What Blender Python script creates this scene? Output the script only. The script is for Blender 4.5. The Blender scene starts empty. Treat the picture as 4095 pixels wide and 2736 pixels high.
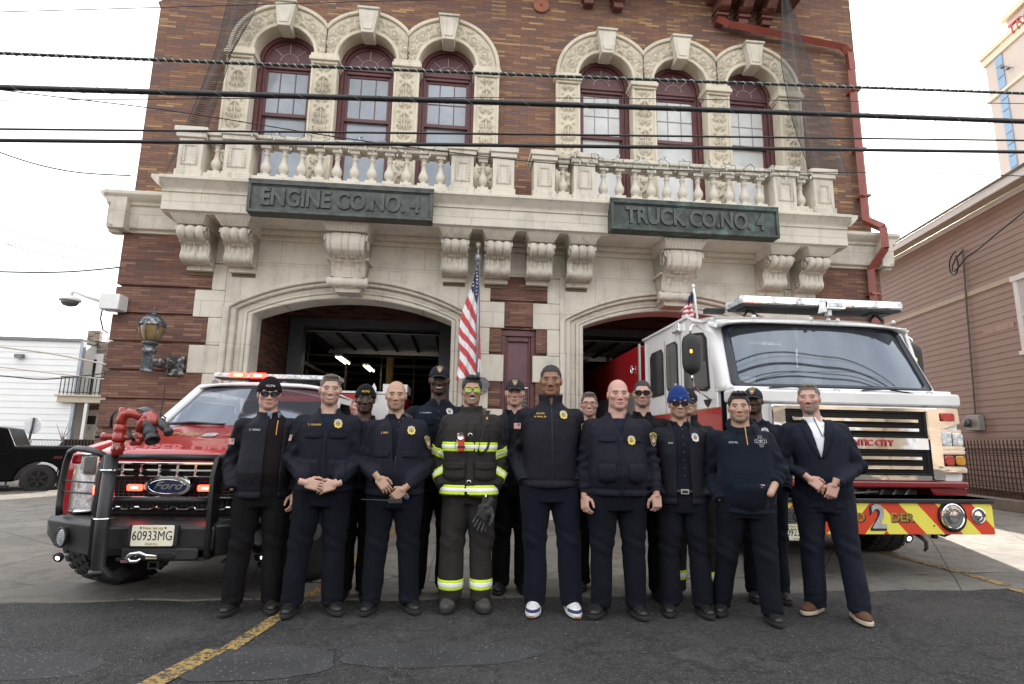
import bpy, bmesh, math, random
import numpy as np
from mathutils import Vector, Matrix, Euler
from mathutils.bvhtree import BVHTree
PI=math.pi; R=math.radians
random.seed(7); rng=np.random.RandomState(11)
scene=bpy.context.scene; COL=scene.collection

# ------------------------------------------------------------------ materials
def _mat(name):
    m=bpy.data.materials.new(name); m.use_nodes=True
    nt=m.node_tree; return m,nt,nt.nodes['Principled BSDF']
def N(nt,t,**k):
    n=nt.nodes.new(t)
    for a,b in k.items(): setattr(n,a,b)
    return n
def L(nt,a,b): nt.links.new(a,b)
def coords(nt,scale=(1,1,1),kind='Object'):
    tc=N(nt,'ShaderNodeTexCoord'); mp=N(nt,'ShaderNodeMapping'); mp.inputs['Scale'].default_value=scale
    L(nt,tc.outputs[kind],mp.inputs['Vector']); return mp.outputs['Vector']
def mixc(nt,fac,a,b,mode='MIX'):
    m=N(nt,'ShaderNodeMix',data_type='RGBA',blend_type=mode)
    for sock,v in ((m.inputs[0],fac),(m.inputs[6],a),(m.inputs[7],b)):
        if hasattr(v,'default_value') or hasattr(v,'is_output'): L(nt,v,sock)
        elif isinstance(v,(int,float)): sock.default_value=v
        else: sock.default_value=(*v[:3],1)
    return m.outputs[2]
def ramp(nt,fac,stops):
    r=N(nt,'ShaderNodeValToRGB'); e=r.color_ramp.elements
    e[0].position=stops[0][0]; e[0].color=(*stops[0][1],1)
    e[1].position=stops[-1][0]; e[1].color=(*stops[-1][1],1)
    for p,c in stops[1:-1]:
        x=e.new(p); x.color=(*c,1)
    L(nt,fac,r.inputs[0]); return r.outputs[0]
def noise(nt,vec,scale,detail=4,rough=.6):
    n=N(nt,'ShaderNodeTexNoise'); n.inputs['Scale'].default_value=scale; n.inputs['Detail'].default_value=detail
    n.inputs['Roughness'].default_value=rough
    L(nt,vec,n.inputs['Vector']); return n.outputs['Fac']
def bump(nt,h,strength,dist,bsdf,prev=None):
    b=N(nt,'ShaderNodeBump'); b.inputs['Strength'].default_value=strength; b.inputs['Distance'].default_value=dist
    L(nt,h,b.inputs['Height'])
    if prev is not None: L(nt,prev,b.inputs['Normal'])
    L(nt,b.outputs[0],bsdf.inputs['Normal']); return b.outputs[0]
def maths(nt,op,a,b=0.0,c=None):
    m=N(nt,'ShaderNodeMath',operation=op)
    for i,v in enumerate((a,b,c)):
        if v is None: continue
        if isinstance(v,(int,float)): m.inputs[i].default_value=v
        else: L(nt,v,m.inputs[i])
    return m.outputs[0]
def mat(name,col,rough=.5,metal=0,var=.12,vs=6,bmp=0,bs=60,coat=0,spec=.5,sheen=0,emit=0,stain=None):
    """general surface: colour broken up by two noises, optional fine bump"""
    m,nt,b=_mat(name); v=coords(nt)
    b.inputs['Roughness'].default_value=rough; b.inputs['Metallic'].default_value=metal
    b.inputs['Specular IOR Level'].default_value=spec; b.inputs['Coat Weight'].default_value=coat
    b.inputs['Coat Roughness'].default_value=.05; b.inputs['Sheen Weight'].default_value=sheen
    if var or stain:
        n=noise(nt,v,vs,5); lo=tuple(max(0,c*(1-var*1.6)) for c in col); hi=tuple(min(1,c*(1+var)) for c in col)
        c=ramp(nt,n,[(.3,lo),(.7,hi)])
        if stain:
            sc,ss,amt=stain; n2=noise(nt,v,ss,6,.7); f=maths(nt,'MULTIPLY',ramp(nt,n2,[(.5,(0,0,0)),(.68,(1,1,1))]),amt)
            c=mixc(nt,f,c,sc)
        L(nt,c,b.inputs['Base Color'])
        r=N(nt,'ShaderNodeMapRange'); L(nt,n,r.inputs[0]); r.inputs[3].default_value=max(.02,rough*.85); r.inputs[4].default_value=min(1,rough*1.12)
        L(nt,r.outputs[0],b.inputs['Roughness'])
    else: b.inputs['Base Color'].default_value=(*col,1)
    if bmp: bump(nt,noise(nt,v,bs,3),.6,bmp,b)
    if emit:
        b.inputs['Emission Color'].default_value=(*col,1); b.inputs['Emission Strength'].default_value=emit
    return m
def wallvec(nt):
    """(x+y, z) brick coordinates valid on x- and y-facing walls"""
    tc=N(nt,'ShaderNodeTexCoord'); s=N(nt,'ShaderNodeSeparateXYZ'); L(nt,tc.outputs['Object'],s.inputs[0])
    c=N(nt,'ShaderNodeCombineXYZ'); L(nt,maths(nt,'ADD',s.outputs[0],s.outputs[1]),c.inputs[0]); L(nt,s.outputs[2],c.inputs[1])
    return c.outputs[0],tc.outputs['Object'],s
def brickmat(name,stops,bw=.3,rh=.0465,mortar=(.10,.06,.05),ms=.0035,rough=.85,stainamt=.5,dist=.006):
    m,nt,b=_mat(name); v,o,s=wallvec(nt)
    t=N(nt,'ShaderNodeTexBrick'); L(nt,v,t.inputs['Vector']); t.offset=.5
    t.inputs['Color1'].default_value=(0,0,0,1); t.inputs['Color2'].default_value=(1,1,1,1); t.inputs['Mortar'].default_value=(.5,.5,.5,1)
    t.inputs['Scale'].default_value=1; t.inputs['Brick Width'].default_value=bw; t.inputs['Row Height'].default_value=rh
    t.inputs['Mortar Size'].default_value=ms; t.inputs['Mortar Smooth'].default_value=.2; t.inputs['Bias'].default_value=0
    big=noise(nt,o,.9,4); mid=noise(nt,o,14,3)
    f=maths(nt,'ADD',t.outputs['Color'],maths(nt,'MULTIPLY',maths(nt,'SUBTRACT',big,.5),.5))
    c=ramp(nt,f,stops)
    c=mixc(nt,maths(nt,'MULTIPLY',maths(nt,'SUBTRACT',mid,.35),.5),c,(.08,.045,.035))
    wsh=ramp(nt,noise(nt,o,3.3,8,.8),[(.58,(0,0,0)),(.75,(1,1,1))])
    c=mixc(nt,maths(nt,'MULTIPLY',wsh,.16*stainamt*2),c,(.42,.36,.31))
    c=mixc(nt,t.outputs['Fac'],c,mortar)
    L(nt,c,b.inputs['Base Color']); b.inputs['Roughness'].default_value=rough; b.inputs['Specular IOR Level'].default_value=.25
    h=maths(nt,'SUBTRACT',maths(nt,'MULTIPLY',mid,.25),t.outputs['Fac'])
    bump(nt,h,.8,dist,b); return m
def stonemat(name,col,bs=45,bd=.004,joint=None,stains=.5,carved=0):
    m,nt,b=_mat(name); v,o,s=wallvec(nt)
    n1=noise(nt,o,1.7,6,.65); n2=noise(nt,o,90,3)
    lo=tuple(c*.72 for c in col); hi=tuple(min(1,c*1.1) for c in col)
    c=ramp(nt,n1,[(.3,lo),(.5,col),(.72,hi)])
    c=mixc(nt,maths(nt,'MULTIPLY',n2,.35),c,tuple(x*.6 for x in col))
    # vertical grime streaks
    mp=N(nt,'ShaderNodeMapping'); mp.inputs['Scale'].default_value=(5,5,.55); L(nt,o,mp.inputs[0])
    st=ramp(nt,noise(nt,mp.outputs[0],1.6,6,.7),[(.54,(0,0,0)),(.74,(1,1,1))])
    c=mixc(nt,maths(nt,'MULTIPLY',st,stains*.55),c,(.13,.115,.09))
    h=maths(nt,'MULTIPLY',n2,.5)
    if joint:
        t=N(nt,'ShaderNodeTexBrick'); L(nt,v,t.inputs['Vector']); t.inputs['Scale'].default_value=1
        t.inputs['Brick Width'].default_value=joint[0]; t.inputs['Row Height'].default_value=joint[1]; t.inputs['Mortar Size'].default_value=.004
        c=mixc(nt,maths(nt,'MULTIPLY',t.outputs['Fac'],.55),c,(.2,.17,.13)); h=maths(nt,'SUBTRACT',h,t.outputs['Fac'])
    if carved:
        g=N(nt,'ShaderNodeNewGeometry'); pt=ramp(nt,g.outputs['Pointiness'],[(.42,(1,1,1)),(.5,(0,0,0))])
        c=mixc(nt,maths(nt,'MULTIPLY',pt,carved),c,(.2,.165,.115))  # creases shaded darker in the colour so the carving reads deeper
    L(nt,c,b.inputs['Base Color']); b.inputs['Roughness'].default_value=.9; b.inputs['Specular IOR Level'].default_value=.2
    bump(nt,h,.7,bd,b); return m
def clapmat(name,col,pitch=.16,var=.06,rough=.55):
    m,nt,b=_mat(name); v,o,s=wallvec(nt)
    f=maths(nt,'FRACT',maths(nt,'DIVIDE',s.outputs[2],pitch))
    n=noise(nt,o,3,5); c=ramp(nt,n,[(.3,tuple(x*(1-var*2) for x in col)),(.7,tuple(min(1,x*(1+var)) for x in col))])
    L(nt,c,b.inputs['Base Color']); b.inputs['Roughness'].default_value=rough
    bump(nt,maths(nt,'SUBTRACT',1.0,f),.25,.02,b); return m

# ------------------------------------------------------------------ mesh builder
class MB:
    def __init__(s): s.v=[]; s.f=[]; s.mi=[]; s.cur=0; s.sm=[]; s.smooth=False
    def add(s,vs,fs):
        o=len(s.v); s.v+= [tuple(map(float,p)) for p in vs]
        for f in fs: s.f.append(tuple(o+i for i in f)); s.mi.append(s.cur); s.sm.append(s.smooth)
        return s
    def box(s,x0,x1,y0,y1,z0,z1,M=None):
        vs=[(x,y,z) for x in(x0,x1) for y in(y0,y1) for z in(z0,z1)]
        if M is not None: vs=[M@Vector(p) for p in vs]
        return s.add(vs,[(0,1,3,2),(4,6,7,5),(0,4,5,1),(2,3,7,6),(0,2,6,4),(1,5,7,3)])
    def rbox(s,x0,x1,y0,y1,z0,z1,r=.02,n=3,M=None,axis='y'):
        """box with edges rounded round one axis"""
        if axis=='y': a0,a1,b0,b1,c0,c1=x0,x1,z0,z1,y0,y1
        elif axis=='z': a0,a1,b0,b1,c0,c1=x0,x1,y0,y1,z0,z1
        else: a0,a1,b0,b1,c0,c1=y0,y1,z0,z1,x0,x1
        pts=[]
        for (ca,cb,st) in ((a1-r,b1-r,0),(a0+r,b1-r,90),(a0+r,b0+r,180),(a1-r,b0+r,270)):
            for i in range(n+1):
                t=R(st+90*i/n); pts.append((ca+r*math.cos(t),cb+r*math.sin(t)))
        e=min(r*.6,abs(c1-c0)*.4); ma=(a0+a1)/2; mb=(b0+b1)/2
        k=lambda p,q:(ma+(p[0]-ma)*q[0],mb+(p[1]-mb)*q[1])
        fx=1-e/max(1e-6,(a1-a0)/2)*.9; fy=1-e/max(1e-6,(b1-b0)/2)*.9
        rings=[(c0,(fx,fy)),(c0+e,(1,1)),(c1-e,(1,1)),(c1,(fx,fy))]
        vs=[]; m=len(pts)
        for c,q in rings:
            for p in pts:
                a,b=k(p,q); vs.append({'y':(a,c,b),'z':(a,b,c),'x':(c,a,b)}[axis])
        if M is not None: vs=[M@Vector(p) for p in vs]
        fs=[tuple(range(m)),tuple(range(4*m-1,3*m-1,-1))]
        for j in range(3):
            for i in range(m): fs.append((j*m+i,j*m+(i+1)%m,(j+1)*m+(i+1)%m,(j+1)*m+i))
        return s.add(vs,fs)
    def prism(s,poly,d0,d1,axis='y',M=None):
        n=len(poly); vs=[]
        for d in (d0,d1):
            for a,b in poly: vs.append({'y':(a,d,b),'z':(a,b,d),'x':(d,a,b)}[axis])
        if M is not None: vs=[M@Vector(p) for p in vs]
        return s.add(vs,[tuple(range(n)),tuple(range(2*n-1,n-1,-1))]+[(i,(i+1)%n,n+(i+1)%n,n+i) for i in range(n)])
    def strip(s,A,B,y0,y1):
        """solid between two equal-length xz polylines, extruded y0..y1"""
        n=len(A); vs=[(p[0],y,p[1]) for y in (y0,y1) for P_ in (A,B) for p in P_]
        a0,b0,a1,b1=0,n,2*n,3*n; fs=[]
        for i in range(n-1):
            fs+=[(a0+i,a0+i+1,b0+i+1,b0+i),(a1+i,b1+i,b1+i+1,a1+i+1),(a0+i,a1+i,a1+i+1,a0+i+1),(b0+i,b0+i+1,b1+i+1,b1+i)]
        fs+=[(a0,b0,b1,a1),(a0+n-1,a1+n-1,b1+n-1,b0+n-1)]
        return s.add(vs,fs)
    def tube(s,path,r,n=8,caps=True,closed=False):
        path=[Vector(p) for p in path]; m=len(path); rs=r if isinstance(r,(list,tuple)) else [r]*m
        vs=[]; up=Vector((0,0,1)); prev=None
        for i,p in enumerate(path):
            if closed: t=path[(i+1)%m]-path[i-1]
            else: t=path[min(i+1,m-1)]-path[max(i-1,0)]
            t=t.normalized() if t.length>1e-9 else Vector((0,0,1))
            if prev is None:
                a=t.cross(up)
                if a.length<.05: a=t.cross(Vector((0,1,0)))
            else: a=prev-t*prev.dot(t)
            a.normalize(); prev=a; b=t.cross(a)
            for k in range(n):
                q=2*PI*k/n; vs.append(p+(a*math.cos(q)+b*math.sin(q))*rs[i])
        fs=[]
        for i in range(m if closed else m-1):
            j=(i+1)%m
            for k in range(n): fs.append((i*n+k,i*n+(k+1)%n,j*n+(k+1)%n,j*n+k))
        if caps and not closed: fs+=[tuple(range(n-1,-1,-1)),tuple(range((m-1)*n,m*n))]
        return s.add(vs,fs)
    def lathe(s,prof,n=16,M=None,axis='z'):
        """prof [(r,h)] revolved; ends closed"""
        vs=[];fs=[];m=len(prof)
        for r,h in prof:
            for k in range(n):
                q=2*PI*k/n; a,b=r*math.cos(q),r*math.sin(q)
                vs.append({'z':(a,b,h),'y':(a,h,b),'x':(h,a,b)}[axis])
        if M is not None: vs=[M@Vector(p) for p in vs]
        for i in range(m-1):
            for k in range(n): fs.append((i*n+k,i*n+(k+1)%n,(i+1)*n+(k+1)%n,(i+1)*n+k))
        fs+=[tuple(range(n-1,-1,-1)),tuple(range((m-1)*n,m*n))]
        return s.add(vs,fs)
    def ell(s,c,r,nu=14,nv=9,M=None):
        prof=[(max(1e-4,math.sin(PI*j/nv)),-math.cos(PI*j/nv)) for j in range(nv+1)]
        T=Matrix.Translation(Vector(c))@Matrix.Diagonal((r[0],r[1],r[2],1))
        if M is not None: T=M@T
        return s.lathe(prof,nu,T)
    def grid(s,P_):
        """P_ [rows][cols] of points"""
        h=len(P_);w=len(P_[0]); vs=[p for row in P_ for p in row]
        return s.add(vs,[(j*w+i,j*w+i+1,(j+1)*w+i+1,(j+1)*w+i) for j in range(h-1) for i in range(w-1)])
    def build(s,name,mats,parent=None,bev=0,smooth=None,seg=2,fix=True,angle=35,solid=0,local=False,**tags):
        me=bpy.data.meshes.new(name); off=Vector((0,0,0))
        if parent is not None and not local:
            p=parent
            while p is not None: off+=p.location; p=p.parent
        me.from_pydata([Vector(v)-off for v in s.v],[],s.f)
        if not isinstance(mats,(list,tuple)): mats=[mats]
        for m in mats: me.materials.append(m)
        me.polygons.foreach_set('material_index',s.mi)
        if fix:
            bm=bmesh.new(); bm.from_mesh(me); bmesh.ops.recalc_face_normals(bm,faces=bm.faces); bm.to_mesh(me); bm.free()
        o=bpy.data.objects.new(name,me); COL.objects.link(o)
        if parent is not None: o.parent=parent
        if smooth is True: me.polygons.foreach_set('use_smooth',[True]*len(me.polygons))
        elif smooth is None and any(s.sm): me.polygons.foreach_set('use_smooth',s.sm)
        elif smooth=='auto' or bev:
            try: me.polygons.foreach_set('use_smooth',[True]*len(me.polygons)); me.set_sharp_from_angle(angle=R(angle))
            except Exception: pass
        if solid:
            md=o.modifiers.new('thick','SOLIDIFY'); md.thickness=solid; md.offset=0
        if bev:
            md=o.modifiers.new('bevel','BEVEL'); md.width=bev; md.segments=seg; md.limit_method='ANGLE'; md.angle_limit=R(40); md.harden_normals=False
        tag(o,**tags); return o
def tag(o,label=None,category=None,group=None,kind=None):
    for k,v in (('label',label),('category',category),('group',group),('kind',kind)):
        if v: o[k]=v
    return o
def empty(name,loc,label,category,group=None,kind=None):
    o=bpy.data.objects.new(name,None); COL.objects.link(o); o.location=loc; o.empty_display_size=.2
    return tag(o,label,category,group,kind)
def copytree(o,loc=None,rz=None,parent=None):
    c=o.copy(); COL.objects.link(c)
    if parent is not None: c.parent=parent
    if loc is not None: c.location=loc
    if rz is not None: c.rotation_euler[2]=rz
    for ch in list(o.children): copytree(ch,parent=c)
    return c
def frameM(p,nrm,up=(0,0,1)):
    """matrix whose +Z is nrm, +Y close to up, at p"""
    n=Vector(nrm).normalized(); u=Vector(up); x=u.cross(n).normalized(); y=n.cross(x)
    M=Matrix((x,y,n)).transposed().to_4x4(); M.translation=Vector(p); return M
def text(name,body,size,p,nrm,m,parent,depth=.002,bold=0,align='CENTER',sx=1.0,up=(0,0,1),shear=0,label=None,local=False):
    cu=bpy.data.curves.new(name,'FONT'); cu.body=body; cu.size=size; cu.extrude=depth; cu.offset=bold; cu.shear=shear
    cu.align_x=align; cu.align_y='CENTER'; cu.resolution_u=3; cu.materials.append(m)
    t=bpy.data.objects.new(name,cu); COL.objects.link(t)
    dg=bpy.context.evaluated_depsgraph_get(); me=bpy.data.meshes.new_from_object(t.evaluated_get(dg))
    bpy.data.objects.remove(t); me.name=name
    M=frameM(p,nrm,up)@Matrix.Diagonal((sx,1,1,1)); off=Vector((0,0,0))
    if parent is not None and not local:
        q=parent
        while q is not None: off+=q.location; q=q.parent
    me.transform(Matrix.Translation(-off)@M)
    o=bpy.data.objects.new(name,me); COL.objects.link(o)
    if parent is not None: o.parent=parent
    if label: o['label']=label
    return o
def ss(a,b,x):
    t=min(1,max(0,(x-a)/(b-a))); return t*t*(3-2*t)

# ------------------------------------------------------------------ shared materials
M_brick=brickmat('lower_brick',[(.0,(.125,.075,.064)),(.35,(.175,.088,.066)),(.6,(.200,.102,.073)),(.85,(.225,.122,.085)),(1.15,(.28,.165,.118))],bw=.30)
M_brickU=brickmat('upper_brick',[(.0,(.155,.105,.098)),(.35,(.205,.112,.080)),(.6,(.24,.128,.082)),(.86,(.27,.155,.092)),(.99,(.44,.28,.14))],bw=.30,rh=.046)
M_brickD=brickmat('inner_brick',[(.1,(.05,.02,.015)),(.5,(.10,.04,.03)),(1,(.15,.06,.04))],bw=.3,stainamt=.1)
M_stone=stonemat('limestone',(.67,.62,.525),joint=(1.25,.72))
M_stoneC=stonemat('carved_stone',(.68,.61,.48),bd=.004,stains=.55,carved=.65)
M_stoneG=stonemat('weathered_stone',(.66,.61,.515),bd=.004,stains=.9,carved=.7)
M_maroon=mat('maroon_paint',(.13,.045,.048),.45,var=.15,vs=9,bmp=.001)
M_maroonD=mat('faded_maroon_panel',(.17,.085,.095),.6,var=.12,vs=5)
M_redmetal=mat('red_brown_metal',(.27,.065,.045),.45,var=.14,vs=4,coat=.15)
M_bronze=mat('verdigris_bronze',(.055,.065,.058),.6,.35,var=.35,vs=7,bmp=.002,stain=((.13,.22,.18),3.2,.6))
M_bronzeD=mat('dark_bronze',(.075,.08,.073),.55,.35,var=.3,vs=9,stain=((.11,.15,.13),5,.3))
M_glassL=mat('cool_window_glass',(.30,.33,.37),.09,var=.2,vs=1.2,spec=.9)
M_glassR=mat('curtained_window_glass',(.62,.63,.61),.14,var=.12,vs=2.2,spec=.8)
M_white=mat('white_paint',(.74,.74,.72),.45,var=.04,vs=8)
M_black=mat('black_powdercoat',(.013,.013,.014),.42,var=.2,vs=20,bmp=.0004,bs=300)
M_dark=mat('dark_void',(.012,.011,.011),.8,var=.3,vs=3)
M_greymetal=mat('grey_steel',(.16,.165,.17),.4,.6,var=.15,vs=10)
M_alu=mat('aluminium',(.62,.63,.64),.3,.9,var=.1,vs=15)
M_chrome=mat('chrome',(.80,.79,.78),.05,1,var=0)
_b=M_chrome.node_tree.nodes['Principled BSDF']; bump(M_chrome.node_tree,noise(M_chrome.node_tree,coords(M_chrome.node_tree,(1,1,2.2)),2.2,2),.35,.008,_b)
M_rubber=mat('tyre_rubber',(.018,.018,.018),.8,var=.3,vs=14,bmp=.003,bs=50)
M_iron=mat('rusty_iron',(.075,.045,.035),.7,.3,var=.35,vs=12)
M_tile=mat('clay_tile',(.17,.085,.06),.7,var=.35,vs=8,bmp=.01,bs=12)
M_soffit=mat('brown_soffit',(.16,.06,.045),.6,var=.25,vs=5)
M_cable=mat('black_cable',(.014,.014,.015),.5,var=.2,vs=5)

# ------------------------------------------------------------------ ground
def groundz(x,y): return -.33*ss(-6.2,-9.5,x)*ss(8,14,y) if x<-6 else 0.0
def sheet(name,x0,x1,y0f,y1,nx,ny,m,dz=0,**t):
    b=MB(); P_=[]
    for j in range(ny+1):
        row=[]
        for i in range(nx+1):
            x=x0+(x1-x0)*i/nx; a=y0f(x) if callable(y0f) else y0f
            q=j/ny; y=a+(y1-a)*(q**2 if ny>20 else q); row.append((x,y,groundz(x,y)+dz))
        P_.append(row)
    b.grid(P_); o=b.build(name,m,smooth=True,kind='structure',**t)
    return o
def asphalt():
    m,nt,b=_mat('asphalt'); v=coords(nt)
    big=noise(nt,v,.85,7,.72); mid=noise(nt,v,5.5,6,.78); fin=noise(nt,v,55,3,.8)
    dk=noise(nt,v,.42,6,.7); c=ramp(nt,big,[(.38,(.013,.013,.0135)),(.48,(.024,.024,.024)),(.56,(.044,.043,.041)),(.68,(.072,.070,.066))])
    c=mixc(nt,maths(nt,'MULTIPLY',ramp(nt,mid,[(.5,(0,0,0)),(.62,(1,1,1))]),.55),c,(.023,.023,.024))
    c=mixc(nt,ramp(nt,dk,[(.46,(.85,.85,.85)),(.54,(0,0,0))]),c,(.013,.013,.0135)); gr=noise(nt,v,24,8,.82); c=mixc(nt,ramp(nt,gr,[(.46,(0,0,0)),(.60,(.85,.85,.85))]),c,(.060,.058,.054)); c=mixc(nt,ramp(nt,gr,[(.36,(.8,.8,.8)),(.46,(0,0,0))]),c,(.007,.007,.007))  # light and dark speckle in the colour stands in for weak bump shading
    vo=N(nt,'ShaderNodeTexVoronoi'); vo.inputs['Scale'].default_value=95; L(nt,v,vo.inputs['Vector'])
    sp=N(nt,'ShaderNodeSeparateColor'); L(nt,vo.outputs['Color'],sp.inputs[0])
    agg=maths(nt,'MULTIPLY',maths(nt,'GREATER_THAN',sp.outputs[0],.87),maths(nt,'LESS_THAN',vo.outputs['Distance'],.38))
    c=mixc(nt,maths(nt,'MULTIPLY',agg,.75),c,(.24,.225,.20))
    c=mixc(nt,ramp(nt,fin,[(.4,(0,0,0)),(.75,(.5,.5,.5))]),c,(.085,.083,.08))
    cn_=noise(nt,v,.55,9,.62); ck=ramp(nt,maths(nt,'ABSOLUTE',maths(nt,'SUBTRACT',cn_,.5)),[(.0015,(1,1,1)),(.006,(0,0,0))])
    c=mixc(nt,maths(nt,'MULTIPLY',ck,.5),c,(.010,.012,.012))
    L(nt,c,b.inputs['Base Color']); b.inputs['Roughness'].default_value=.8
    h=maths(nt,'ADD',maths(nt,'MULTIPLY',fin,.8),maths(nt,'MULTIPLY',vo.outputs['Distance'],.9)); h=maths(nt,'SUBTRACT',h,maths(nt,'MULTIPLY',ck,1.0))
    h=maths(nt,'ADD',h,maths(nt,'MULTIPLY',mid,1.5))
    bump(nt,h,1.0,.018,b); return m
def concrete(name,col,crack=True):
    m,nt,b=_mat(name); v=coords(nt)
    n1=noise(nt,v,.7,6,.65); n2=noise(nt,v,6,5,.7); n3=noise(nt,v,70,3)
    c=ramp(nt,n1,[(.3,tuple(x*.62 for x in col)),(.55,col),(.75,tuple(x*1.2 for x in col))])
    c=mixc(nt,ramp(nt,n2,[(.48,(0,0,0)),(.70,(.7,.7,.7))]),c,tuple(x*.42 for x in col)); c=mixc(nt,ramp(nt,noise(nt,v,1.6,8,.78),[(.52,(0,0,0)),(.62,(.6,.6,.6))]),c,(.075,.065,.052))
    c=mixc(nt,maths(nt,'MULTIPLY',n3,.3),c,tuple(x*.5 for x in col))
    # cast joints turned 40 degrees, in a diamond pattern
    rt=N(nt,'ShaderNodeMapping'); rt.inputs['Rotation'].default_value=(0,0,R(38)); rt.inputs['Scale'].default_value=(1,1,1)
    nn=N(nt,'ShaderNodeTexNoise'); nn.inputs['Scale'].default_value=2; L(nt,v,nn.inputs['Vector'])
    sc=N(nt,'ShaderNodeVectorMath',operation='SCALE'); sc.inputs['Scale'].default_value=.05; L(nt,nn.outputs['Color'],sc.inputs[0])
    ad=N(nt,'ShaderNodeVectorMath',operation='ADD'); L(nt,v,ad.inputs[0]); L(nt,sc.outputs[0],ad.inputs[1]); L(nt,ad.outputs[0],rt.inputs[0])
    s=N(nt,'ShaderNodeSeparateXYZ'); L(nt,rt.outputs[0],s.inputs[0])
    def line(o,p,w): return maths(nt,'LESS_THAN',maths(nt,'ABSOLUTE',maths(nt,'SUBTRACT',maths(nt,'FRACT',maths(nt,'DIVIDE',o,p)),.5)),w/p)
    j=maths(nt,'MAXIMUM',line(s.outputs[0],1.15,.006),line(s.outputs[1],1.25,.006))
    if crack:
        cr=N(nt,'ShaderNodeTexVoronoi',feature='DISTANCE_TO_EDGE'); cr.inputs['Scale'].default_value=.33; L(nt,ad.outputs[0],cr.inputs['Vector'])
        j=maths(nt,'MAXIMUM',j,maths(nt,'MULTIPLY',maths(nt,'LESS_THAN',cr.outputs['Distance'],.0022),.6))
    c=mixc(nt,maths(nt,'MULTIPLY',j,.85),c,(.03,.026,.022))
    L(nt,c,b.inputs['Base Color']); b.inputs['Roughness'].default_value=.85
    bump(nt,maths(nt,'SUBTRACT',maths(nt,'ADD',maths(nt,'MULTIPLY',n3,.5),n2),maths(nt,'MULTIPLY',j,3)),.8,.008,b); return m
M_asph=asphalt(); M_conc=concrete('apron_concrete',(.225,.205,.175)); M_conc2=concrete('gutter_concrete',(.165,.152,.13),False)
edge=lambda x:5.14+max(0,x-1)*.045+.03*math.sin(x*2.1)+.022*math.sin(x*7.3+1)+.012*math.sin(x*19)
jn=lambda x:edge(x)+.56+.02*math.sin(x*1.3)
sheet('ground',-900,900,-900,900,2,2,M_conc2,dz=-.9)
b=MB()
P_=[[(x,y,-.012-(.0 if y>-3 else .0)) for x in np.linspace(-40,40,60)] for y in np.linspace(-40,5.6,40)]
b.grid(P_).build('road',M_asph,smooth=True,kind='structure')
b=MB(); xs=np.linspace(-40,40,400)
P_=[[(x,edge(x)-.012,-.02) for x in xs],[(x,edge(x),.0) for x in xs],[(x,jn(x)-.008,.008) for x in xs],[(x,jn(x)-.002,-.006) for x in xs]]
b.grid(P_).build('gutter',M_conc2,smooth=False,kind='structure')
b=MB(); ys=[0,.3,.8,1.5,2.3,3.2,4.4,5.6,7,8.5,10.5,13,17,22,30,45,70,120]
xs=list(np.linspace(-60,-14,8))+list(np.linspace(-12,-5,15))+list(np.linspace(-4,40,40))
P_=[[(x,jn(x)+y,groundz(x,jn(x)+y)+.004) for x in xs] for y in ys]
b.grid(P_).build('pavement',M_conc,smooth=True,kind='structure')
# worn yellow guide lines
def linemat():
    m,nt,b=_mat('worn_yellow_paint'); v=coords(nt)
    n=noise(nt,v,38,4,.75); n2=noise(nt,v,7,4)
    f=ramp(nt,maths(nt,'ADD',n,maths(nt,'MULTIPLY',maths(nt,'SUBTRACT',n2,.5),.35)),[(.47,(1,1,1)),(.56,(0,0,0))])
    c=mixc(nt,f,(.035,.034,.032),(.33,.215,.062)); L(nt,c,b.inputs['Base Color']); b.inputs['Roughness'].default_value=.8
    bump(nt,n,.6,.004,b); return m
M_line=linemat()
def pline(pts,w,z,name='road_marking'):
    A=[];B=[]
    for i,p in enumerate(pts):
        q=pts[min(i+1,len(pts)-1)]; r_=pts[max(0,i-1)]; t=Vector((q[0]-r_[0],q[1]-r_[1])).normalized(); nrm=Vector((-t.y,t.x))*w/2
        A.append((p[0]+nrm.x,p[1]+nrm.y,p[2] if len(p)>2 else z)); B.append((p[0]-nrm.x,p[1]-nrm.y,p[2] if len(p)>2 else z))
    b=MB(); b.grid([A,B]); return b.build(name,M_line,kind='structure')
pline([(-1.72,3.0),(-1.57,3.48),(-1.43,4.0)],.14,-.006); pline([(-1.36,4.0),(-1.24,4.75),(-1.2,5.11)],.11,-.006)
pline([(-1.17,5.17,.006),(-1.06,5.68,.0125)],.12,0); pline([(-1.04,5.74,.011),(-1.0,7.2,.011),(-.84,8.6,.011),(-.7,9.8,.011)],.12,0)
pline([(5.3,3.0),(5.42,5.32)],.13,-.006); pline([(5.43,5.38,.006),(5.46,5.86,.0125)],.12,0); pline([(5.46,5.93,.011),(5.48,7.4,.011),(5.5,9.8,.011)],.13,0)
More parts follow.
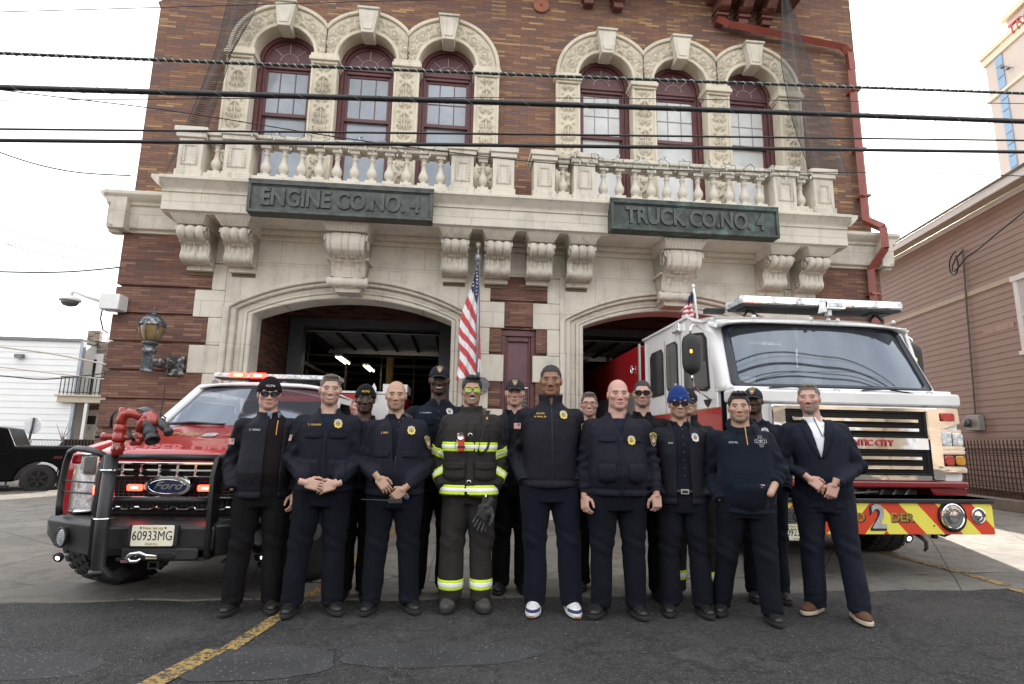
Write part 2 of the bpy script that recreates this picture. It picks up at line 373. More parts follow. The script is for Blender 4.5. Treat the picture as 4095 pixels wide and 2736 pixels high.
# resurfaced asphalt patches, oval as in the street
def patchmat(c0):
    m,nt,b=_mat('asphalt_patch'); v=coords(nt); n1=noise(nt,v,2.2,5); f=noise(nt,v,90,3)
    c=ramp(nt,n1,[(.35,tuple(x*.6 for x in c0)),(.65,c0)]); vo=N(nt,'ShaderNodeTexVoronoi'); vo.inputs['Scale'].default_value=130; L(nt,v,vo.inputs['Vector'])
    sp=N(nt,'ShaderNodeSeparateColor'); L(nt,vo.outputs['Color'],sp.inputs[0])
    c=mixc(nt,maths(nt,'MULTIPLY',maths(nt,'GREATER_THAN',sp.outputs[0],.975),.5),c,(.3,.28,.25))
    L(nt,c,b.inputs['Base Color']); b.inputs['Roughness'].default_value=.85; bump(nt,f,.7,.004,b); return m
M_patch=patchmat((.040,.040,.042))
def patch(cx,cy,rx,ry,ex=.45,seed=0,pz=-.0095):
    b=MB(); n=64; G=[]
    for k in (0.001,.35,.7,1):
        row=[]
        for i in range(n+1):
            t=2*PI*i/n; q=k*(1+.05*math.sin(3*t+seed)+.03*math.sin(7*t+seed*2)+.015*math.sin(17*t)); r_=1/(abs(math.cos(t))**2.6+abs(math.sin(t))**2.6)**(1/2.6)
            row.append((cx+rx*q*r_*math.cos(t),cy+ry*q*r_*math.sin(t),pz))
        G.append(row)
    b.grid(G); b.build('road_patch',M_patch,kind='structure')
patch(-.05,3.86,.62,.2,.6,1); patch(-1.10,3.78,.42,.27,.6,2.2,-.0088); patch(-2.7,3.8,.72,.22,.7,3.4,-.0102)

rg=random.Random(5); b=MB()
for k in range(1500):
    x=rg.uniform(-5,8); y=(edge(x)-abs(rg.gauss(0,.12))) if k<600 else rg.uniform(2.9,5.1); s_=rg.uniform(.002,.0065); zz=-.010
    if k>=600 and y>edge(x)-.02: continue
    a=rg.uniform(0,6); pts=[(x+s_*math.cos(a+2.1*i),y+s_*math.sin(a+2.1*i),zz) for i in range(3)]+[(x,y,zz+s_*.8)]
    b.add(pts,[(0,1,2),(0,1,3),(1,2,3),(2,0,3)])
b.build('gravel',mat('pale_grit',(.26,.24,.21),.9,var=.4,vs=30),label='pale grit and small stones scattered along the asphalt edge',category='gravel',kind='stuff')
# ------------------------------------------------------------------ fire station
YW=10.0
st=empty('fire_station',(1.2,10,0),'old red brick firehouse with stone arches, balcony and two open engine bays','building')
def arc(cx,hw,zs,za,n=28):
    if za-zs<1e-6: return [(cx-hw+2*hw*i/n,zs) for i in range(n+1)]
    h=za-zs; r=(hw*hw+h*h)/(2*h); c=za-r; a=math.asin(min(1,hw/r))
    if h>hw: a=PI-a
    return [(cx+r*math.sin(-a+2*a*i/n),c+r*math.cos(-a+2*a*i/n)) for i in range(n+1)]
DOORS=[(-1.83,),(4.01,)]; DHW=1.72
qe=[(4.26,3.79,0),(3.79,3.31,1),(3.31,2.83,0),(2.83,2.35,1),(2.35,1.87,0),(1.87,1.39,1),(1.39,.91,0),(.91,.43,1),(.43,0,0)]
# stone field over the arches, one solid per bay, and stone zone behind the corbels
sf=MB()
for (cx,) in DOORS:
    A=arc(cx,2.17,3.50,4.14); T=[(p[0],4.27) for p in A]
    sf.strip(T,A,YW-.05,YW+.5)
sf.box(-4.78,6.93,YW-.05,YW+.5,4.27,4.90)
for (cx,) in DOORS:
    for s in (-1,1):
        for zt,zb,lng in qe:
            xo=cx+s*((2.66 if lng else 2.40)); xi=cx+s*2.172
            if zb==3.79: xi=cx+s*2.172
            sf.box(min(xo,xi),max(xo,xi),YW-.052,YW+.4,zb+.003,min(zt,4.26)-.003)
            
sf.build('stone_field',M_stone,st,bev=.008,seg=1)
# moulded door surrounds
for (cx,) in DOORS:
    mo=MB()
    def pth(hw,zs,za): a=arc(cx,hw,zs,za); return [(cx-hw,0)]+a+[(cx+hw,0)]
    lv=[(2.17,3.50,4.14),(2.07,3.50,4.05),(1.97,3.49,3.985),(1.86,3.46,3.90),(1.80,3.44,3.85),(1.72,3.42,3.765)]
    ys=[(YW-.095,YW+.3),(YW-.035,YW+.3),(YW+.05,YW+.3),(YW+.02,YW+.3),(YW+.045,YW+.55)]
    for i,(y0,y1) in enumerate(ys): mo.strip(pth(*lv[i]),pth(*lv[i+1]),y0,y1)
    mo.build('arch_surround',M_stone,st,bev=.022,seg=3)
# lower brick bands (rusticated courses with recesses between)
lb=MB(); rec=MB()
def bands(x0f,x1f,tops,back=.35,depth=.05,yf=YW-.03):
    for i,(zt,zb,l) in enumerate(tops):
        lb.box(x0f(l),x1f(l),yf,YW+back,zb+.045,zt)
        rec.box(x0f(l)+.03,x1f(l)-.0,yf+depth,YW+back-.01,zb,zb+.045)
for i,(zt,zb,l) in enumerate(qe):
    q=2.663 if l else 2.403
    lb.box(-5.78,-1.83-q,YW-.03,YW+.5,zb+.045,zt); rec.box(-5.73,-1.83-q,YW+.02,YW+.5,zb,zb+.045)
    lb.box(4.01+q,8.19,YW-.03,YW+.5,zb+.045,zt); rec.box(4.01+q,8.14,YW+.02,YW+.5,zb,zb+.045)
    xa,xb=-1.83+q,4.01-q
    if zt<3.4 and zb>1.0:
        lb.box(xa,.79,YW-.03,YW+.5,zb+.045,zt); lb.box(1.41,xb,YW-.03,YW+.5,zb+.045,zt)
        rec.box(xa,.79,YW+.02,YW+.5,zb,zb+.045); rec.box(1.41,xb,YW+.02,YW+.5,zb,zb+.045)
    else: lb.box(xa,xb,YW-.03,YW+.5,zb+.045,zt); rec.box(xa,xb,YW+.02,YW+.5,zb,zb+.045)
lb.box(-5.78,-4.783,YW-.03,YW+.5,4.262,4.74); lb.box(6.935,8.19,YW-.03,YW+.5,4.262,4.74)
for i,(zt,zb,l) in enumerate([(4.74,4.26,0)]+qe):   # side walls, lower storey
    lb.box(-5.78,-5.45,YW+.502,27,zb+.045,zt); rec.box(-5.73,-5.45,YW+.502,27,zb,zb+.045)
    lb.box(7.9,8.19,YW+.502,27,zb+.045,zt); rec.box(7.9,8.14,YW+.502,27,zb,zb+.045)
lb.build('lower_wall',M_brick,st,bev=.004,seg=1); rec.build('recessed_course',M_brick,st)
# upper brick wall with window openings
UC=[[-3.40,-1.88,-.36],[2.74,4.26,5.78]]; PW=.43; AR=.545; SPR=8.41
uw=MB(); YU=YW+.0; AB=AR+.02
xl=-5.72; xr=8.13; TOP=11.6
def wcol(x0,x1,z0=4.9,z1=TOP): uw.box(x0,x1,YU,YU+.45,z0,z1)
wcol(xl,UC[0][0]-AB); wcol(UC[0][2]+AB,UC[1][0]-AB); wcol(UC[1][2]+AB,xr)
for g in UC:
    for i,c in enumerate(g):
        A=arc(c,AB,SPR,SPR+AB,20); T=[(p[0],TOP) for p in A]; uw.strip(T,A,YU,YU+.45)
        uw.box(c-AB,c+AB,YU,YU+.45,4.9,5.55)
        if i<2: wcol(c+AB,g[i+1]-AB)
uw.box(xl,xl+.4,YU+.452,27,4.75,TOP); uw.box(xr-.4,xr,YU+.452,27,4.75,TOP); uw.box(xl,xr,26.7,27.1,0,TOP)
uw.build('upper_wall',M_brickU,st)
# roof, eaves, brackets
rf=MB(); rf.box(-6.3,8.7,9.35,27.4,TOP,TOP+.25); rf.box(-1.2,4.9,9.3,10.0,10.62,10.9); rf.box(4.9,6.75,9.3,10.0,10.30,10.9)
for sgn,xw in ((-1,xl),(1,xr)):
    P0=[(xw,9.72),(xw+sgn*.12,9.78),(xw+sgn*.55,10.12),(xw+sgn*.62,10.2),(xw,10.35)]
    rf.prism(P0,11.3,26,axis='y')
rf.build('roof',M_soffit,st)
tl=MB()
for k in range(40):
    y=11.25+k*.3
    for sgn,xw in ((-1,xl),(1,xr)): tl.tube([(xw+sgn*.72,y,10.2),(xw,y,10.48)],.085,8)
tl.build('roof_tile',M_tile,st,smooth=True).__setitem__('kind','stuff')
def bracket(x,zb,h=.5,w=.2):
    b=MB(); b.prism([(9.35,zb+h),(9.35,zb+h-.14),(9.5,zb+h-.16),(9.62,zb+h-.3),(9.8,zb+.18),(9.84,zb),(10,zb),(10,zb+h)],x-w/2,x+w/2,axis='x')
    b.box(x-w/2-.03,x+w/2+.03,9.76,10.0,zb+.1,zb+.16); b.box(x-w/2-.04,x+w/2+.04,9.7,10,zb+.22,zb+.26)
    b.build('eave_bracket',M_soffit,st,bev=.012)
for x,z in ((-.45,10.12),(.13,10.12),(2.4,9.98),(3.0,9.95),(5.15,9.84),(5.62,9.84),(6.12,9.86)): bracket(x,z)
md=MB(); md.lathe([(.02,0),(.04,-.03),(.07,-.02),(.1,-.045),(.13,-.02),(.16,-.03),(.17,0)],24,Matrix.Translation((1.45,9.985,9.95))@Matrix.Rotation(R(0),4,'X'),axis='y')
md.build('medallion',mat('terracotta',(.33,.12,.07),.7),st,smooth=True)
# ---- carved relief helpers
def spiral(U,V,cx,cy,r0,flip,turns=1.7,w=.012,ph=0):
    x=(U-cx)*flip; y=V-cy; r=np.hypot(x,y); th=(np.arctan2(y,x)+ph)%(2*PI); best=np.full(U.shape,9.)
    for k in range(int(turns)+1): best=np.minimum(best,np.abs(r-r0*(1-(th+2*PI*k)/(2*PI*turns))))
    h=np.exp(-(best/w)**2)*(r<r0*1.12); return np.maximum(h,np.exp(-(r/(r0*.2))**2))
def rosette(U,V,cx,cy,r0,n=6):
    x=U-cx;y=V-cy;r=np.hypot(x,y);t=np.arctan2(y,x); e=r0*(.72+.28*np.abs(np.cos(n*t/2)))
    h=np.clip(1-(r/e)**4,0,1)*(.55+.45*np.abs(np.cos(n*t/2))); h=h*(.45+.55*np.clip(r/r0*1.6,0,1))
    return np.maximum(h,np.exp(-(r/(r0*.25))**2))
def leafy(U,V,cx,cy,lx,ly,ang,n=5):
    c,s=math.cos(ang),math.sin(ang); x=(U-cx)*c+(V-cy)*s; y=-(U-cx)*s+(V-cy)*c
    t=np.clip(x/lx,-1,1); wdt=ly*np.sqrt(np.clip(1-t*t,0,1))*(.75+.25*np.cos(t*PI*n)); 
    h=np.clip(1-(np.abs(y)/np.maximum(wdt,1e-4))**2,0,1)*(np.abs(x)<lx); return h*(.6+.4*np.abs(np.sin(t*PI*n+np.abs(y)/ly*2)))
def relief(U,V,period=.62):
    """mirrored scrollwork along V"""
    A=np.abs(U); Vp=np.mod(V,period); h=np.zeros(U.shape)
    for vv in (Vp,Vp-period):
        h=np.maximum(h,rosette(A,vv,0,.10,.062)); h=np.maximum(h,spiral(A,vv,.082,.235,.052,1)); h=np.maximum(h,spiral(A,vv,.085,.375,.05,-1,ph=2))
        h=np.maximum(h,leafy(A,vv,.04,.30,.09,.022,1.2)); h=np.maximum(h,.9*np.exp(-((A-.0)/.012)**2)*(vv>.17)*(vv<.5))
        h=np.maximum(h,leafy(A,vv,.075,.04,.06,.02,.7)); h=np.maximum(h,leafy(A,vv,.045,.485,.06,.025,-.7)); h=np.maximum(h,rosette(A,vv,.0,.455,.028,5)); h=np.maximum(h,rosette(A,vv,.115,.12,.02,4)); h=np.maximum(h,rosette(A,vv,.11,.55,.024,4))
    return h
def relief_arch(S,V):
    p=.36; k=np.floor(S/p); sp=S-k*p; sg=np.where(k%2==0,1.,-1.); h=np.zeros(S.shape); v=V*sg
    h=np.maximum(h,spiral(sp,v,p/2,.0,.105,1,turns=2.0,w=.014)); h=np.maximum(h,rosette(sp,v,p/2,0,.035,5))
    h=np.maximum(h,leafy(sp,v,.04,.085,.085,.03,.6)); h=np.maximum(h,leafy(sp,v,.32,-.085,.085,.03,.6)); h=np.maximum(h,leafy(sp,v,.035,-.09,.05,.022,-.9)); h=np.maximum(h,leafy(sp,v,.33,.09,.05,.022,-.9))
    h=np.maximum(h,rosette(sp,v,.02,.0,.024,4)); return h
# pilasters
def pilaster(xc,edge_side=0):
    z0,z1=5.6,8.20; w=PW/2; b=MB()
    b.box(xc-w,xc+w,YW-.10,YW+.20,z0,z1)
    b.box(xc-w-.03,xc+w+.03,YW-.14,YW+.2,z1,z1+.05); b.box(xc-w-.06,xc+w+.06,YW-.18,YW+.2,z1+.05,z1+.13); b.box(xc-w-.04,xc+w+.04,YW-.15,YW+.2,z1+.13,SPR+.0)
    for s in (-1,1): b.box(xc+s*w-.022,xc+s*w+.022,YW-.125,YW,z0,z1)
    o=b.build('pilaster',M_stoneC,st,bev=.012)
    nu,nv=30,150; u=np.linspace(-.155,.155,nu+1); v=np.linspace(z0+.05,z1-.06,nv+1); U,V=np.meshgrid(u,v)
    H=relief(U,V-z0+.03); H[:,[0,-1]]=0
    g=MB(); g.grid([[(xc+U[j,i],YW-.103-.046*H[j,i],V[j,i]) for i in range(nu+1)] for j in range(nv+1)])
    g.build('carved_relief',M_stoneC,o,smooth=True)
for g in UC:
    for i in range(4): pilaster(g[0]-.76+i*1.52)
# archivolts
for g in UC:
    for i,c in enumerate(g):
        b=MB(); n=36
        def ring(r0,r1,y0,y1):
            # clip against neighbours at the mid line
            A=[];B=[]
            lo=-PI/2 ; 
            for k in range(n+1):
                t=-PI/2+PI*k/n
                def pt(r):
                    x=r*math.sin(t); z=r*math.cos(t)
                    lim=.759
                    if (i>0 and x<-lim) or (i<2 and x>lim):
                        q=lim/abs(x); 
                        x*=q; z*=q
                    return (c+x,SPR+z)
                A.append(pt(r1)); B.append(pt(r0))
            b.strip(A,B,y0,y1)
        ring(AR,AR+.07,YW-.10,YW+.22); ring(AR+.07,.93,YW-.085,YW+.05); ring(.93,1.0,YW-.13,YW+.05)
        o=b.build('archivolt',M_stoneC,st,bev=.01,seg=1)
        nt_,nr=110,16; G=[]
        for q in range(nr+1):
            rr=AR+.085+(.93-AR-.10)*q/nr; row=[]
            for k in range(nt_+1):
                t=-PI/2+PI*k/nt_; s_=t*.74; hh=float(relief_arch(np.array([s_+3.6]),np.array([rr-.74]))[0]) if 0<q<nr else 0
                x=rr*math.sin(t); z=rr*math.cos(t)
                if (i>0 and x<-.758) or (i<2 and x>.758): f=.758/abs(x); x*=f; z*=f
                row.append((c+x,YW-.087-.046*hh,SPR+z))
            G.append(row)
        m=MB(); m.grid(G); m.build('carved_relief',M_stoneC,o,smooth=True)
        k=MB(); zb,zt=SPR+AR-.12,9.37
        k.prism([(c-.115,zb),(c+.115,zb),(c+.185,zt-.05),(c-.185,zt-.05)],YW-.26,YW+.1); k.box(c-.205,c+.205,YW-.29,YW+.1,zt-.05,zt)
        k.prism([(c-.085,zb+.06),(c+.085,zb+.06),(c+.14,zt-.1),(c-.14,zt-.1)],YW-.275,YW-.25)
        k.build('keystone',M_stone,o,bev=.012)
# windows
def window(c,left):
    gl=M_glassL if left else M_glassR; b=MB(); y0=YW+.2; h=AR
    A=arc(c,h,SPR,SPR+h,20); B=arc(c,h-.075,SPR,SPR+h-.075,20); b.strip([(c-h,5.56)]+A+[(c+h,5.56)],[(c-h+.075,5.56)]+B+[(c+h-.075,5.56)],y0,y0+.12)
    C=arc(c,h-.13,SPR,SPR+h-.13,20); b.strip([(c-h+.075,5.56)]+B+[(c+h-.075,5.56)],[(c-h+.12,5.56)]+C+[(c+h-.12,5.56)],y0+.05,y0+.14)
    w=h-.12; b.box(c-w,c+w,y0+.03,y0+.14,8.27,8.45); b.box(c-w-.02,c+w+.02,y0+.0,y0+.14,8.33,8.38)
    o=b.build('window',M_maroon,st,bev=.008,seg=1)
    s=MB(); 
    for (za,zb_,dy) in ((7.30,8.27,0),(5.62,7.36,.05)):
        yy=y0+.07+dy
        s.box(c-w,c-w+.055,yy,yy+.05,za,zb_); s.box(c+w-.055,c+w,yy,yy+.05,za,zb_); s.box(c-w+.055,c+w-.055,yy,yy+.05,za,za+.07); s.box(c-w+.055,c+w-.055,yy,yy+.05,zb_-.05,zb_)
    s.build('sash',M_maroon,o,bev=.004,seg=1)
    p=MB(); p.box(c-w+.05,c+w-.05,y0+.09,y0+.10,7.36,8.23); p.box(c-w+.05,c+w-.05,y0+.14,y0+.15,5.68,7.32); p.build('pane',gl,o)
    f=MB(); D=arc(c,h-.12,SPR+.03,SPR+h-.12,20); f.prism(D,y0+.08,y0+.1); f.build('fanlight_panel',M_maroonD,o)
    mt=MB(); mm=.012
    for a in (0,-48,48): 
        r0_,r1_=.19 if a else .19,.40
        t=R(a); mt.tube([(c+r0_*math.sin(t),y0+.07,SPR+.04+r0_*math.cos(t)),(c+r1_*math.sin(t),y0+.07,SPR+.04+r1_*math.cos(t))],mm*.8,4)
    mt.tube([(c+.17*math.sin(R(a)),y0+.07,SPR+.04+.17*math.cos(R(a))) for a in range(-85,86,10)],mm*.8,4)
    mt.build('fanlight_bar',mat('chipped_white_bar',(.5,.42,.4),.6),o)
    g2=MB()
    for x in (-.14,.14): g2.box(c+x-.008,c+x+.008,y0+.08,y0+.089,7.36,8.22)
    g2.box(c-w+.05,c+w-.05,y0+.078,y0+.089,7.78,7.795); g2.build('muntin',M_maroon if left else mat('grey_muntin',(.33,.31,.33),.6),o)
for gi,g in enumerate(UC):
    for c in g: window(c,gi==0)
    b=MB(); b.box(g[0]-1.0,g[2]+1.0,YW-.12,YW+.3,5.47,5.6); b.build('window_sill',M_stone,st,bev=.01)
# ---- balcony
SL,SR=-4.95,7.10
bc=MB(); prof=[(9.0,5.43),(9.0,5.375),(9.03,5.36),(9.06,5.31),(9.12,5.27),(9.135,5.235),(9.135,5.20),(9.16,5.195),(9.16,4.90),(9.22,4.88),(9.22,4.87),(10.02,4.87),(10.02,5.43)]
bc.prism(prof,SL+.13,SR-.13,axis='x')
for s,x0 in ((-1,SL),(1,SR)):   # end returns
    a=[(x0,5.43),(x0,5.375),(x0-s*.06,5.31),(x0-s*.131,5.235),(x0-s*.131,5.43)]
    bc.prism(a,9.02,10.0,axis='y')
balc=bc.build('balcony',M_stone,st,bev=.006,seg=1)
un=MB(); un.box(SL+.3,SR-.3,9.75,9.98,4.80,4.868); un.box(SL+.4,SR-.4,9.88,9.98,4.72,4.80); un.build('bed_moulding',M_stone,balc,bev=.01)
def cornice(x0,x1,side):
    b=MB(); pr=[(9.66,5.40),(9.66,5.34),(9.72,5.27),(9.78,5.24),(9.80,5.19),(9.84,5.185),(9.84,4.86),(9.86,4.80),(9.92,4.78),(9.93,4.74),(10.1,4.74),(10.1,5.40)]
    b.prism(pr,x0,x1,axis='x'); xs_=x1 if side>0 else x0
    q=[(xs_+side*(10-p[0]-.35+.35) if False else xs_+side*(9.97-p[0]),p[1]) for p in pr[:10]]
    base=8.15 if side>0 else -5.75
    q=[(base+side*(10.0-p[0]),p[1]) for p in pr[:10]]+[(base-side*.1,4.74),(base-side*.1,5.40)]
    b.prism(q,9.70,27,axis='y'); b.build('cornice',M_stone,st,bev=.008,seg=1)
cornice(-6.02,SL+.1,-1); cornice(SR-.1,8.42,1)
# balustrade
bal_proto=MB(); hb=6.12-5.56
pr=[(.075,0),(.075,.05),(.05,.07),(.047,.09),(.075,.12),(.088,.17),(.080,.22),(.052,.28),(.040,.335),(.038,.40),(.052,.415),(.052,.43),(.040,.445),(.042,.475),(.062,.50),(.062,.51)]
def baluster(x,first=[None]):
    if first[0] is None:
        b=MB(); b.smooth=True; b.lathe([(r,z+5.56) for r,z in pr],12,Matrix.Translation((x,9.24,0))); b.smooth=False
        b.box(x-.095,x+.095,9.145,9.335,5.545,5.60); b.box(x-.08,x+.08,9.16,9.32,6.068,6.125)
        o=b.build('baluster',M_stoneG,balc); first[0]=(o,x)
    else:
        o0,x0=first[0]; o=o0.copy(); COL.objects.link(o); o.parent=balc; o.location.x=x-x0; o.rotation_euler=(0,0,0)
def pedestal(x0,x1):
    b=MB(); b.box(x0,x1,9.06,9.45,5.43,5.56); b.box(x0+.02,x1-.02,9.08,9.43,5.56,6.12); b.box(x0-.02,x1+.02,9.04,9.47,6.12,6.20); b.box(x0-.045,x1+.045,9.01,9.5,6.20,6.29)
    m=(x0+x1)/2; w=(x1-x0)/2-.075
    for q in (0,.02): 
        b.box(m-w+q,m-w+q+.018,9.068,9.09,5.64,6.06); b.box(m+w-q-.018,m+w-q,9.068,9.09,5.64,6.06); b.box(m-w+.018,m+w-.018,9.068,9.09,5.64+q,5.655+q); b.box(m-w+.018,m+w-.018,9.068,9.09,6.045-q,6.06-q)
    o=b.build('pedestal',M_stoneG,balc,bev=.008,seg=1)
    nu=14;g=MB();n2=40; u=np.linspace(m-w+.03,m+w-.03,n2);
    for (za,zb_) in ((5.97,6.05),(5.65,5.69)):
        V=np.linspace(za,zb_,8); g.grid([[(x,9.072-.012*abs(math.sin(x*62+z*20))*(0 if (z in (za,zb_)) else 1),z) for x in u] for z in V])
    for xa in (m-w+.03,m+w-.065):
        g.grid([[(x,9.072-.012*abs(math.sin(z*62+x*30)),z) for x in np.linspace(xa,xa+.035,5)] for z in np.linspace(5.69,5.97,30)])
    g.build('carved_border',M_stoneG,o,smooth=True)
for mir in (0,1):
    F=(lambda x:x) if not mir else (lambda x:2.10-x)
    for a,c in ((-4.64,-4.22),(-3.92,-3.46),(-.22,.20),(.49,.90)):
        x0,x1=sorted((F(a),F(c))); pedestal(x0,x1)
    for x in [-4.07,.345]+[-3.28+.29*i for i in range(11)]: baluster(F(x))
    x0,x1=sorted((F(-4.64),F(.90))); r_=MB()
    for a,c in ((-4.22,-3.92),(-3.46,-.22),(.20,.49)):
        p,q=sorted((F(a),F(c))); r_.box(p+.04,q-.04,9.12,9.39,6.125,6.19); r_.box(p+.04,q-.04,9.08,9.43,6.19,6.255); r_.box(p,q,9.1,9.42,5.43,5.545)
    r_.build('rail',M_stoneG,balc,bev=.012)
# ---- corbels
def corbel(xc,w,top,h,dep,big=False,wb=None):
    """scrolled console with acanthus leaf; front surface is a displaced sheet"""
    b=MB(); y0=YW-.06; wt=w/2; wb=wb or wt*.98
    # abacus
    ab=.13 if not big else .15
    b.add([(xc+sx*(wt+(.075 if k else .0)),(y0-dep-(.13 if k else .03)) if f else y0,top-(0 if k else ab)) for k in (0,1) for f in (0,1) for sx in (-1,1)],[(0,1,3,2),(4,5,7,6),(0,2,6,4),(1,3,7,5),(2,3,7,6),(0,1,5,4)])
    z0=top-ab; S=h-ab
    if not big: prof=[(.80,0),(.97,-.06),(1.04,-.15),(1.02,-.25),(.93,-.34),(.80,-.40),(.66,-.43),(.58,-.48),(.55,-.58),(.56,-.70),(.60,-.80),(.60,-.88),(.52,-.96),(.36,-1.0),(.18,-1.0)]
    else: prof=[(.86,0),(1.0,-.05),(1.06,-.14),(1.05,-.25),(1.0,-.35),(.88,-.42),(.70,-.44),(.64,-.46),(.64,-.48),(.56,-.50),(.48,-.56),(.43,-.66),(.42,-.76),(.44,-.8)]
    nv=44; nu=34; pa=np.array(prof); s=np.r_[0,np.cumsum(np.hypot(*(np.diff(pa,axis=0)*[dep,S]).T))]; s/=s[-1]; vv=np.linspace(0,1,nv+1)
    D=np.interp(vv,s,pa[:,0])*dep; Z=np.interp(vv,s,pa[:,1])*S
    if not big: D=np.convolve(np.pad(D,2,'edge'),[.1,.2,.4,.2,.1],'valid'); Z=np.convolve(np.pad(Z,2,'edge'),[.1,.2,.4,.2,.1],'valid')
    split=.42 if not big else .52; G=[]; eL=[]; eR=[]
    for j in range(nv+1):
        v=vv[j]; row=[]; hwid=wt+(wb-wt)*min(1,max(0,-Z[j]/S)); tj=min(j+1,nv); tk=max(j-1,0); ty,tz=D[tj]-D[tk],Z[tj]-Z[tk]; l=math.hypot(ty,tz) or 1; ny,nz=-tz/l,ty/l
        for i in range(nu+1):
            u=-1+2*i/nu
            if v<split:
                e=math.sin(PI*min(1,v/split)); 
                if big: hh=.045*e*(1-abs(abs(u)-.0)**4)*(1 if abs(abs(u)-.2)>.035 else .55)-.02*(abs(abs(u)-.75)<.04)
                else: hh=.05*(abs(math.cos(u*PI*1.5))**.7)*e
            else:
                q=(v-split)/(1-split); a=abs(u); rib=math.exp(-(a/.1)**2)*.6
                lob=abs(math.sin((q*3.2+a*1.1)*PI))*math.exp(-((a-.5)/.4)**2); fan=.5+.5*math.cos((a*5.5-q*1.5)*PI)
                hh=(.016+.03*(rib+.8*lob*fan))*math.sin(PI*min(1,q*1.0)**.7) +(.035*math.exp(-((q-.06)/.07)**2)*(a<.5)*(.6+.4*math.cos(u*26)))
                if a>.93: hh=.028
            if i in(0,nu): hh=0
            row.append((xc+u*hwid,y0-(D[j]+hh*ny),z0+Z[j]+hh*nz))
        G.append(row)
    b.smooth=True; b.grid(G); b.smooth=False
    for side in (0,-1):
        poly=[G[j][side] for j in range(nv+1)]; b.add(poly+[(poly[-1][0],y0+.02,poly[-1][2]),(poly[0][0],y0+.02,poly[0][2])],[tuple(range(nv+3))])
    b.add([G[nv][0],G[nv][-1],(G[nv][-1][0],y0+.02,G[nv][-1][2]),(G[nv][0][0],y0+.02,G[nv][0][2])],[(0,1,2,3)])
    # side volutes
    b.smooth=True
    for sx in (-1,1):
        r=.17*S*1.25 if not big else .2*S; cy=y0-dep*.84; cz=z0-S*.2
        x=xc+sx*wt
        b.tube([(x+sx*.012,cy-(r*(1-t/14))*math.cos(t*.75)*.9,cz+(r*(1-t/14))*math.sin(t*.75)) for t in range(0,14)],[.018*(1-t/20) for t in range(14)],6)
        b.ell((x,cy,cz),(.03,.03,.03),8,6)
        if not big:
            r2=.11*S; b.tube([(x+sx*.008,y0-dep*.45-r2*(1-t/12)*math.cos(t*.8),z0-S*.84+r2*(1-t/12)*math.sin(t*.8)) for t in range(0,11)],.012,6)
            b.tube([(x,G[j][0][1]+.015,G[j][0][2]) for j in range(int(nv*.42),nv)],.02,6)
    b.smooth=False
    if big:
        zz=z0-.9*S; b.smooth=True
        for k in (-1,1):
            b.lathe([(.02,k*.345),(.085,k*.34),(.085,k*.30),(.07,k*.28),(.08,k*.2),(.086,k*.12),(.07,k*.06),(.065,k*.05),(.075,k*.04),(.075,0)],16,Matrix.Translation((xc,y0-.28,zz)),axis='x')
        b.smooth=False; b.box(xc-.27,xc+.27,y0-.27,y0,zz-.085,z0-.74*S); b.box(xc-wt-.03,xc+wt+.03,y0-dep*.66,y0,z0-S*.475,z0-S*.44)
        b.prism([(xc-.24,zz-.08),(xc+.24,zz-.08),(xc+.2,zz-.16),(xc-.2,zz-.16)],y0-.22,y0+.3)
    else:
        b.box(xc-wt*.95,xc+wt*.95,y0-.10,y0+.02,z0-S-.09,z0-S*.86); b.cur=0
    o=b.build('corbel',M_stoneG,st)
    # rippled ornament on the abacus face
    g=MB(); P_=[]
    for j in range(7):
        row=[]
        for i in range(60):
            t=i/59; hh=.012*abs(math.sin(t*PI*11+ (1.5 if j>3 else 0)))*(0<j<6)
            k=j/6; row.append((xc+(-1+2*t)*(wt+.075*k*.9),y0-dep-.03-.1*k-hh-.004,top-ab*(1-k)+.0))
        P_.append(row)
    g.grid(P_); g.build('carved_border',M_stoneG,o,smooth=True)
    if not big:
        d=MB(); d.box(xc-wt*.92,xc+wt*.92,y0+.0,y0+.012,z0-S-.15,z0-S-.092); d.build('shadow_slot',mat('slot_grime',(.16,.12,.07),.9) if 'slot_grime' not in bpy.data.materials else bpy.data.materials['slot_grime'],o)  # flat brown strip, coloured as the shade of a recess under the corbel
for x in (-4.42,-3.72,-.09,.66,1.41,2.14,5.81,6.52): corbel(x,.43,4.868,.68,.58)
corbel(-1.90,.66,4.868,1.0,.66,True,.27); corbel(3.93,.66,4.868,1.0,.66,True,.27)
# ---- narrow centre window
nw=MB(); nw.box(.79,1.41,YW+.06,YW+.22,3.19,3.30); nw.box(.79,.87,YW+.06,YW+.22,1.1,3.19); nw.box(1.33,1.41,YW+.06,YW+.22,1.1,3.19)
nw.box(.87,.91,YW+.10,YW+.22,1.1,3.19); nw.box(1.29,1.33,YW+.10,YW+.22,1.1,3.19); nw.box(.91,1.29,YW+.10,YW+.22,3.1,3.19); nw.box(.91,1.29,YW+.10,YW+.22,2.28,2.36)
o=nw.build('narrow_window',M_maroon,st,bev=.008,seg=1)
p=MB(); p.box(.9,1.3,YW+.15,YW+.17,2.34,3.12); p.build('panel',M_maroonD,o)
def plywood():
    m,nt,b=_mat('rough_plywood'); v=coords(nt,(1,1,.5)); w=N(nt,'ShaderNodeTexWave',wave_type='RINGS'); w.inputs['Scale'].default_value=9; w.inputs['Distortion'].default_value=9; w.inputs['Detail'].default_value=3; L(nt,v,w.inputs['Vector'])
    L(nt,ramp(nt,w.outputs['Fac'],[(.2,(.07,.055,.045)),(.8,(.2,.17,.14))]),b.inputs['Base Color']); b.inputs['Roughness'].default_value=.8; return m
p=MB(); p.box(.9,1.3,YW+.16,YW+.18,1.1,2.3); p.build('boarded_panel',plywood(),o)
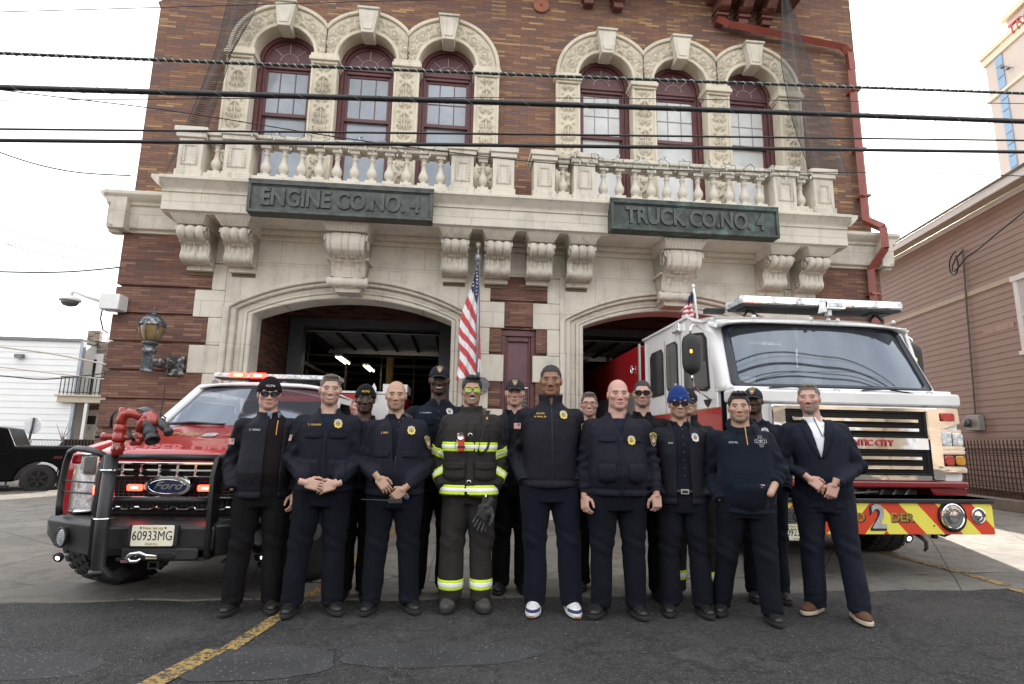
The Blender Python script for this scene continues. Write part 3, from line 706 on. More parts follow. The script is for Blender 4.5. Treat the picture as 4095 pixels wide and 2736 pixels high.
p=MB(); p.box(.9,1.3,YW+.12,YW+.15,2.255,2.28); p.build('meeting_rail',M_alu,o)
# ---- bay interior
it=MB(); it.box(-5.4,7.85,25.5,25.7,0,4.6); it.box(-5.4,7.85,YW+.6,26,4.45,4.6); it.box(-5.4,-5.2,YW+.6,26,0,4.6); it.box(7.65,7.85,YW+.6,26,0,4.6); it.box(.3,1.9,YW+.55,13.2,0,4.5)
it.build('bay_interior',mat('sooty_interior',(.075,.068,.06),.8,var=.4,vs=1.2),st)  # dark mottled tone over the whole bay interior
M_dframe=mat('grey_door_frame',(.07,.073,.08),.5)
jb=MB()
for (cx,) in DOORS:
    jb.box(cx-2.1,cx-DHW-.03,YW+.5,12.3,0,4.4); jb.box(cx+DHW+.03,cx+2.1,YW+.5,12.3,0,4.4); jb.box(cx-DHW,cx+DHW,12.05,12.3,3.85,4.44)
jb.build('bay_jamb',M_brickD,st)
for (cx,) in DOORS:
    fr=MB(); fr.box(cx-DHW-.02,cx-DHW+.28,12.31,12.6,0,3.95); fr.box(cx+DHW-.28,cx+DHW+.02,12.31,12.6,0,3.95); fr.box(cx-DHW+.28,cx+DHW-.28,12.31,12.6,3.68,3.95)
    fr.build('door_frame',M_dframe,st,bev=.01)
for (cx,) in DOORS:
    d=MB()
    for k in range(9):
        y=12.75+k*.26; d.box(cx-DHW+.25,cx+DHW-.25,y,y+.10,3.64,3.67)
    o=d.build('overhead_door',mat('door_slat_metal',(.26,.27,.28),.5,.4) if 'door_slat_metal' not in bpy.data.materials else bpy.data.materials['door_slat_metal'],st)
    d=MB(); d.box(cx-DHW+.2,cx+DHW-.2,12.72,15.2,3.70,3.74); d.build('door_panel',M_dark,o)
    d=MB()
    for x in np.linspace(cx-DHW+.35,cx+DHW-.35,6): d.box(x-.03,x+.03,12.75,15.1,3.60,3.64)
    for x in (cx-DHW+.22,cx+DHW-.22): d.box(x-.03,x+.03,12.6,18,3.58,3.64)
    d.build('door_stile',M_dark,o)
    d=MB(); d.box(cx-DHW+.2,cx+DHW-.2,15.12,15.16,3.52,3.70); d.build('door_bottom_rail',M_alu,o)
pp=MB()
for k in range(5):
    z=3.2-.12*k; pp.tube([(-5.1,16+k,z+.4),(7.6,16.4+k,z+.4)],.035+.02*(k%2),6)
for x in (-4.4,-3.9,3.0,5.4): pp.tube([(x,12.8,3.2),(x+.2,25,3.2)],.05,6)
for k in range(14): pp.box(-4.9+.9*k,-4.85+.9*k,15+.6*(k%5),15.05+.6*(k%5),2.4,4.4)
pp.build('ceiling_pipe',mat('dark_pipe',(.10,.09,.08),.6),st)
pp=MB(); pp.tube([(-1.62,14.2,0),(-1.62,14.2,3.3)],.09,10); pp.build('yellow_hose_drop',mat('dull_yellow',(.35,.24,.05),.6),st)
def tubelight(x,y,z,lab):
    t=empty('strip_light',(x,y,z),lab,'light fixture','strip lights in the left bay'); b=MB(); b.box(x-.09,x+.09,y-.65,y+.65,z,z+.05); b.build('housing',M_white,t)
    b=MB()
    for s in (-.05,.05): b.tube([(x+s,y-.62,z-.02),(x+s,y+.62,z-.02)],.016,6)
    b.build('fluorescent_tube',mat('warm_tube_glow',(1,.86,.6),.5,var=0,emit=3.5) if 'warm_tube_glow' not in bpy.data.materials else bpy.data.materials['warm_tube_glow'],t)
tubelight(-2.95,15.1,3.35,'lit strip light under the garage ceiling, the one nearer the door'); tubelight(-2.45,16.3,3.30,'lit strip light under the garage ceiling, the one deeper inside')
# ---- plaques
def plaque(x0,x1,z0,z1,txt,lab,m,ml):
    t=empty('bronze_sign',((x0+x1)/2,8.98,z0),lab,'sign'); b=MB(); b.box(x0,x1,8.95,9.16,z0,z1); b.box(x0-.012,x1+.012,8.925,8.97,z1-.03,z1+.012)
    w=.05
    b.box(x0,x1,8.915,8.95,z0,z0+w); b.box(x0,x1,8.915,8.95,z1-w-.03,z1-.03); b.box(x0,x0+w,8.915,8.95,z0+w,z1-w-.03); b.box(x1-w,x1,8.915,8.95,z0+w,z1-w-.03)
    b.box(x0+w,x1-w,8.933,8.95,z0+w,z0+w+.018); b.box(x0+w,x1-w,8.933,8.95,z1-w-.048,z1-w-.03)
    b.build('plate',m,t,bev=.006,seg=1); o=text('lettering',txt,.40,((x0+x1)/2,8.95,(z0+z1)/2-.02),(0,-1,0),ml,t,depth=.03,bold=.014,sx=1.0)
    return t,o
def fitx(o,w,cx):
    xs_=[v.co.x for v in o.data.vertices]; a,b=min(xs_),max(xs_); k=w/(b-a); m=(a+b)/2
    for v in o.data.vertices: v.co.x=cx+(v.co.x-m)*k
t,o=plaque(-3.41,-.475,4.845,5.40,'ENGINE CO.NO. 4','green-grey bronze plaque reading ENGINE CO.NO. 4 on the balcony edge',M_bronzeD,M_bronzeD); fitx(o,2.52,0)
t,o=plaque(2.53,5.53,4.88,5.44,'TRUCK CO.NO. 4','greener bronze plaque reading TRUCK CO.NO. 4 on the balcony edge',M_bronze,M_bronzeD); fitx(o,2.5,0)
# ---- downspout
ds=MB()
pth_=[(5.05,9.80,9.86),(5.3,9.82,9.78),(7.75,9.83,9.50),(7.9,9.85,9.38),(7.93,9.87,9.0),(7.93,9.87,5.72),(8.02,9.56,5.45),(8.02,9.56,5.05),(7.93,9.86,4.72),(7.93,9.86,.25)]
for a,c in zip(pth_[:-1],pth_[1:]): ds.tube([a,c],.085,4,caps=True)
dso=ds.build('downspout',M_redmetal,label='red-brown square rain pipe running down the right brick corner',category='downspout')
for z in (8.5,7.2,6.2,4.2,3.2):
    cl=MB(); cl.box(7.84,8.02,9.775,9.98,z,z+.04); cl.build('pipe_clip',M_redmetal,dso)
# ---- wall lamp
lx,ly=-4.88,9.5
t=empty('wall_lantern',(lx,ly,2.28),'weathered blue-grey wall lantern with amber glass on the left brick pier','lantern')
Mlm=mat('chipped_blue_grey_iron',(.065,.078,.095),.6,.3,var=.35,vs=14,stain=((.55,.53,.5),9,.9))
b=MB(); b.smooth=True; T=Matrix.Translation((lx,ly,0))
b.lathe([(.125,2.30),(.12,2.33),(.095,2.36),(.085,2.6),(.09,2.68),(.12,2.70),(.135,2.74),(.12,2.79),(.09,2.81),(.09,2.85),(.13,2.88),(.15,2.90),(.15,2.93),(.12,2.94)],20,T)
b.smooth=False
for k in range(12): b.box(-.008,.008,-.098,-.083,2.37,2.66,T@Matrix.Rotation(2*PI*k/12,4,'Z'))
b.build('stem',Mlm,t)
b=MB(); b.smooth=True; b.lathe([(.115,2.94),(.15,3.02),(.185,3.14),(.205,3.25),(.205,3.30)],20,T); b.build('amber_glass',mat('amber_frosted_glass',(.22,.155,.055),.35,var=.15,vs=8,coat=.3),t,smooth=True)
b=MB(); b.smooth=True; b.lathe([(.235,3.28),(.24,3.33),(.215,3.345),(.20,3.40),(.15,3.46),(.10,3.49),(.13,3.50),(.13,3.515),(.04,3.52),(.03,3.57),(.05,3.585),(.02,3.60),(.012,3.66),(.003,3.70)],20,T); b.build('cap',Mlm,t)
b=MB()
for k in range(6):
    a=R(25+60*k); b.tube([(lx+r*math.cos(a),ly+r*math.sin(a),z) for r,z in ((.13,2.93),(.17,3.02),(.21,3.14),(.235,3.27))],.010,5); b.box(-.03,.03,.225,.255,3.27,3.37,T@Matrix.Rotation(a-PI/2,4,'Z'))
b.build('rib',Mlm,t)
b=MB(); b.box(lx+.08,lx+.36,9.90,9.965,2.30,2.62); b.box(lx+.05,lx+.2,ly,9.92,2.40,2.52); b.build('bracket',mat('peeling_black_plate',(.03,.03,.03),.6,stain=((.6,.58,.55),12,.9)),t,bev=.006)
for o in list(t.children):
    if not o.name.startswith('bracket'):
        for v_ in o.data.vertices: v_.co.z=.02+(v_.co.z-.02)*.757; v_.co.x*=.80; v_.co.y*=.80
# ---- dome camera (corner)
t=empty('security_camera',(-5.62,9.85,3.45),'white dome security camera on a curved arm at the left corner','camera')
b=MB(); b.box(-5.86,-5.55,9.70,9.965,3.34,3.60); b.build('junction_box',M_white,t,bev=.012)
b=MB(); b.smooth=True; b.tube([(-5.84,9.78,3.47),(-6.1,9.76,3.55),(-6.28,9.76,3.62),(-6.33,9.76,3.6),(-6.34,9.76,3.5)],.032,10); b.build('arm',M_white,t)
b=MB(); b.smooth=True; b.lathe([(.04,3.54),(.10,3.53),(.15,3.49),(.155,3.46),(.12,3.455)],20,Matrix.Translation((-6.34,9.76,0))); b.build('housing',M_white,t)
b=MB(); b.smooth=True; b.lathe([(.125,3.46),(.12,3.42),(.09,3.385),(.02,3.365)],16,Matrix.Translation((-6.34,9.76,0))); b.build('dome',M_greymetal,t)
b=MB(); b.tube([(-5.86,9.82,3.36),(-5.88,9.84,3.2),(-5.85,9.9,3.02),(-5.80,9.96,2.98)],.012,5); b.build('lead',M_cable,t)

# ------------------------------------------------------------------ pink clapboard house on the right
hd=Vector((.19,.98,0)).normalized(); hn=Vector((-hd.y,hd.x,0)); H0=Vector((13,11.1,0))
def hp(s,o,z): p=H0+hd*s+hn*o; return (p.x,p.y,z)
def hbox(b,s0,s1,o0,o1,z0,z1):
    vs=[hp(s,o,z) for s in(s0,s1) for o in(o0,o1) for z in(z0,z1)]
    return b.add(vs,[(0,1,3,2),(4,6,7,5),(0,4,5,1),(2,3,7,6),(0,2,6,4),(1,5,7,3)])
M_pink=clapmat('pink_siding',(.36,.225,.19),.158)
M_tan=mat('cream_trim',(.50,.43,.33),.6,var=.08)
M_shing=mat('mottled_shingle',(.19,.165,.13),.9,var=.45,vs=16,bmp=.01,bs=30)
ho=empty('clapboard_house',hp(4,-3,0),'dusty pink clapboard house with white eaves, right of the firehouse','house')
b=MB()
z=.35;k=0
while z<7.45:   # real overlapping boards
    z1=min(z+.158,7.45); b.add([hp(s,o,zz) for s in(-4,13) for o,zz in((0.012,z),(0,z1),(-.2,z1),(-.2,z))],[(0,1,2,3),(7,6,5,4),(0,4,5,1),(3,7,4,0),(1,5,6,2),(2,6,7,3)]); z=z1
hbox(b,-4,13,-9,-.21,.2,7.4)
b.build('wall',mat('pink_board',(.33,.235,.195),.6,var=.07,vs=1.5,bmp=.001),ho)
b=MB(); hbox(b,-4,13,-.21,-.01,0,.35); b.build('foundation',M_brick,ho)
b=MB(); hbox(b,-4.3,13.3,0,.36,7.42,7.47); b.build('soffit',M_tan,ho); b=MB(); hbox(b,-4.3,13.3,.36,.40,7.40,7.60); hbox(b,-4,13,0.013,.05,7.28,7.42); b.build('fascia',M_white,ho,bev=.01)
b=MB(); b.add([hp(-4.4,.43,7.60),hp(13.4,.43,7.60),hp(13.4,-4.3,10.1),hp(-4.4,-4.3,10.1),hp(-4.4,.43,7.66),hp(13.4,.43,7.66),hp(13.4,-4.3,10.2),hp(-4.4,-4.3,10.2)],[(0,1,2,3),(4,5,6,7),(0,1,5,4),(2,3,7,6),(1,2,6,5),(0,3,7,4)])
b.add([hp(-4.4,-4.3,10.1),hp(13.4,-4.3,10.1),hp(13.4,-9,7.6),hp(-4.4,-9,7.6)],[(0,1,2,3)]); b.build('roof',M_shing,ho)
b=MB(); hbox(b,.72,13,.014,.035,5.30,5.42); hbox(b,-4,.5,.014,.035,5.30,5.42); b.build('belt_trim',M_tan,ho)
b=MB(); hbox(b,.60,.72,.014,.06,3.6,5.32); hbox(b,-.75,-.63,.014,.06,3.6,5.32); hbox(b,-.80,.77,.014,.08,5.25,5.38); hbox(b,-.80,.77,.014,.09,3.5,3.6)
wn=b.build('window',M_white,ho,bev=.008); b=MB(); hbox(b,-.63,.60,.014,.03,3.6,5.25); b.build('pane',M_glassR,wn); b=MB(); hbox(b,-.63,.60,.03,.045,4.4,4.46); b.build('muntin',M_white,wn)
b=MB(); hbox(b,.9,1.9,.013,.016,4.2,4.34); b.build('replaced_board',mat('pale_pink_board',(.44,.30,.25),.6),ho)
m=MB(); pts=[hp(2.22,.05,6.6),hp(2.33,.05,5),hp(2.42,.05,3.5),hp(2.5,.05,2.2)]; m.tube(pts,.024,6)
cd=m.build('conduit',mat('grey_conduit',(.17,.16,.15),.5,.4),ho)
m=MB(); m.tube([hp(2.38+.24*math.sin(a),.12+.03*a,6.26+.32*math.cos(a)) for a in np.linspace(0,5.2,22)],.018,6); m.tube([hp(2.22,.06,6.55),hp(2.40,.14,6.38),hp(2.46,.2,6.2),hp(2.40,.25,6.05),hp(2.25,.3,5.99),hp(2.05,.32,6.05),hp(1.75,.30,6.22),hp(1.4,.25,6.3),hp(.6,.4,6.38),hp(-1,.7,6.5),hp(-4,1,6.9)],.020,6)
m.build('service_cable',M_cable,ho)
mt=empty('electric_meter',hp(2.5,.1,1.8),'grey electric meter box with round glass on the pink siding','meter')
m=MB(); hbox(m,2.24,2.72,.02,.16,1.80,2.20); m.build('meter_box',mat('meter_grey',(.33,.34,.33),.5,.3),mt,bev=.015)
q=Vector(hp(2.62,.16,2.0)); m=MB(); m.smooth=True; m.lathe([(.11,0),(.11,.05),(.09,.10),(.03,.12)],16,frameM(q,hn)); m.build('meter_glass',M_greymetal,mt)
# iron fence on a low kerb wall
fe=empty('iron_fence',hp(2,.9,0),'rusty brown iron lattice fence on a low concrete kerb, before the pink house','fence')
b=MB(); hbox(b,-3.5,7.5,.75,1.0,0,.26); b.build('kerb_wall',mat('grey_brown_kerb',(.21,.18,.145),.9,bmp=.004),fe,bev=.02)
b=MB(); s=-3.3
while s<7.3: hbox(b,s-.009,s+.009,.868,.886,.27,1.54+.0); s+=.115
b.build('picket',M_iron,fe).__setitem__('kind','stuff')
b=MB(); z=.36
while z<1.5: hbox(b,-3.4,7.4,.868-.02,.868,z,z+.016); z+=.118
hbox(b,-3.4,7.4,.85,.90,1.33,1.36); hbox(b,-3.4,7.4,.85,.90,1.23,1.26); b.build('rail',M_iron,fe)
# ------------------------------------------------------------------ far hotel tower
T0=Vector((133.8,120,0))
def tp(s,o,z): p=T0+hd*s+hn*o; return (p.x,p.y,z)
def tbox(b,s0,s1,o0,o1,z0,z1):
    return b.add([tp(s,o,z) for s in(s0,s1) for o in(o0,o1) for z in(z0,z1)],[(0,1,3,2),(4,6,7,5),(0,4,5,1),(2,3,7,6),(0,2,6,4),(1,5,7,3)])
tw=empty('hotel_tower',tp(-10,-10,0),'pale peach high-rise hotel with blue strip windows, far right','tower')
b=MB(); tbox(b,-50,0,-25,0,0,101); tbox(b,-50,-8.4,-24,.0,101,105.5); b.build('wall',mat('peach_stucco',(.60,.50,.43),.8,var=.05,vs=.05),tw)
b=MB(); tbox(b,-50,.9,-24,.9,101.0,102.4); tbox(b,-50,.5,-24,.5,99.0,101.0); tbox(b,-50,-7.6,-24,.9,105.5,107); tbox(b,-50,.5,-24,.5,88.9,89.8); b.build('cornice',mat('cream_stucco',(.72,.62,.45),.8,var=.04,vs=.1),tw,bev=.1)
b=MB()
for z in range(66,97,3): tbox(b,-5.7,-3.5,.02,.25,z+.15-(0),z+2.9)
b.build('strip_window',mat('blue_hotel_glass',(.22,.34,.48),.15,var=.1,vs=.2),tw)
text('lettering','TROP',3.6,tp(-9.6,.6,101.9),hn,mat('red_letters',(.5,.03,.04),.5,var=0),tw,depth=.3,bold=.06,align='LEFT')
for i in range(2):
    b=MB(); b.box(0,0,0,0,0,0) if False else None; p=tp(-6.4-1.6*i,1.0,94.6-2.3*0-1.5*i); b.ell(p,(.5,.5,.4),8,6); b.tube([p,tp(-6.4-1.6*i,0,94.9-1.5*i)],.1,5); b.build('floodlight',M_greymetal,tw)
# ------------------------------------------------------------------ buildings on the left
wb=empty('white_warehouse',(-25,25,-.4),'long white clapboard building behind the black pickup','building')
b=MB(); z=-.4
while z<5.0:
    b.add([(x,25+d,zz) for x in(-45,-15.5) for d,zz in((-.02,z),(.0,z+.25),(3,z+.25),(3,z))],[(0,1,2,3),(7,6,5,4),(0,4,5,1),(3,7,4,0),(1,5,6,2),(2,6,7,3)]); z+=.25
b.build('wall',mat('white_siding',(.80,.80,.79),.6,var=.03,vs=1),wb); b=MB(); b.box(-45,-15.45,24.9,28,z,z+.12); b.build('coping',M_greymetal,wb); b=MB(); b.box(-15.5,-15.38,24.9,25.1,-.4,z); b.build('corner_trim',mat('blue_grey_trim',(.38,.42,.46),.5),wb)
b=MB(); b.box(-17.9,-17.6,24.8,24.95,4.35,4.5); b.build('floodlight',M_greymetal,wb)
rh=empty('brick_rowhouse',(-13,26,-.4),'brown brick rowhouse with a black railed balcony at the end of the white building','house')
M_brickF=brickmat('far_brick',[(.1,(.10,.065,.05)),(.5,(.20,.13,.095)),(1,(.36,.27,.2))],bw=.22,rh=.075,mortar=(.33,.30,.26),ms=.012)
b=MB(); b.box(-15.9,-9,26,34,-.4,5.3); b.box(-15.9,-15.4,25.9,26.1,5.3,5.75); b.box(-14.4,-14.2,26.0,26.2,5.3,5.75); b.build('wall',M_brickF,rh)
b=MB(); b.box(-15.0,-9,25.7,26.6,5.3,5.45); b.build('roof',M_white,rh)
b=MB(); b.box(-16.0,-13.0,24.75,26,2.58,2.86); b.box(-16.08,-13,24.68,26,2.82,2.9); b.build('balcony_deck',M_tan,rh,bev=.02)
b=MB()
for x in np.linspace(-15.95,-13.1,20): b.box(x-.012,x+.012,24.76,24.785,2.9,3.62)
b.box(-15.97,-13.08,24.75,24.8,3.6,3.64); b.box(-15.97,-13.08,24.75,24.8,2.98,3.01); b.build('balcony_railing',M_black,rh)
b=MB(); b.box(-14.95,-14.83,24.8,24.92,-.4,2.6); b.build('porch_post',M_white,rh)
d=MB(); d.box(-15.65,-14.95,25.93,26.02,.2,2.35); dd=d.build('door',mat('cream_door',(.55,.50,.44),.5),rh); d=MB(); d.box(-15.5,-15.1,25.9,25.94,1.75,2.1); d.build('pane',M_dark,dd)
text('house_number','7',.22,(-15.3,25.92,1.55),(0,-1,0),M_dark,dd)
d=MB(); d.box(-15.75,-15.15,25.93,26.02,2.95,4.75); dd=d.build('window',M_white,rh); d=MB(); d.box(-15.65,-15.4,25.9,25.94,3.0,4.5); d.build('pane',M_dark,dd)
d=MB(); d.box(-16.0,-15.85,25.6,25.8,1.2,1.6); d.box(-14.3,-14.1,25.85,25.99,1.5,1.8); d.build('mailbox',M_black,rh)
t=empty('chain_link_fence',(-15,20.3,-.4),'low wire mesh fence in front of the white building','fence')
b=MB()
for x in np.linspace(-22,-12.7,7): b.tube([(x,20.3,-.42),(x,20.3,1.16)],.03,6)
b.build('fence_post',M_greymetal,t); b=MB(); b.tube([(-22,20.3,1.12),(-12.7,20.3,1.12)],.02,6)
b.build('rail',M_greymetal,t); b=MB()
for k in range(95):
    x=-22+k*.1
    for s in (-1,1): b.tube([(x,20.3,-.3 if s>0 else 1.1),(x+1.4 if x+1.4<-12.7 else -12.7,20.3,(1.1 if s>0 else -.3))],.004,3)
b.build('wire_mesh',M_greymetal,t).__setitem__('kind','stuff')
b=MB(); b.box(-12.62,-11.0,20.2,20.5,-.42,1.15)
for k in range(16): b.box(-12.6+k*.1,-12.55+k*.1,20.14,20.2,-.3,1.14)
o=b.build('slatted_fence',mat('dark_brown_slat',(.06,.042,.033),.8),label='short dark brown slatted fence panel beside the wire mesh fence',category='fence')
b=MB(); b.box(-12.5,-12.2,20.10,20.13,.72,.95); b.build('notice',mat('green_notice',(.12,.4,.25),.5),o)
t=empty('stop_sign',(-13.55,20,-.4),'white back of an octagonal sign on a post behind the black pickup','sign')
b=MB(); b.tube([(-13.63,20.0,-.42),(-13.52,20.0,1.82)],.035,6); b.build('post',M_greymetal,t)
b=MB(); b.prism([(-13.55+.28*math.cos(R(22.5+45*k)),1.56+.28*math.sin(R(22.5+45*k))) for k in range(8)],20.05,20.06); b.build('plate',mat('bare_sign_back',(.72,.73,.74),.4),t)
b=MB(); b.box(-13.75,-13.48,19.95,20.0,.88,1.12); b.build('notice_plate',M_white,t)
t=empty('bare_shrub',(-12.95,20.6,0),'small bare winter twigs above the wire fence','shrub'); b=MB()
for a in ((-.25,.55),(.12,.6),(-.05,.35),(.25,.45)): b.tube([(-12.95,20.6,.0),(-12.95,20.6,1.1),(-12.95+a[0]*.4,20.6,1.1+a[1]*.4),(-12.95+a[0],20.6,1.1+a[1])],[.02,.016,.012,.005],5)
b.build('twig',mat('dry_twig',(.2,.15,.11),.9),t)
# ------------------------------------------------------------------ black pickup, side on, nose out of frame
py=18.3; gz=-.42
t=empty('pickup_truck',(-13.5,py,gz),'shiny black crew-cab pickup cut off by the left edge','pickup')
Mbk=mat('black_car_paint',(.004,.004,.0045),.3,var=0,spec=.07); Mtint=mat('tinted_glass',(.005,.006,.007),.2,var=0,spec=.03)
side=[(-17.0,.0),(-16.9,.5),(-16.6,.72),(-15.3,.82),(-14.75,1.42),(-14.2,1.5),(-13.2,1.5),(-12.85,1.45),(-12.62,.92),(-11.22,.90),(-11.16,.6),(-11.2,.1),(-11.35,.05)]
ar=[(-12.0+.56*math.cos(R(a)),-.06+.56*math.sin(R(a))) for a in range(0,181,15)]
ar2=[(-15.9+.56*math.cos(R(a)),-.06+.56*math.sin(R(a))) for a in range(0,181,15)]
b=MB(); b.prism(side+ar+ar2,py,py+1.95); b.build('body',Mbk,t,bev=.05,seg=3)
b=MB(); b.prism([(-14.75,.98),(-14.4,1.36),(-13.9,1.36),(-13.9,.95)],py-.006,py+.02); b.prism([(-13.8,.95),(-13.8,1.36),(-13.12,1.36),(-12.86,1.05),(-12.84,.92)],py-.006,py+.02); b.build('side_window',Mtint,t)
b=MB(); b.box(-12.6,-11.25,py+.05,py+1.9,.90,.94); b.build('bed_cover',mat('grey_cover',(.035,.035,.037),.9,spec=0),t,bev=.02)
b=MB(); b.box(-15.3,-12.65,py-.12,py+.1,-.22,-.16); b.build('side_step',M_black,t)
for x in (-12.0,-15.9):
    w=MB(); w.smooth=True; w.lathe([(.24,.02),(.36,0),(.42,.03),(.425,.14),(.42,.26),(.36,.28),(.24,.26)],28,Matrix.Translation((x,py-.02,0)),axis='y')
    w2=MB(); w2.lathe([(.02,.03),(.06,.02),(.24,.05),(.25,.02)],28,Matrix.Translation((x,py-.02,0)),axis='y')
    for k in range(6): w2.box(-.02,.02,-.01,.02,.05,.23,Matrix.Translation((x,py,0))@Matrix.Rotation(k*PI/3,4,'Y'))
    for q in (w,w2): q.v=[(v[0],v[1],v[2]+0) for v in q.v]
    w.v=[(v[0],v[1],v[2]+.0) for v in w.v]
    o=w.build('wheel',M_rubber,t); w2.build('rim',M_black,o)
b=MB(); b.box(-11.2,-11.12,py-.005,py+.12,.35,.82); b.build('tail_light',mat('red_lens',(.4,.02,.02),.2),t,bev=.02)
b=MB(); b.box(-12.9,-12.7,py-.03,py-.0,.62,.65); b.build('door_handle',Mbk,t)
text('bed_badge','FX4',.12,(-11.62,py-.008,.62),(0,-1,0),mat('dull_red_badge',(.12,.01,.01),.5,var=0),t,depth=.002,bold=.004,shear=.3)
t.rotation_euler[2]=R(24); t.location.x+=1.5*(1-math.cos(R(24))); t.location.y-=1.5*math.sin(R(24))   # parked askew, flank towards the camera
# ------------------------------------------------------------------ overhead cables at Y=4.5
def cable(name,pts,r,m,label,group='overhead utility cables',n=40,sides=8,wrap=None):
    P=[Vector(p) for p in pts]; out=[]
    for i in range(n+1):
        t=i/n*(len(P)-1); k=min(int(t),len(P)-2); f=t-k
        p0,p1,p2,p3=P[max(k-1,0)],P[k],P[k+1],P[min(k+2,len(P)-1)]
        out.append(.5*((2*p1)+(p2-p0)*f+(2*p0-5*p1+4*p2-p3)*f*f+(3*p1-p0-3*p2+p3)*f**3))
    b=MB(); b.tube(out,r,sides); o=b.build(name,m,smooth=True,label=label,category='cable',group=group)
    if wrap:
        pitch,wr,wm=wrap; L0=P[0];L1=P[-1]; tot=(L1-L0).length; nn=int(tot/pitch*10); q=[]
        for i in range(nn):
            f=i/nn*n; k=min(int(f),n-1); c=out[k].lerp(out[k+1],f-k); a=i/10*2*PI; q.append(c+Vector((0,math.cos(a),math.sin(a)))*(r+wr*.3))
        w=MB(); w.tube(q,wr,4,caps=False); w.build('spiral_wrap',wm,o)
    return o
M_greenwrap=mat('pale_green_wrap',(.42,.55,.47),.5,var=0)
def ext(a,b_,x): return (x,4.5,a[1]+(b_[1]-a[1])*(x-a[0])/(b_[0]-a[0]))
def xw(p,k=.0):
    (a,za),(m,zm),(c,zc)=p; return [(a-4,4.5,za-(zm-za)*4/(m-a)+k),(a,4.5,za),(m,4.5,zm),(c,4.5,zc),(c+5,4.5,zc+(zc-zm)*5/(c-m))]
cable('overhead_cable',xw([(-3.73,4.31),(.4,4.485),(5.39,4.72)]),.0125,M_cable,'top black street cable, wound with a pale green spiral',wrap=(.073,.0035,M_greenwrap))
cable('overhead_cable',xw([(-3.69,4.01),(.4,4.21),(5.35,4.42)]),.023,M_cable,'thickest black bundled street cable, second of the row',wrap=(.25,.002,M_greymetal))
cable('overhead_cable',xw([(-3.63,3.655),(.41,3.915),(5.32,4.22)]),.009,M_cable,'thin plain black street cable, the upper of the close lowest pair')
cable('overhead_cable',xw([(-3.61,3.56),(.41,3.81),(5.3,4.1)]),.016,M_cable,'medium black street cable, lowest of the row across the balcony')
cable('overhead_cable',xw([(-3.67,3.9),(.4,4.26),(5.5,4.62)]),.0035,M_cable,'hair-thin straight wire just under the thickest cable')
cable('overhead_cable',[(-6,4.5,4.17),(-3.68,4.5,3.99),(-2.36,4.5,3.91),(-.6,4.55,3.77),(1.5,4.6,3.72),(5,4.7,3.95),(9,5,4.2)],.0045,M_cable,'thin sagging wire crossing the thickest cable on the left')
cable('overhead_cable',xw([(-3.79,4.68),(.49,5.26),(5,5.8)]),.0035,M_cable,'topmost thin wire over the left eave')
def drop(pts,r,lab,y=4.5,m=None): cable('service_wire',[(p[0],y,p[1]) for p in pts],r,m or M_cable,lab,'service wires left of the firehouse')
def scale(pts,y): return [(p[0]*y/4.5,1.3+(p[1]-1.3)*y/4.5) for p in pts]
drop(scale([(-4.3,3.75),(-3.6,3.46),(-3.1,3.34),(-2.62,3.33)],9.9),.012,'thick drooping service wire meeting the brick just above the stone cornice',9.9)
drop(scale([(-4.2,3.1),(-3.5,2.85),(-3.02,2.73),(-2.61,2.69)],9.9),.006,'thin service wire ending high on the top band of the left brick pier',9.9)
drop(scale([(-4.2,2.95),(-3.48,2.73),(-3.07,2.65),(-2.62,2.58)],9.9),.006,'thin service wire joining the straight one at the pier edge',9.9)
drop(scale([(-4.2,2.5),(-3.44,2.5),(-2.99,2.52),(-2.60,2.575)],9.9),.013,'nearly level black service wire above the dome camera',9.9)
drop(scale([(-3.9,3.1),(-3.49,2.77),(-3.28,2.62),(-2.89,2.3),(-2.62,2.17)],9.9),.004,'steep hairline wire passing behind the dome camera',9.9,mat('pinkish_wire',(.25,.18,.17),.6))
drop(scale([(-4.2,2.05),(-3.35,1.93),(-2.99,1.89),(-2.6,1.82)],9.9),.014,'pale slanting service wire, uppermost in front of the white building',9.9,mat('cream_wire',(.55,.5,.42),.6))
drop(scale([(-4.2,1.86),(-3.33,1.78),(-2.6,1.71)],9.9),.010,'pale slanting service wire, lower one in front of the white building',9.9,bpy.data.materials['cream_wire'])
drop(scale([(-4.2,1.76),(-3.32,1.715),(-3.0,1.70),(-2.6,1.755)],9.9),.010,'dark curved service wire in front of the white building',9.9)
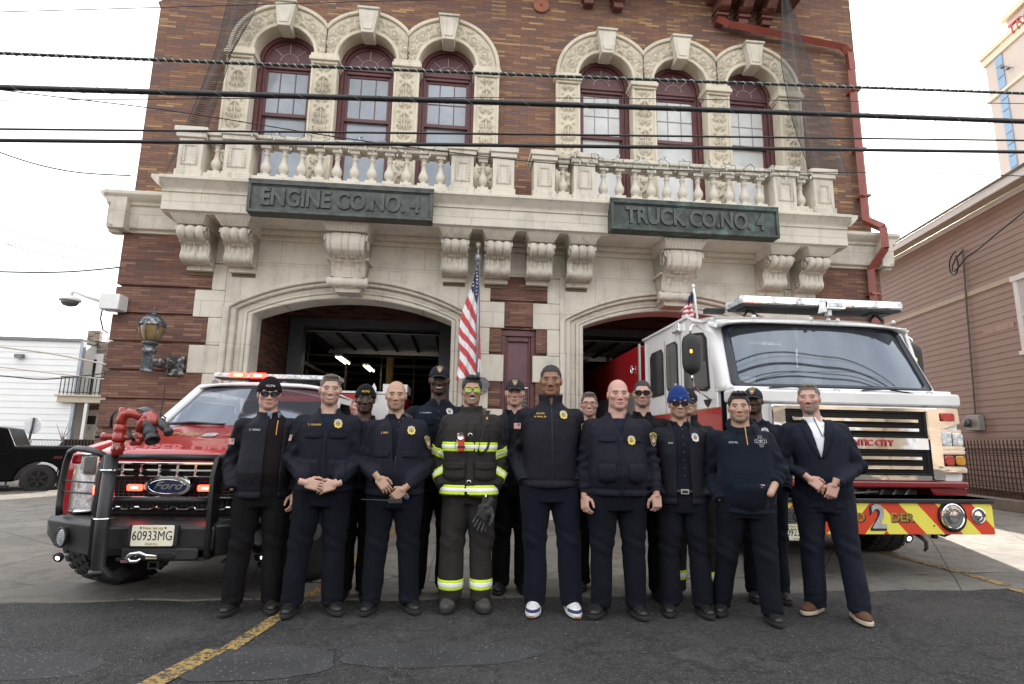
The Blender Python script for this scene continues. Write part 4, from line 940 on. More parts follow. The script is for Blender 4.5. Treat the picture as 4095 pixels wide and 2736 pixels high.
# ------------------------------------------------------------------ bird netting
def netmat():
    m,nt,b=_mat('black_netting'); v=coords(nt); s=N(nt,'ShaderNodeSeparateXYZ'); L(nt,v,s.inputs[0])
    a=maths(nt,'ADD',s.outputs[0],s.outputs[2]); c=maths(nt,'SUBTRACT',s.outputs[0],s.outputs[2])
    def ln(o): return maths(nt,'LESS_THAN',maths(nt,'ABSOLUTE',maths(nt,'SUBTRACT',maths(nt,'FRACT',maths(nt,'DIVIDE',o,.028)),.5)),.16)
    b.inputs['Base Color'].default_value=(.02,.018,.017,1); L(nt,maths(nt,'MAXIMUM',ln(a),ln(c)),b.inputs['Alpha']); return m
M_net=netmat()
def net(cols,lab,folds=5):
    """cols: list of (top point, bottom point) pairs; gathered sheet with pleats"""
    b=MB(); n=50; G=[]
    for j in range(n+1):
        t=j/n; row=[]
        for i,c in enumerate(cols):
            k=t*(len(c)-1); q=min(int(k),len(c)-2); p=Vector(c[q]).lerp(Vector(c[q+1]),k-q)
            row.append(p)
        full=[]
        for i in range(len(row)-1):
            for u in range(6):
                f=u/6; p=row[i].lerp(row[i+1],f); p.y+=.05*math.sin((i+f)*folds+t*3); full.append(p)
        full.append(row[-1]); G.append(full)
    b.grid(G); o=b.build('bird_netting',M_net,smooth=True,label=lab,category='netting',group='bird netting over the windows')
    e=MB(); 
    for k in (0,-1): e.tube([g[k] for g in G],.007,4)
    e.build('edge_cord',M_cable,o); return o
L0=[(-4.22,9.3,8.95),(-4.33,9.3,8.0),(-4.55,9.3,7.0),(-4.78,9.3,6.1),(-4.9,9.3,5.45)]
L1=[(-3.95,9.35,9.6),(-4.1,9.4,8.2),(-4.3,9.4,7.4),(-4.5,9.4,6.8),(-4.62,9.4,6.3)]
L2=[(-3.6,9.4,9.7),(-3.85,9.5,8.8),(-4.15,9.5,8.0),(-4.3,9.5,7.0),(-4.45,9.5,6.3)]
net([L0,L1,L2],'gathered black bird netting hanging beside the left windows')
Rr0=[(6.2,9.3,10.0),(5.85,9.3,9.3),(5.7,9.3,8.8),(5.9,9.3,8.6),(6.1,9.3,8.5)]
net([[(6.15,9.3,10.1),(6.05,9.3,8.6),(6.2,9.3,7.4),(6.45,9.3,6.35)],[(6.25,9.35,10.1),(6.4,9.4,8.6),(6.6,9.4,7.4),(6.8,9.35,6.35)],[(6.35,9.4,10.1),(6.75,9.4,8.4),(7.05,9.4,7.2),(7.2,9.3,6.3)]],'gathered black bird netting hanging beside the right windows')
def veilmat():
    m=M_net.copy(); m.name='fine_net_veil'
    for n in m.node_tree.nodes:
        if n.type=='MATH' and n.operation=='LESS_THAN': n.inputs[1].default_value=.035
    return m
# ------------------------------------------------------------------ string of small lights along the right rail
def lights(x0,x1,lab,loops=11):
    t=empty('string_lights',((x0+x1)/2,9.02,6.25),lab,'string lights','string lights on the balcony rails'); w=MB(); bl=MB(); n=loops*16; pts=[]
    for i in range(n+1):
        f=i/n; x=x0+(x1-x0)*f; pts.append((x+.05*math.sin(i*1.7),9.0-.02*math.sin(i),6.16+.11*math.cos(f*loops*2*PI)+.03*math.sin(i*2.3)))
        if i%3==0: p=Vector(pts[-1]); bl.lathe([(.004,0),(.011,-.01),(.010,-.035),(.002,-.05)],6,Matrix.Translation(p))
    w.tube(pts,.005,4); w.build('wire',mat('dark_green_wire',(.03,.05,.035),.6) if 'dark_green_wire' not in bpy.data.materials else bpy.data.materials['dark_green_wire'],t)
    bl.build('bulb',mat('clear_bulb',(.7,.72,.75),.15,var=0) if 'clear_bulb' not in bpy.data.materials else bpy.data.materials['clear_bulb'],t).__setitem__('kind','stuff')
lights(1.9,6.3,'tangled string of tiny clear lights on the right balcony rail'); lights(-3.5,-.4,'tangled string of tiny clear lights on the left balcony rail',7)
# ------------------------------------------------------------------ flagpole and flag by the centre pier
def flagmesh(name,fn,parent,nu=60,nv=40,cols=None):
    """flag cloth; u along fly, v down hoist; coloured by face into stripes and canton"""
    b=MB(); G=[[fn(i/nu,j/nv) for i in range(nu+1)] for j in range(nv+1)]; b.grid(G)
    o=b.build(name,[M_fr,M_fw,M_fb],parent,smooth=True,fix=False)
    for k,p in enumerate(o.data.polygons):
        i=k%nu; j=k//nu; st=int(j/nv*13); p.material_index= 2 if (i/nu<.4 and st<7) else (0 if st%2==0 else 1)
    return o
M_fr=mat('flag_red',(.52,.055,.065),.75,var=.05,sheen=.2); M_fw=mat('flag_white',(.76,.75,.75),.75,var=.04,sheen=.2); M_fb=mat('flag_blue',(.022,.035,.095),.75,var=.05,sheen=.2)
def star(b,c,r,M):
    pts=[(r*(1 if k%2==0 else .4)*math.sin(k*PI/5),r*(1 if k%2==0 else .4)*math.cos(k*PI/5),0) for k in range(10)]
    b.add([M@Vector(p) for p in pts],[tuple(range(10))])
fx,fy=.315,9.55
t=empty('flagpole',(fx,fy,2.0),'grey flagpole with a pearl ball top carrying the American flag by the centre pier','flagpole')
b=MB(); b.smooth=True; b.tube([(fx+.06,fy,2.0),(fx,fy,4.45)],.038,10); b.lathe([(.055,4.40),(.055,4.52),(.03,4.54)],12,Matrix.Translation((fx,fy,0))); b.build('pole',mat('pole_grey',(.36,.38,.41),.4,.5),t)
b=MB(); b.smooth=True; b.ell((fx,fy,4.70),(.055,.055,.055),16,12); b.tube([(fx,fy,4.5),(fx,fy,4.66)],.013,6); b.build('finial',mat('pearl_ball',(.75,.70,.60),.2,.4,var=0),t)
b=MB(); b.lathe([(.13,0),(.13,.03)],24,Matrix.Translation((fx+.14,fy+.32,2.28)),axis='y'); b.build('bracket_disc',M_greymetal,t)
# hanging cloth: left edge profile and folds measured down the hoist
FW=[(0,.02),(.12,.085),(.2,.13),(.33,.21),(.46,.265),(.62,.30),(.78,.28),(.92,.31),(1,.33)]
def fwid(b_): return float(np.interp(b_,[q[0] for q in FW],[q[1] for q in FW]))
def hang(a,b_):
    w=fwid(b_)*1.0; fold=.05*math.sin(a*7+b_*2)+.02*math.sin(a*17+b_*5); z=4.32-b_*(2.02-.10*a)-.02*a
    return (fx+.012-w*(1-a)+.012*math.sin(b_*9),fy-.07+fold*min(1,b_*3+.2)-.05*(1-a),z)
b=MB(); nu,nv=44,110; b.grid([[hang(i/nu,j/nv) for i in range(nu+1)] for j in range(nv+1)])
fl=b.build('flag_cloth',[M_fr,M_fw,M_fb],t,smooth=True,fix=False)
for k,p in enumerate(fl.data.polygons):
    i=k%nu; j=k//nu; a=(i+.5)/nu; bb=(j+.5)/nv; s_=bb*2.0-a*fwid(bb)/.3*.42
    p.material_index=2 if s_<.42 else (1 if int((s_-.42)/.135)%2==0 else 0)
# the far half of the cloth, folded behind
b=MB(); b.grid([[(fx+.03-.02*a+.10*a*bq,fy-.01+.04*math.sin(a*5+bq*3),4.2-bq*1.75) for a in np.linspace(0,1,10)] for bq in np.linspace(0,1,40)])
o=b.build('flag_fold',[M_fr,M_fw],t,smooth=True,fix=False)
for k,p in enumerate(o.data.polygons): p.material_index=1 if (k//9)>33 else 0
b=MB()
for r_i in range(13):
    for c_i in range(3):
        bb=.035+r_i*.0315+(.0 if c_i%2 else .012)
        x=-.035-c_i*.062
        a=1+x/max(fwid(bb),.01)
        if .06<a<.95 and bb*2.0-a*fwid(bb)/.3*.42<.36:
            p=Vector(hang(a,bb)); star(b,p,.021,Matrix.Translation(p+Vector((0,-.012,0)))@Matrix.Rotation(R(90),4,'X'))
b.build('star',M_fw,fl,fix=False).__setitem__('kind','stuff')

# ------------------------------------------------------------------ the other side of the street (unseen, added for the chrome and glass to reflect)
t=empty('rowhouse_across',(2,-17,0),'buff stucco rowhouse across the street with a bare tree before it','house')
b=MB(); b.box(-30,45,-22,-17,0,6.4); b.build('wall',mat('buff_stucco',(.24,.19,.14),.8,var=.55,vs=.35,stain=((.05,.04,.035),.22,.9)),t); b=MB(); b.box(-30.3,45.3,-22.3,-16.7,6.4,6.7); b.build('roof',M_tan,t)
for k in range(12):
    for z in (1.0,4.0): b=MB(); b.box(-7.6+4*k,-6.4+4*k,-17.02,-16.95,z,z+1.6); b.build('window',M_glassL,t)
for k,(tx,ty) in enumerate(((-5.5,-9),(10,-7.5),(16.5,-8.5))):  # unseen trees, added for the chrome to reflect
    t=empty('bare_tree',(tx,ty,0),['bare street tree across the road, left of the three','bare street tree across the road, middle of the three','bare street tree across the road, right of the three'][k],'tree','bare trees across the road'); rr_=random.Random(k+3); b=MB()
    def br(p,d,l,r,n):
        q=p+d*l; b.tube([p,p.lerp(q,.5)+Vector((rr_.uniform(-.05,.05),rr_.uniform(-.05,.05),0)),q],[r,r*.85,r*.7],5,caps=False)
        if n:
            for i in range(3): br(q,(d+Vector((rr_.uniform(-.7,.7),rr_.uniform(-.7,.7),rr_.uniform(-.15,.5)))).normalized(),l*rr_.uniform(.6,.85),r*.6,n-1)
    br(Vector((tx,ty,0)),Vector((0,0,1)),2.0,.14,5); b.build('trunk',bpy.data.materials['dry_twig'],t)

SKYW=(9.5,9.6,9.8); EXPO=1.42

# ------------------------------------------------------------------ vehicle materials
def paint(name,c): return mat(name,c,.22,var=.05,vs=2,coat=.6,spec=.5)
M_red=paint('fire_red_paint',(.36,.012,.016)); M_wp=paint('white_vehicle_paint',(.74,.74,.73)); M_dred=paint('dark_red_paint',(.20,.008,.014))
M_trim=mat('textured_black_plastic',(.016,.016,.017),.6,var=.2,bmp=.0006,bs=300)
M_lens=mat('clear_lens',(.66,.68,.69),.08,var=.45,vs=22,coat=1,bmp=.004,bs=50); M_redlens=mat('red_lamp_lens',(.45,.012,.012),.18,var=.3,vs=30,coat=.8,bmp=.002,bs=120)
M_amber=mat('amber_lamp_lens',(.55,.23,.01),.2,var=.2,vs=25,coat=.6)
M_redglow=mat('lit_red_lamp',(1,.022,.012),.3,var=0,emit=7); M_redhot=mat('lit_red_core',(1,.16,.08),.3,var=0,emit=9); M_whiteglow=mat('lit_white_lamp',(1,.93,.8),.3,var=0,emit=5)
M_gold=mat('gold_leaf_letters',(.45,.30,.07),.35,.4,var=.35,vs=40); M_silver=mat('silver_numeral',(.50,.50,.50),.35,.3,var=.15,vs=20)
M_ink=mat('black_ink',(.015,.015,.015),.5,var=0); M_plate=mat('licence_plate_face',(.80,.77,.62),.4,var=.05,vs=8)
def diamond():
    m,nt,b=_mat('diamond_plate'); v=coords(nt); w=N(nt,'ShaderNodeTexWave'); w.inputs['Scale'].default_value=9; w.bands_direction='DIAGONAL'; L(nt,v,w.inputs['Vector'])
    b.inputs['Base Color'].default_value=(.62,.62,.62,1); b.inputs['Metallic'].default_value=.9; b.inputs['Roughness'].default_value=.42; bump(nt,w.outputs['Fac'],.25,.003,b); return m
M_diam=diamond()
def glassmat(name,base,refl,haze_tint=(.02,.025,.03)):
    m=bpy.data.materials.new(name); m.use_nodes=True; nt=m.node_tree; nt.nodes.clear(); out=N(nt,'ShaderNodeOutputMaterial')
    t=N(nt,'ShaderNodeBsdfTransparent'); t.inputs[0].default_value=(*base,1); g=N(nt,'ShaderNodeBsdfGlossy'); g.inputs['Roughness'].default_value=.03; g.inputs['Color'].default_value=(.80,.88,1,1)
    d=N(nt,'ShaderNodeBsdfDiffuse'); d.inputs[0].default_value=(*haze_tint,1)
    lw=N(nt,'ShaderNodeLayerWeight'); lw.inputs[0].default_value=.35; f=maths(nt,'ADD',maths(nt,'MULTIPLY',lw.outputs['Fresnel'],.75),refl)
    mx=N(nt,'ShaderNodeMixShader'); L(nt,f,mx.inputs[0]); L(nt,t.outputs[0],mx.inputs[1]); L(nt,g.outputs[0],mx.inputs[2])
    m2=N(nt,'ShaderNodeMixShader'); m2.inputs[0].default_value=.20 if haze_tint[0]>.1 else .12; L(nt,mx.outputs[0],m2.inputs[1]); L(nt,d.outputs[0],m2.inputs[2]); L(nt,m2.outputs[0],out.inputs[0]); return m
M_wind=glassmat('windshield_glass',(.60,.65,.68),.15,(.16,.19,.22)); M_sideg=glassmat('dark_side_glass',(.10,.11,.12),.03)  # windshield haze is put into the blue-grey diffuse colour
def licence(p,w,h,nrm_y,body,parent,lines=('New Jersey','MUNICIPAL')):
    x,y,z=p; b=MB(); b.rbox(x-w/2,x+w/2,y,y+.006,z-h/2,z+h/2,r=.012); o=b.build('licence_plate',M_plate,parent)
    text('plate_number',body,.100,(x,y-.001,z-.003),(0,-1,0),M_ink,o,depth=.001,sx=.74,bold=0)
    text('plate_state',lines[0],.032,(x,y-.001,z+h/2-.021),(0,-1,0),M_gold,o,depth=.001); text('plate_class',lines[1],.018,(x,y-.001,z-h/2+.016),(0,-1,0),M_gold,o,depth=.001)
    b=MB()
    for s in (-.09,.09): b.lathe([(.008,0),(.006,-.004)],8,Matrix.Translation((x+s,y,z+h/2-.02)),axis='y')
    b.build('plate_screw',M_ink,o); return o
def tyre(x0,x1,y,z,r,parent,name='wheel',rim=M_greymetal,treads=34):
    """wheel whose axle runs along x"""
    w=x1-x0; b=MB(); b.smooth=True; T=Matrix.Translation((x0,y,z)); 
    b.lathe([(r*.60,.02*1),(r*.80,-.0),(r*.93,.006),(r*.985,.03),(r,.06),(r,w-.06),(r*.985,w-.03),(r*.93,w-.006),(r*.80,w),(r*.60,w-.02)],48,T,axis='x'); b.smooth=False
    for k in range(treads):
        a=2*PI*k/treads; Mk=T@Matrix.Rotation(a,4,'X')
        for (u0,u1,q) in ((-.004,.055,0),(.07,w/2-.01,.5),(w/2+.01,w-.07,0),(w-.055,w+.004,.5)):
            Mq=Mk@Matrix.Rotation(2*PI/treads*q,4,'X'); l=PI*r/treads*.66; b.box(u0,u1,-l,l,r-.012,r+.010,Mq)
    o=b.build(name,M_rubber,parent)
    c=MB(); c.lathe([(r*.60,.03),(r*.56,.07),(r*.3,.05),(r*.18,.02),(r*.05,.015)],28,T,axis='x'); c.lathe([(r*.60,w-.03),(r*.56,w-.07),(r*.3,w-.05),(r*.18,w-.02),(r*.05,w-.015)],28,T,axis='x'); c.build('rim',rim,o,smooth='auto'); return o
# ------------------------------------------------------------------ red brush truck
C0=-2.3
bt=empty('brush_truck',(C0,7.5,0),'red and white fire brush truck with black bull bar, nose out of the left bay','fire truck')
# hood and fenders as one lofted skin
def hoodpt(u,v):
    """u across -1..1, v front 0..1 rear"""
    hw=.86+.07*v; x=C0+u*hw*(1.0 if v>.05 else .96); a=abs(u); z=1.155+.275*v**.85-.05*a**3-.12*max(0,a-.88)/.12*.6+ .018*math.exp(-((a-.55)/.12)**2)*v
    z-=.05*max(0,.08-v)/.08; y=5.16+1.24*v+.10*a**2.5*(1-v)+(.18*a*a if v>.85 else 0)*(v-.85)/.15; return (x,y,z)
b=MB(); n=40; b.grid([[hoodpt(-1+2*i/n,j/26) for i in range(n+1)] for j in range(27)])
b.build('hood',M_red,bt,smooth=True)
b=MB(); b.box(C0-.86,C0+.86,5.17,5.24,1.06,1.15); b.build('hood_edge',M_red,bt,bev=.02,seg=3)
for s in (-1,1):
    arch=[(6.02+.50*math.cos(R(a)),.40+.50*math.sin(R(a))) for a in range(0,181,12)]
    pr=[(5.30,.58),(5.28,1.12),(5.6,1.2),(6.3,1.36),(6.62,1.38),(6.62,.45)]
    b=MB(); poly=[(5.30,.60),(5.27,1.05),(5.5,1.19),(6.4,1.36),(6.65,1.37),(6.65,.42)]+arch
    x0,x1=sorted((C0+s*.84,C0+s*1.01)); b.prism([(p[0],p[1]) for p in poly],x0,x1,axis='x'); b.build('fender',M_red,bt,bev=.05,seg=4)
    b=MB(); A=[(6.02+.50*math.cos(R(a)),.40+.50*math.sin(R(a))) for a in range(0,181,10)]; B=[(6.02+.56*math.cos(R(a)),.40+.56*math.sin(R(a))) for a in range(0,181,10)]
    x=C0+s*1.03; b.add([(x,p[0],p[1]) for p in A]+[(x-s*.0,p[0],p[1]) for p in B]+[(x-s*.12,p[0],p[1]) for p in A],[(i,i+1,i+20,i+19) for i in range(18)]+[(i,i+1,i+39,i+38) for i in range(18)]); b.build('wheel_arch',M_trim,bt,solid=.012)
# cab
b=MB(); b.rbox(C0-.98,C0+1.0,6.6,9.6,.45,1.40,r=.06,axis='y'); b.build('cab_body',M_red,bt)
b=MB()
rp=[]
for j in range(13):
    v=j/12; y=7.02+2.2*v; row=[]
    for i in range(21):
        u=-1+2*i/20; row.append((C0+.04+u*(.76-.02*v),y+.05*u*u*(1-v)*0,1.895+.075*(1-abs(u)**3.5)*(min(1,.35+v*5))-.03*abs(u)**6))
    rp.append(row)
b.grid(rp); b.build('roof',M_wp,bt,smooth=True,solid=.03)
wsb=[(C0-.84,6.42,1.40),(C0+.84,6.42,1.41)]; wst=[(C0-.68,7.06,1.87),(C0+.74,7.06,1.88)]
def wsp(u,v):
    x0=-.83+(.15)*v; x1=.83-.10*v; x=C0+x0+(x1-x0)*u; bow=(1-(2*u-1)**2)*.10; return (x,6.50-bow+.60*v,1.40+.475*v)
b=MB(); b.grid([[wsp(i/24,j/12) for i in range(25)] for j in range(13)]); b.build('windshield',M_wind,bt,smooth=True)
for s,u in ((-1,0),(1,1)):
    b=MB(); P0=[Vector(wsp(u,j/10)) for j in range(11)]; b.tube([p+Vector((s*.025,.0,0)) for p in P0]+[Vector((P0[-1].x+s*.02,7.4,1.90))],[.048]*11+[.045],8); b.build('windshield_pillar',M_wp,bt,smooth=True)
b=MB(); b.grid([[wsp(i/24,1+ (j*.04)) for i in range(25)] for j in range(2)]); b.grid([[wsp(i/24,-.02-j*.05) for i in range(25)] for j in range(2)]); b.build('windshield_seal',M_trim,bt,solid=.012)
b=MB()  # side frame white around door glass
for s in (-1,1):
    x=C0+.02+s*.86; b.prism([(6.75,1.38),(7.12,1.80),(8.7,1.84),(8.8,1.38),(8.65,1.38),(8.58,1.76),(7.22,1.73),(6.98,1.38)],x-.02,x+.02,axis='x')
b.build('door_frame',M_wp,bt,bev=.01)
b=MB(); b.box(C0+.87,C0+.876,6.98,8.6,1.38,1.74); 
b=MB(); x=C0-.84; b.prism([(7.0,1.40),(7.24,1.72),(8.56,1.75),(8.6,1.40)],x-.004,x+.004,axis='x'); b.build('door_glass',M_sideg,bt)
b=MB(); b.box(C0-.83,C0+.83,6.75,7.0,1.0,1.36); b.build('dashboard',M_trim,bt,bev=.03); b=MB(); b.box(C0-.8,C0+.8,8.9,9.0,.5,1.85); b.build('cab_rear_wall',M_trim,bt)
b=MB()
for x in (C0-.42,C0+.42): b.rbox(x-.26,x+.26,8.0,8.18,.9,1.62,r=.08); b.rbox(x-.13,x+.13,8.03,8.14,1.62,1.80,r=.05)
b.build('seat',mat('grey_seat_cloth',(.06,.06,.065),.9),bt)
b=MB(); T=Matrix.Translation((C0+.42,7.25,1.36))@Matrix.Rotation(R(-65),4,'X'); b.tube([T@Vector((.19*math.cos(2*PI*k/24),.19*math.sin(2*PI*k/24),0)) for k in range(24)],.014,6,closed=True); b.tube([T@Vector((-.18,0,0)),T@Vector((.18,0,0))],.014,5); b.build('steering_wheel',M_trim,bt,smooth=True)
b=MB(); b.tube([(C0-.7,6.40,1.425),(C0-.1,6.33,1.44)],.008,5); b.tube([(C0-.75,6.42,1.43),(C0-.45,6.36,1.45),(C0-.12,6.35,1.432)],.012,5); b.tube([(C0+.75,6.42,1.43),(C0+.1,6.33,1.44)],.010,5); b.build('wiper',M_trim,bt)
# rear body
b=MB(); b.box(C0-1.05,C0+1.45,9.62,12.4,.7,2.05); b.build('utility_body',M_red,bt,bev=.02)
b=MB(); b.box(C0+.9,C0+1.452,9.58,9.615,.9,2.04); b.box(C0-1.0,C0+1.4,9.6,12.3,2.055,2.09); b.box(C0+1.1,C0+1.5,9.62,10.4,2.09,2.22); b.build('tread_plate',M_diam,bt)
b=MB(); b.prism([(C0+.93,1.95),(C0+.93,2.14),(C0+.97,2.22),(C0+1.01,2.14),(C0+1.01,1.95)],9.5,9.53); b.build('side_fin',M_wp,bt)
# light bar
lb_=MB(); lb_.rbox(C0-.74,C0+.80,7.52,7.80,2.035,2.05,r=.006); lb_.box(C0-.35,C0-.25,7.6,7.7,1.95,2.035); lb_.box(C0+.4,C0+.5,7.6,7.7,1.95,2.035)
lbo=lb_.build('light_bar',M_trim,bt)
b=MB(); b.rbox(C0-.75,C0+.81,7.50,7.82,2.052,2.105,r=.02); b.build('lens',M_lens,lbo)
b=MB()
for x in (-.44,-.20): b.rbox(C0+x-.10,C0+x+.10,7.470,7.498,2.050,2.112,r=.014)
b.build('lit_lamp',M_redglow,lbo); b=MB()
for x in (-.44,-.20): b.rbox(C0+x-.05,C0+x+.05,7.462,7.470,2.066,2.096,r=.008)
b.build('lamp_core',M_redhot,lbo)
b=MB(); 
for x in (C0-.62,C0+.2): b.lathe([(.04,0),(.035,.03),(.015,.045)],10,Matrix.Translation((x,7.25,1.945)))
b.build('roof_marker',M_greymetal,bt)
# grille
b=MB(); b.box(C0-.62,C0+.62,5.20,5.26,.66,1.08); b.build('grille_backing',M_dark,bt)
g=MB()
def rr(b,x0,x1,z0,z1,t,y0,y1,r=.02):
    b.rbox(x0,x1,y0,y1,z1-t,z1,r=t*.45); b.rbox(x0,x1,y0,y1,z0,z0+t,r=t*.45); b.rbox(x0,x0+t,y0,y1,z0+t,z1-t,r=t*.4); b.rbox(x1-t,x1,y0,y1,z0+t,z1-t,r=t*.4)
xs_=np.linspace(C0-.58,C0+.58,9)
for (z0,z1) in ((.965,1.02),(1.02,1.075)):
    for a,c in zip(xs_[:-1],xs_[1:]): rr(g,a,c,z0,z1,.011,5.15,5.19)
g.rbox(C0-.60,C0+.60,5.13,5.19,1.068,1.085,r=.006); g.rbox(C0-.6,C0+.6,5.13,5.19,.795,.808,r=.005); 
for a,c in zip(xs_[:-1],xs_[1:]): g.rbox(a+.03,c-.03,5.14,5.19,.70,.712,r=.004); g.tube([(c-.03,5.16,.706),(c-.015,5.16,.72),(c+.015,5.16,.72),(c+.03,5.16,.706)],.007,5)
g.build('grille',M_chrome,bt)
g=MB()
for z in np.linspace(.82,.95,6): g.box(C0-.58,C0+.58,5.18,5.195,z,z+.006)
for x in np.linspace(C0-.58,C0+.58,30): g.box(x,x+.006,5.18,5.195,.72,.96)
g.build('grille_mesh',M_trim,bt)
def oval(a,c,t0,t1,m,name,par,zc=.895,bulge=.0):
    b=MB(); b.smooth=True; prof=[]; G=[]
    for k,(f,y) in enumerate(((1,t1),(1,t0+.006),(.96,t0),(.0001,t0-bulge))):
        G.append([(C0-.02+a*f*math.cos(2*PI*i/48),y,zc+c*f*math.sin(2*PI*i/48)) for i in range(49)])
    b.grid(G); return b.build(name,m,par,smooth='auto')
em=oval(.185,.083,5.055,5.14,M_chrome,'oval_emblem',bt); oval(.150,.062,5.050,5.06,mat('deep_blue_enamel',(.008,.02,.075),.12,var=0,coat=1),'enamel',em); 
b=MB(); b.tube([(C0-.02+.143*math.cos(2*PI*i/48),5.048,.895+.056*math.sin(2*PI*i/48)) for i in range(48)],.0025,4,closed=True); b.build('emblem_ring',M_chrome,em)
text('emblem_script','Ford',.085,(C0-.02,5.048,.90),(0,-1,0),M_chrome,em,depth=.003,shear=.45,sx=1.35,bold=.0015)
for s,x in ((-1,-2.58),(1,-2.03)):
    b=MB(); b.rbox(x-.06,x+.06,5.08,5.12,.862,.905,r=.01); o=b.build('grille_light',M_trim,bt); b=MB(); b.rbox(x-.062,x+.062,5.068,5.082,.858,.908,r=.014); b.build('lit_lamp',M_redglow,o); b=MB(); b.rbox(x-.026,x+.026,5.062,5.068,.876,.892,r=.005); b.build('lamp_core',M_redhot,o)
b=MB(); b.rbox(-2.735,-2.725,4.93,4.95,.84,.91,r=.004,axis='x'); b.rbox(-2.80,-2.78,4.90,4.94,.84,.91,r=.005); b.build('side_marker',mat('soft_red_marker',(1,.06,.03),.3,var=0,emit=5),bt)
# headlights
for s in (-1,1):
    def HP(u,v):   # wraps round the corner
        x=C0+s*(.63+.25*u**.9*(1 if u<.75 else 1)); y=5.17+.30*max(0,u-.45)**1.4; z=.69+.46*v-.02*u; return (x-.0,y,z)
    b=MB(); b.grid([[HP(i/12,j/14) for i in range(13)] for j in range(15)]); o=b.build('headlight',M_lens,bt,smooth=True,solid=.02)
    f=MB(); e=[HP(0,0),HP(.5,0),HP(1,0),HP(1,.5),HP(1,1),HP(.5,1),HP(0,1),HP(0,.5)]; f.tube([(p[0],p[1]-.012,p[2]) for p in e],.016,6,closed=True); f.build('bezel',M_chrome,o)
    f=MB(); f.rbox(*sorted((C0+s*.635,C0+s*.74)),5.145,5.16,.98,1.12,r=.02); f.rbox(*sorted((C0+s*.645,C0+s*.73)),5.14,5.15,.995,1.105,r=.02)
    f.build('projector_frame',M_greymetal,o)
    f=MB(); f.box(*sorted((C0+s*.72,C0+s*.86)),5.155,5.16,.72,.94); f.build('reflector_step',M_trim,o) if False else None
# bumper
b=MB(); bp=[(5.30,.655),(4.93,.64),(4.86,.60),(4.86,.43),(4.96,.375),(5.30,.375)]
b.prism(bp,C0-.46,C0+.46,axis='x')
o=b.build('bumper',M_black,bt,bev=.012)
b=MB(); b.box(C0-.40,C0-.34,4.845,4.87,.49,.56); b.build('tow_slot',M_dark,o); b=MB(); b.box(C0+.28,C0+.44,4.845,4.865,.46,.56); b.build('tow_slot',M_dark,o)
for s in (-1,1):
    b=MB(); q=lambda x,y,z:(C0+s*x,y,z)
    V=[q(.46,4.90,.655),q(.97,5.22,.655),q(1.0,5.27,.655),q(1.0,5.62,.655),q(.46,5.4,.655), q(.46,4.86,.61),q(.98,5.19,.61),q(1.02,5.26,.61),q(1.02,5.64,.61),q(.46,5.4,.61), q(.46,4.90,.375),q(.86,5.13,.41),q(1.01,5.25,.49),q(1.01,5.62,.50),q(.46,5.4,.40)]
    b.add(V,[(0,1,2,3,4),(0,5,6,1),(1,6,7,2),(2,7,8,3),(3,8,9,4),(5,10,11,12,6) if False else (5,10,11,6),(6,11,12,7),(7,12,13,8),(8,13,14,9),(10,11,12,13,14),(0,4,9,5),(5,9,14,10)])
    wgo=b.build('bumper_wing',M_black,bt,bev=.010)
    nrm=Vector((s*(-.54 if False else -1)*-.0,0,0)); dirx=Vector((s*.52,.33,0)).normalized(); nn=Vector((dirx.y*s,-abs(dirx.x),0)).normalized(); nn=Vector((s*.33,-.52,0)).normalized()*1
    pc=Vector((C0+s*.76,5.03,.50)); b=MB(); T=frameM(pc,nn); b.lathe([(.075,-.01),(.08,.008),(.07,.012),(.062,.0)],24,T); fo=b.build('fog_light',M_trim,wgo)
    b=MB(); b.lathe([(.062,.002),(.03,.006)],20,T); b.build('lens',M_lens,fo); b=MB()
    for k in range(7): b.box(-.055,.055,-.05+k*.016,-.046+k*.016,.008,.012,T)
    b.build('lens_guard',M_greymetal,fo)
b=MB(); b.rbox(C0-.2,C0+.36,4.835,4.86,.36,.450,r=.02); b.box(C0-.25,C0+.4,4.87,5.2,.35,.374); wo=b.build('winch_cradle',M_trim,bt,bev=.006)
b=MB(); b.rbox(C0-.02,C0+.2,4.825,4.84,.375,.42,r=.018); b.build('fairlead',M_black,wo)
b=MB(); b.tube([(-2.22,4.80,.40),(-2.29,4.79,.405),(-2.34,4.79,.425),(-2.40,4.79,.42),(-2.43,4.79,.39),(-2.40,4.79,.362),(-2.35,4.79,.365),(-2.33,4.79,.385)],[.012,.013,.014,.016,.018,.016,.012,.006],8); b.tube([(-2.33,4.785,.43),(-2.37,4.785,.40)],.006,5); b.build('winch_hook',M_chrome,bt,smooth=True)
b=MB(); b.box(-2.47,-2.38,4.785,4.79,.355,.375,Matrix.Translation((0,0,0))); b.build('hook_strap',mat('faded_purple_strap',(.2,.09,.13),.8),bt)
b=MB(); b.box(-2.31,-2.23,4.82,4.826,.375,.402); wl=b.build('warning_label',mat('cream_label',(.75,.70,.45),.5),bt); text('caution','CAUTION',.012,(-2.27,4.818,.394),(0,-1,0),M_ink,wl,depth=.0006)
b=MB(); rr(b,C0-.0,C0+.08,.295,.355,.012,4.84,5.0); b.build('hitch_receiver',M_black,bt)
b=MB(); b.smooth=True; b.tube([(-1.78,5.05,.34),(-1.78,4.9,.335)],.012,6); b.build('wing_bracket',M_trim,bt)
for x in (-3.08,-1.52):
    b=MB(); b.lathe([(.035,-.02),(.038,0),(.03,.006)],14,frameM(Vector((x,5.06,.34)),Vector((0,-1,-.35)))); o=b.build('driving_light',M_trim,bt); b=MB(); b.lathe([(.015,.006),(.006,.010)],12,frameM(Vector((x,5.06,.34)),Vector((0,-1,-.35)))); b.build('lit_lamp',M_whiteglow,o)
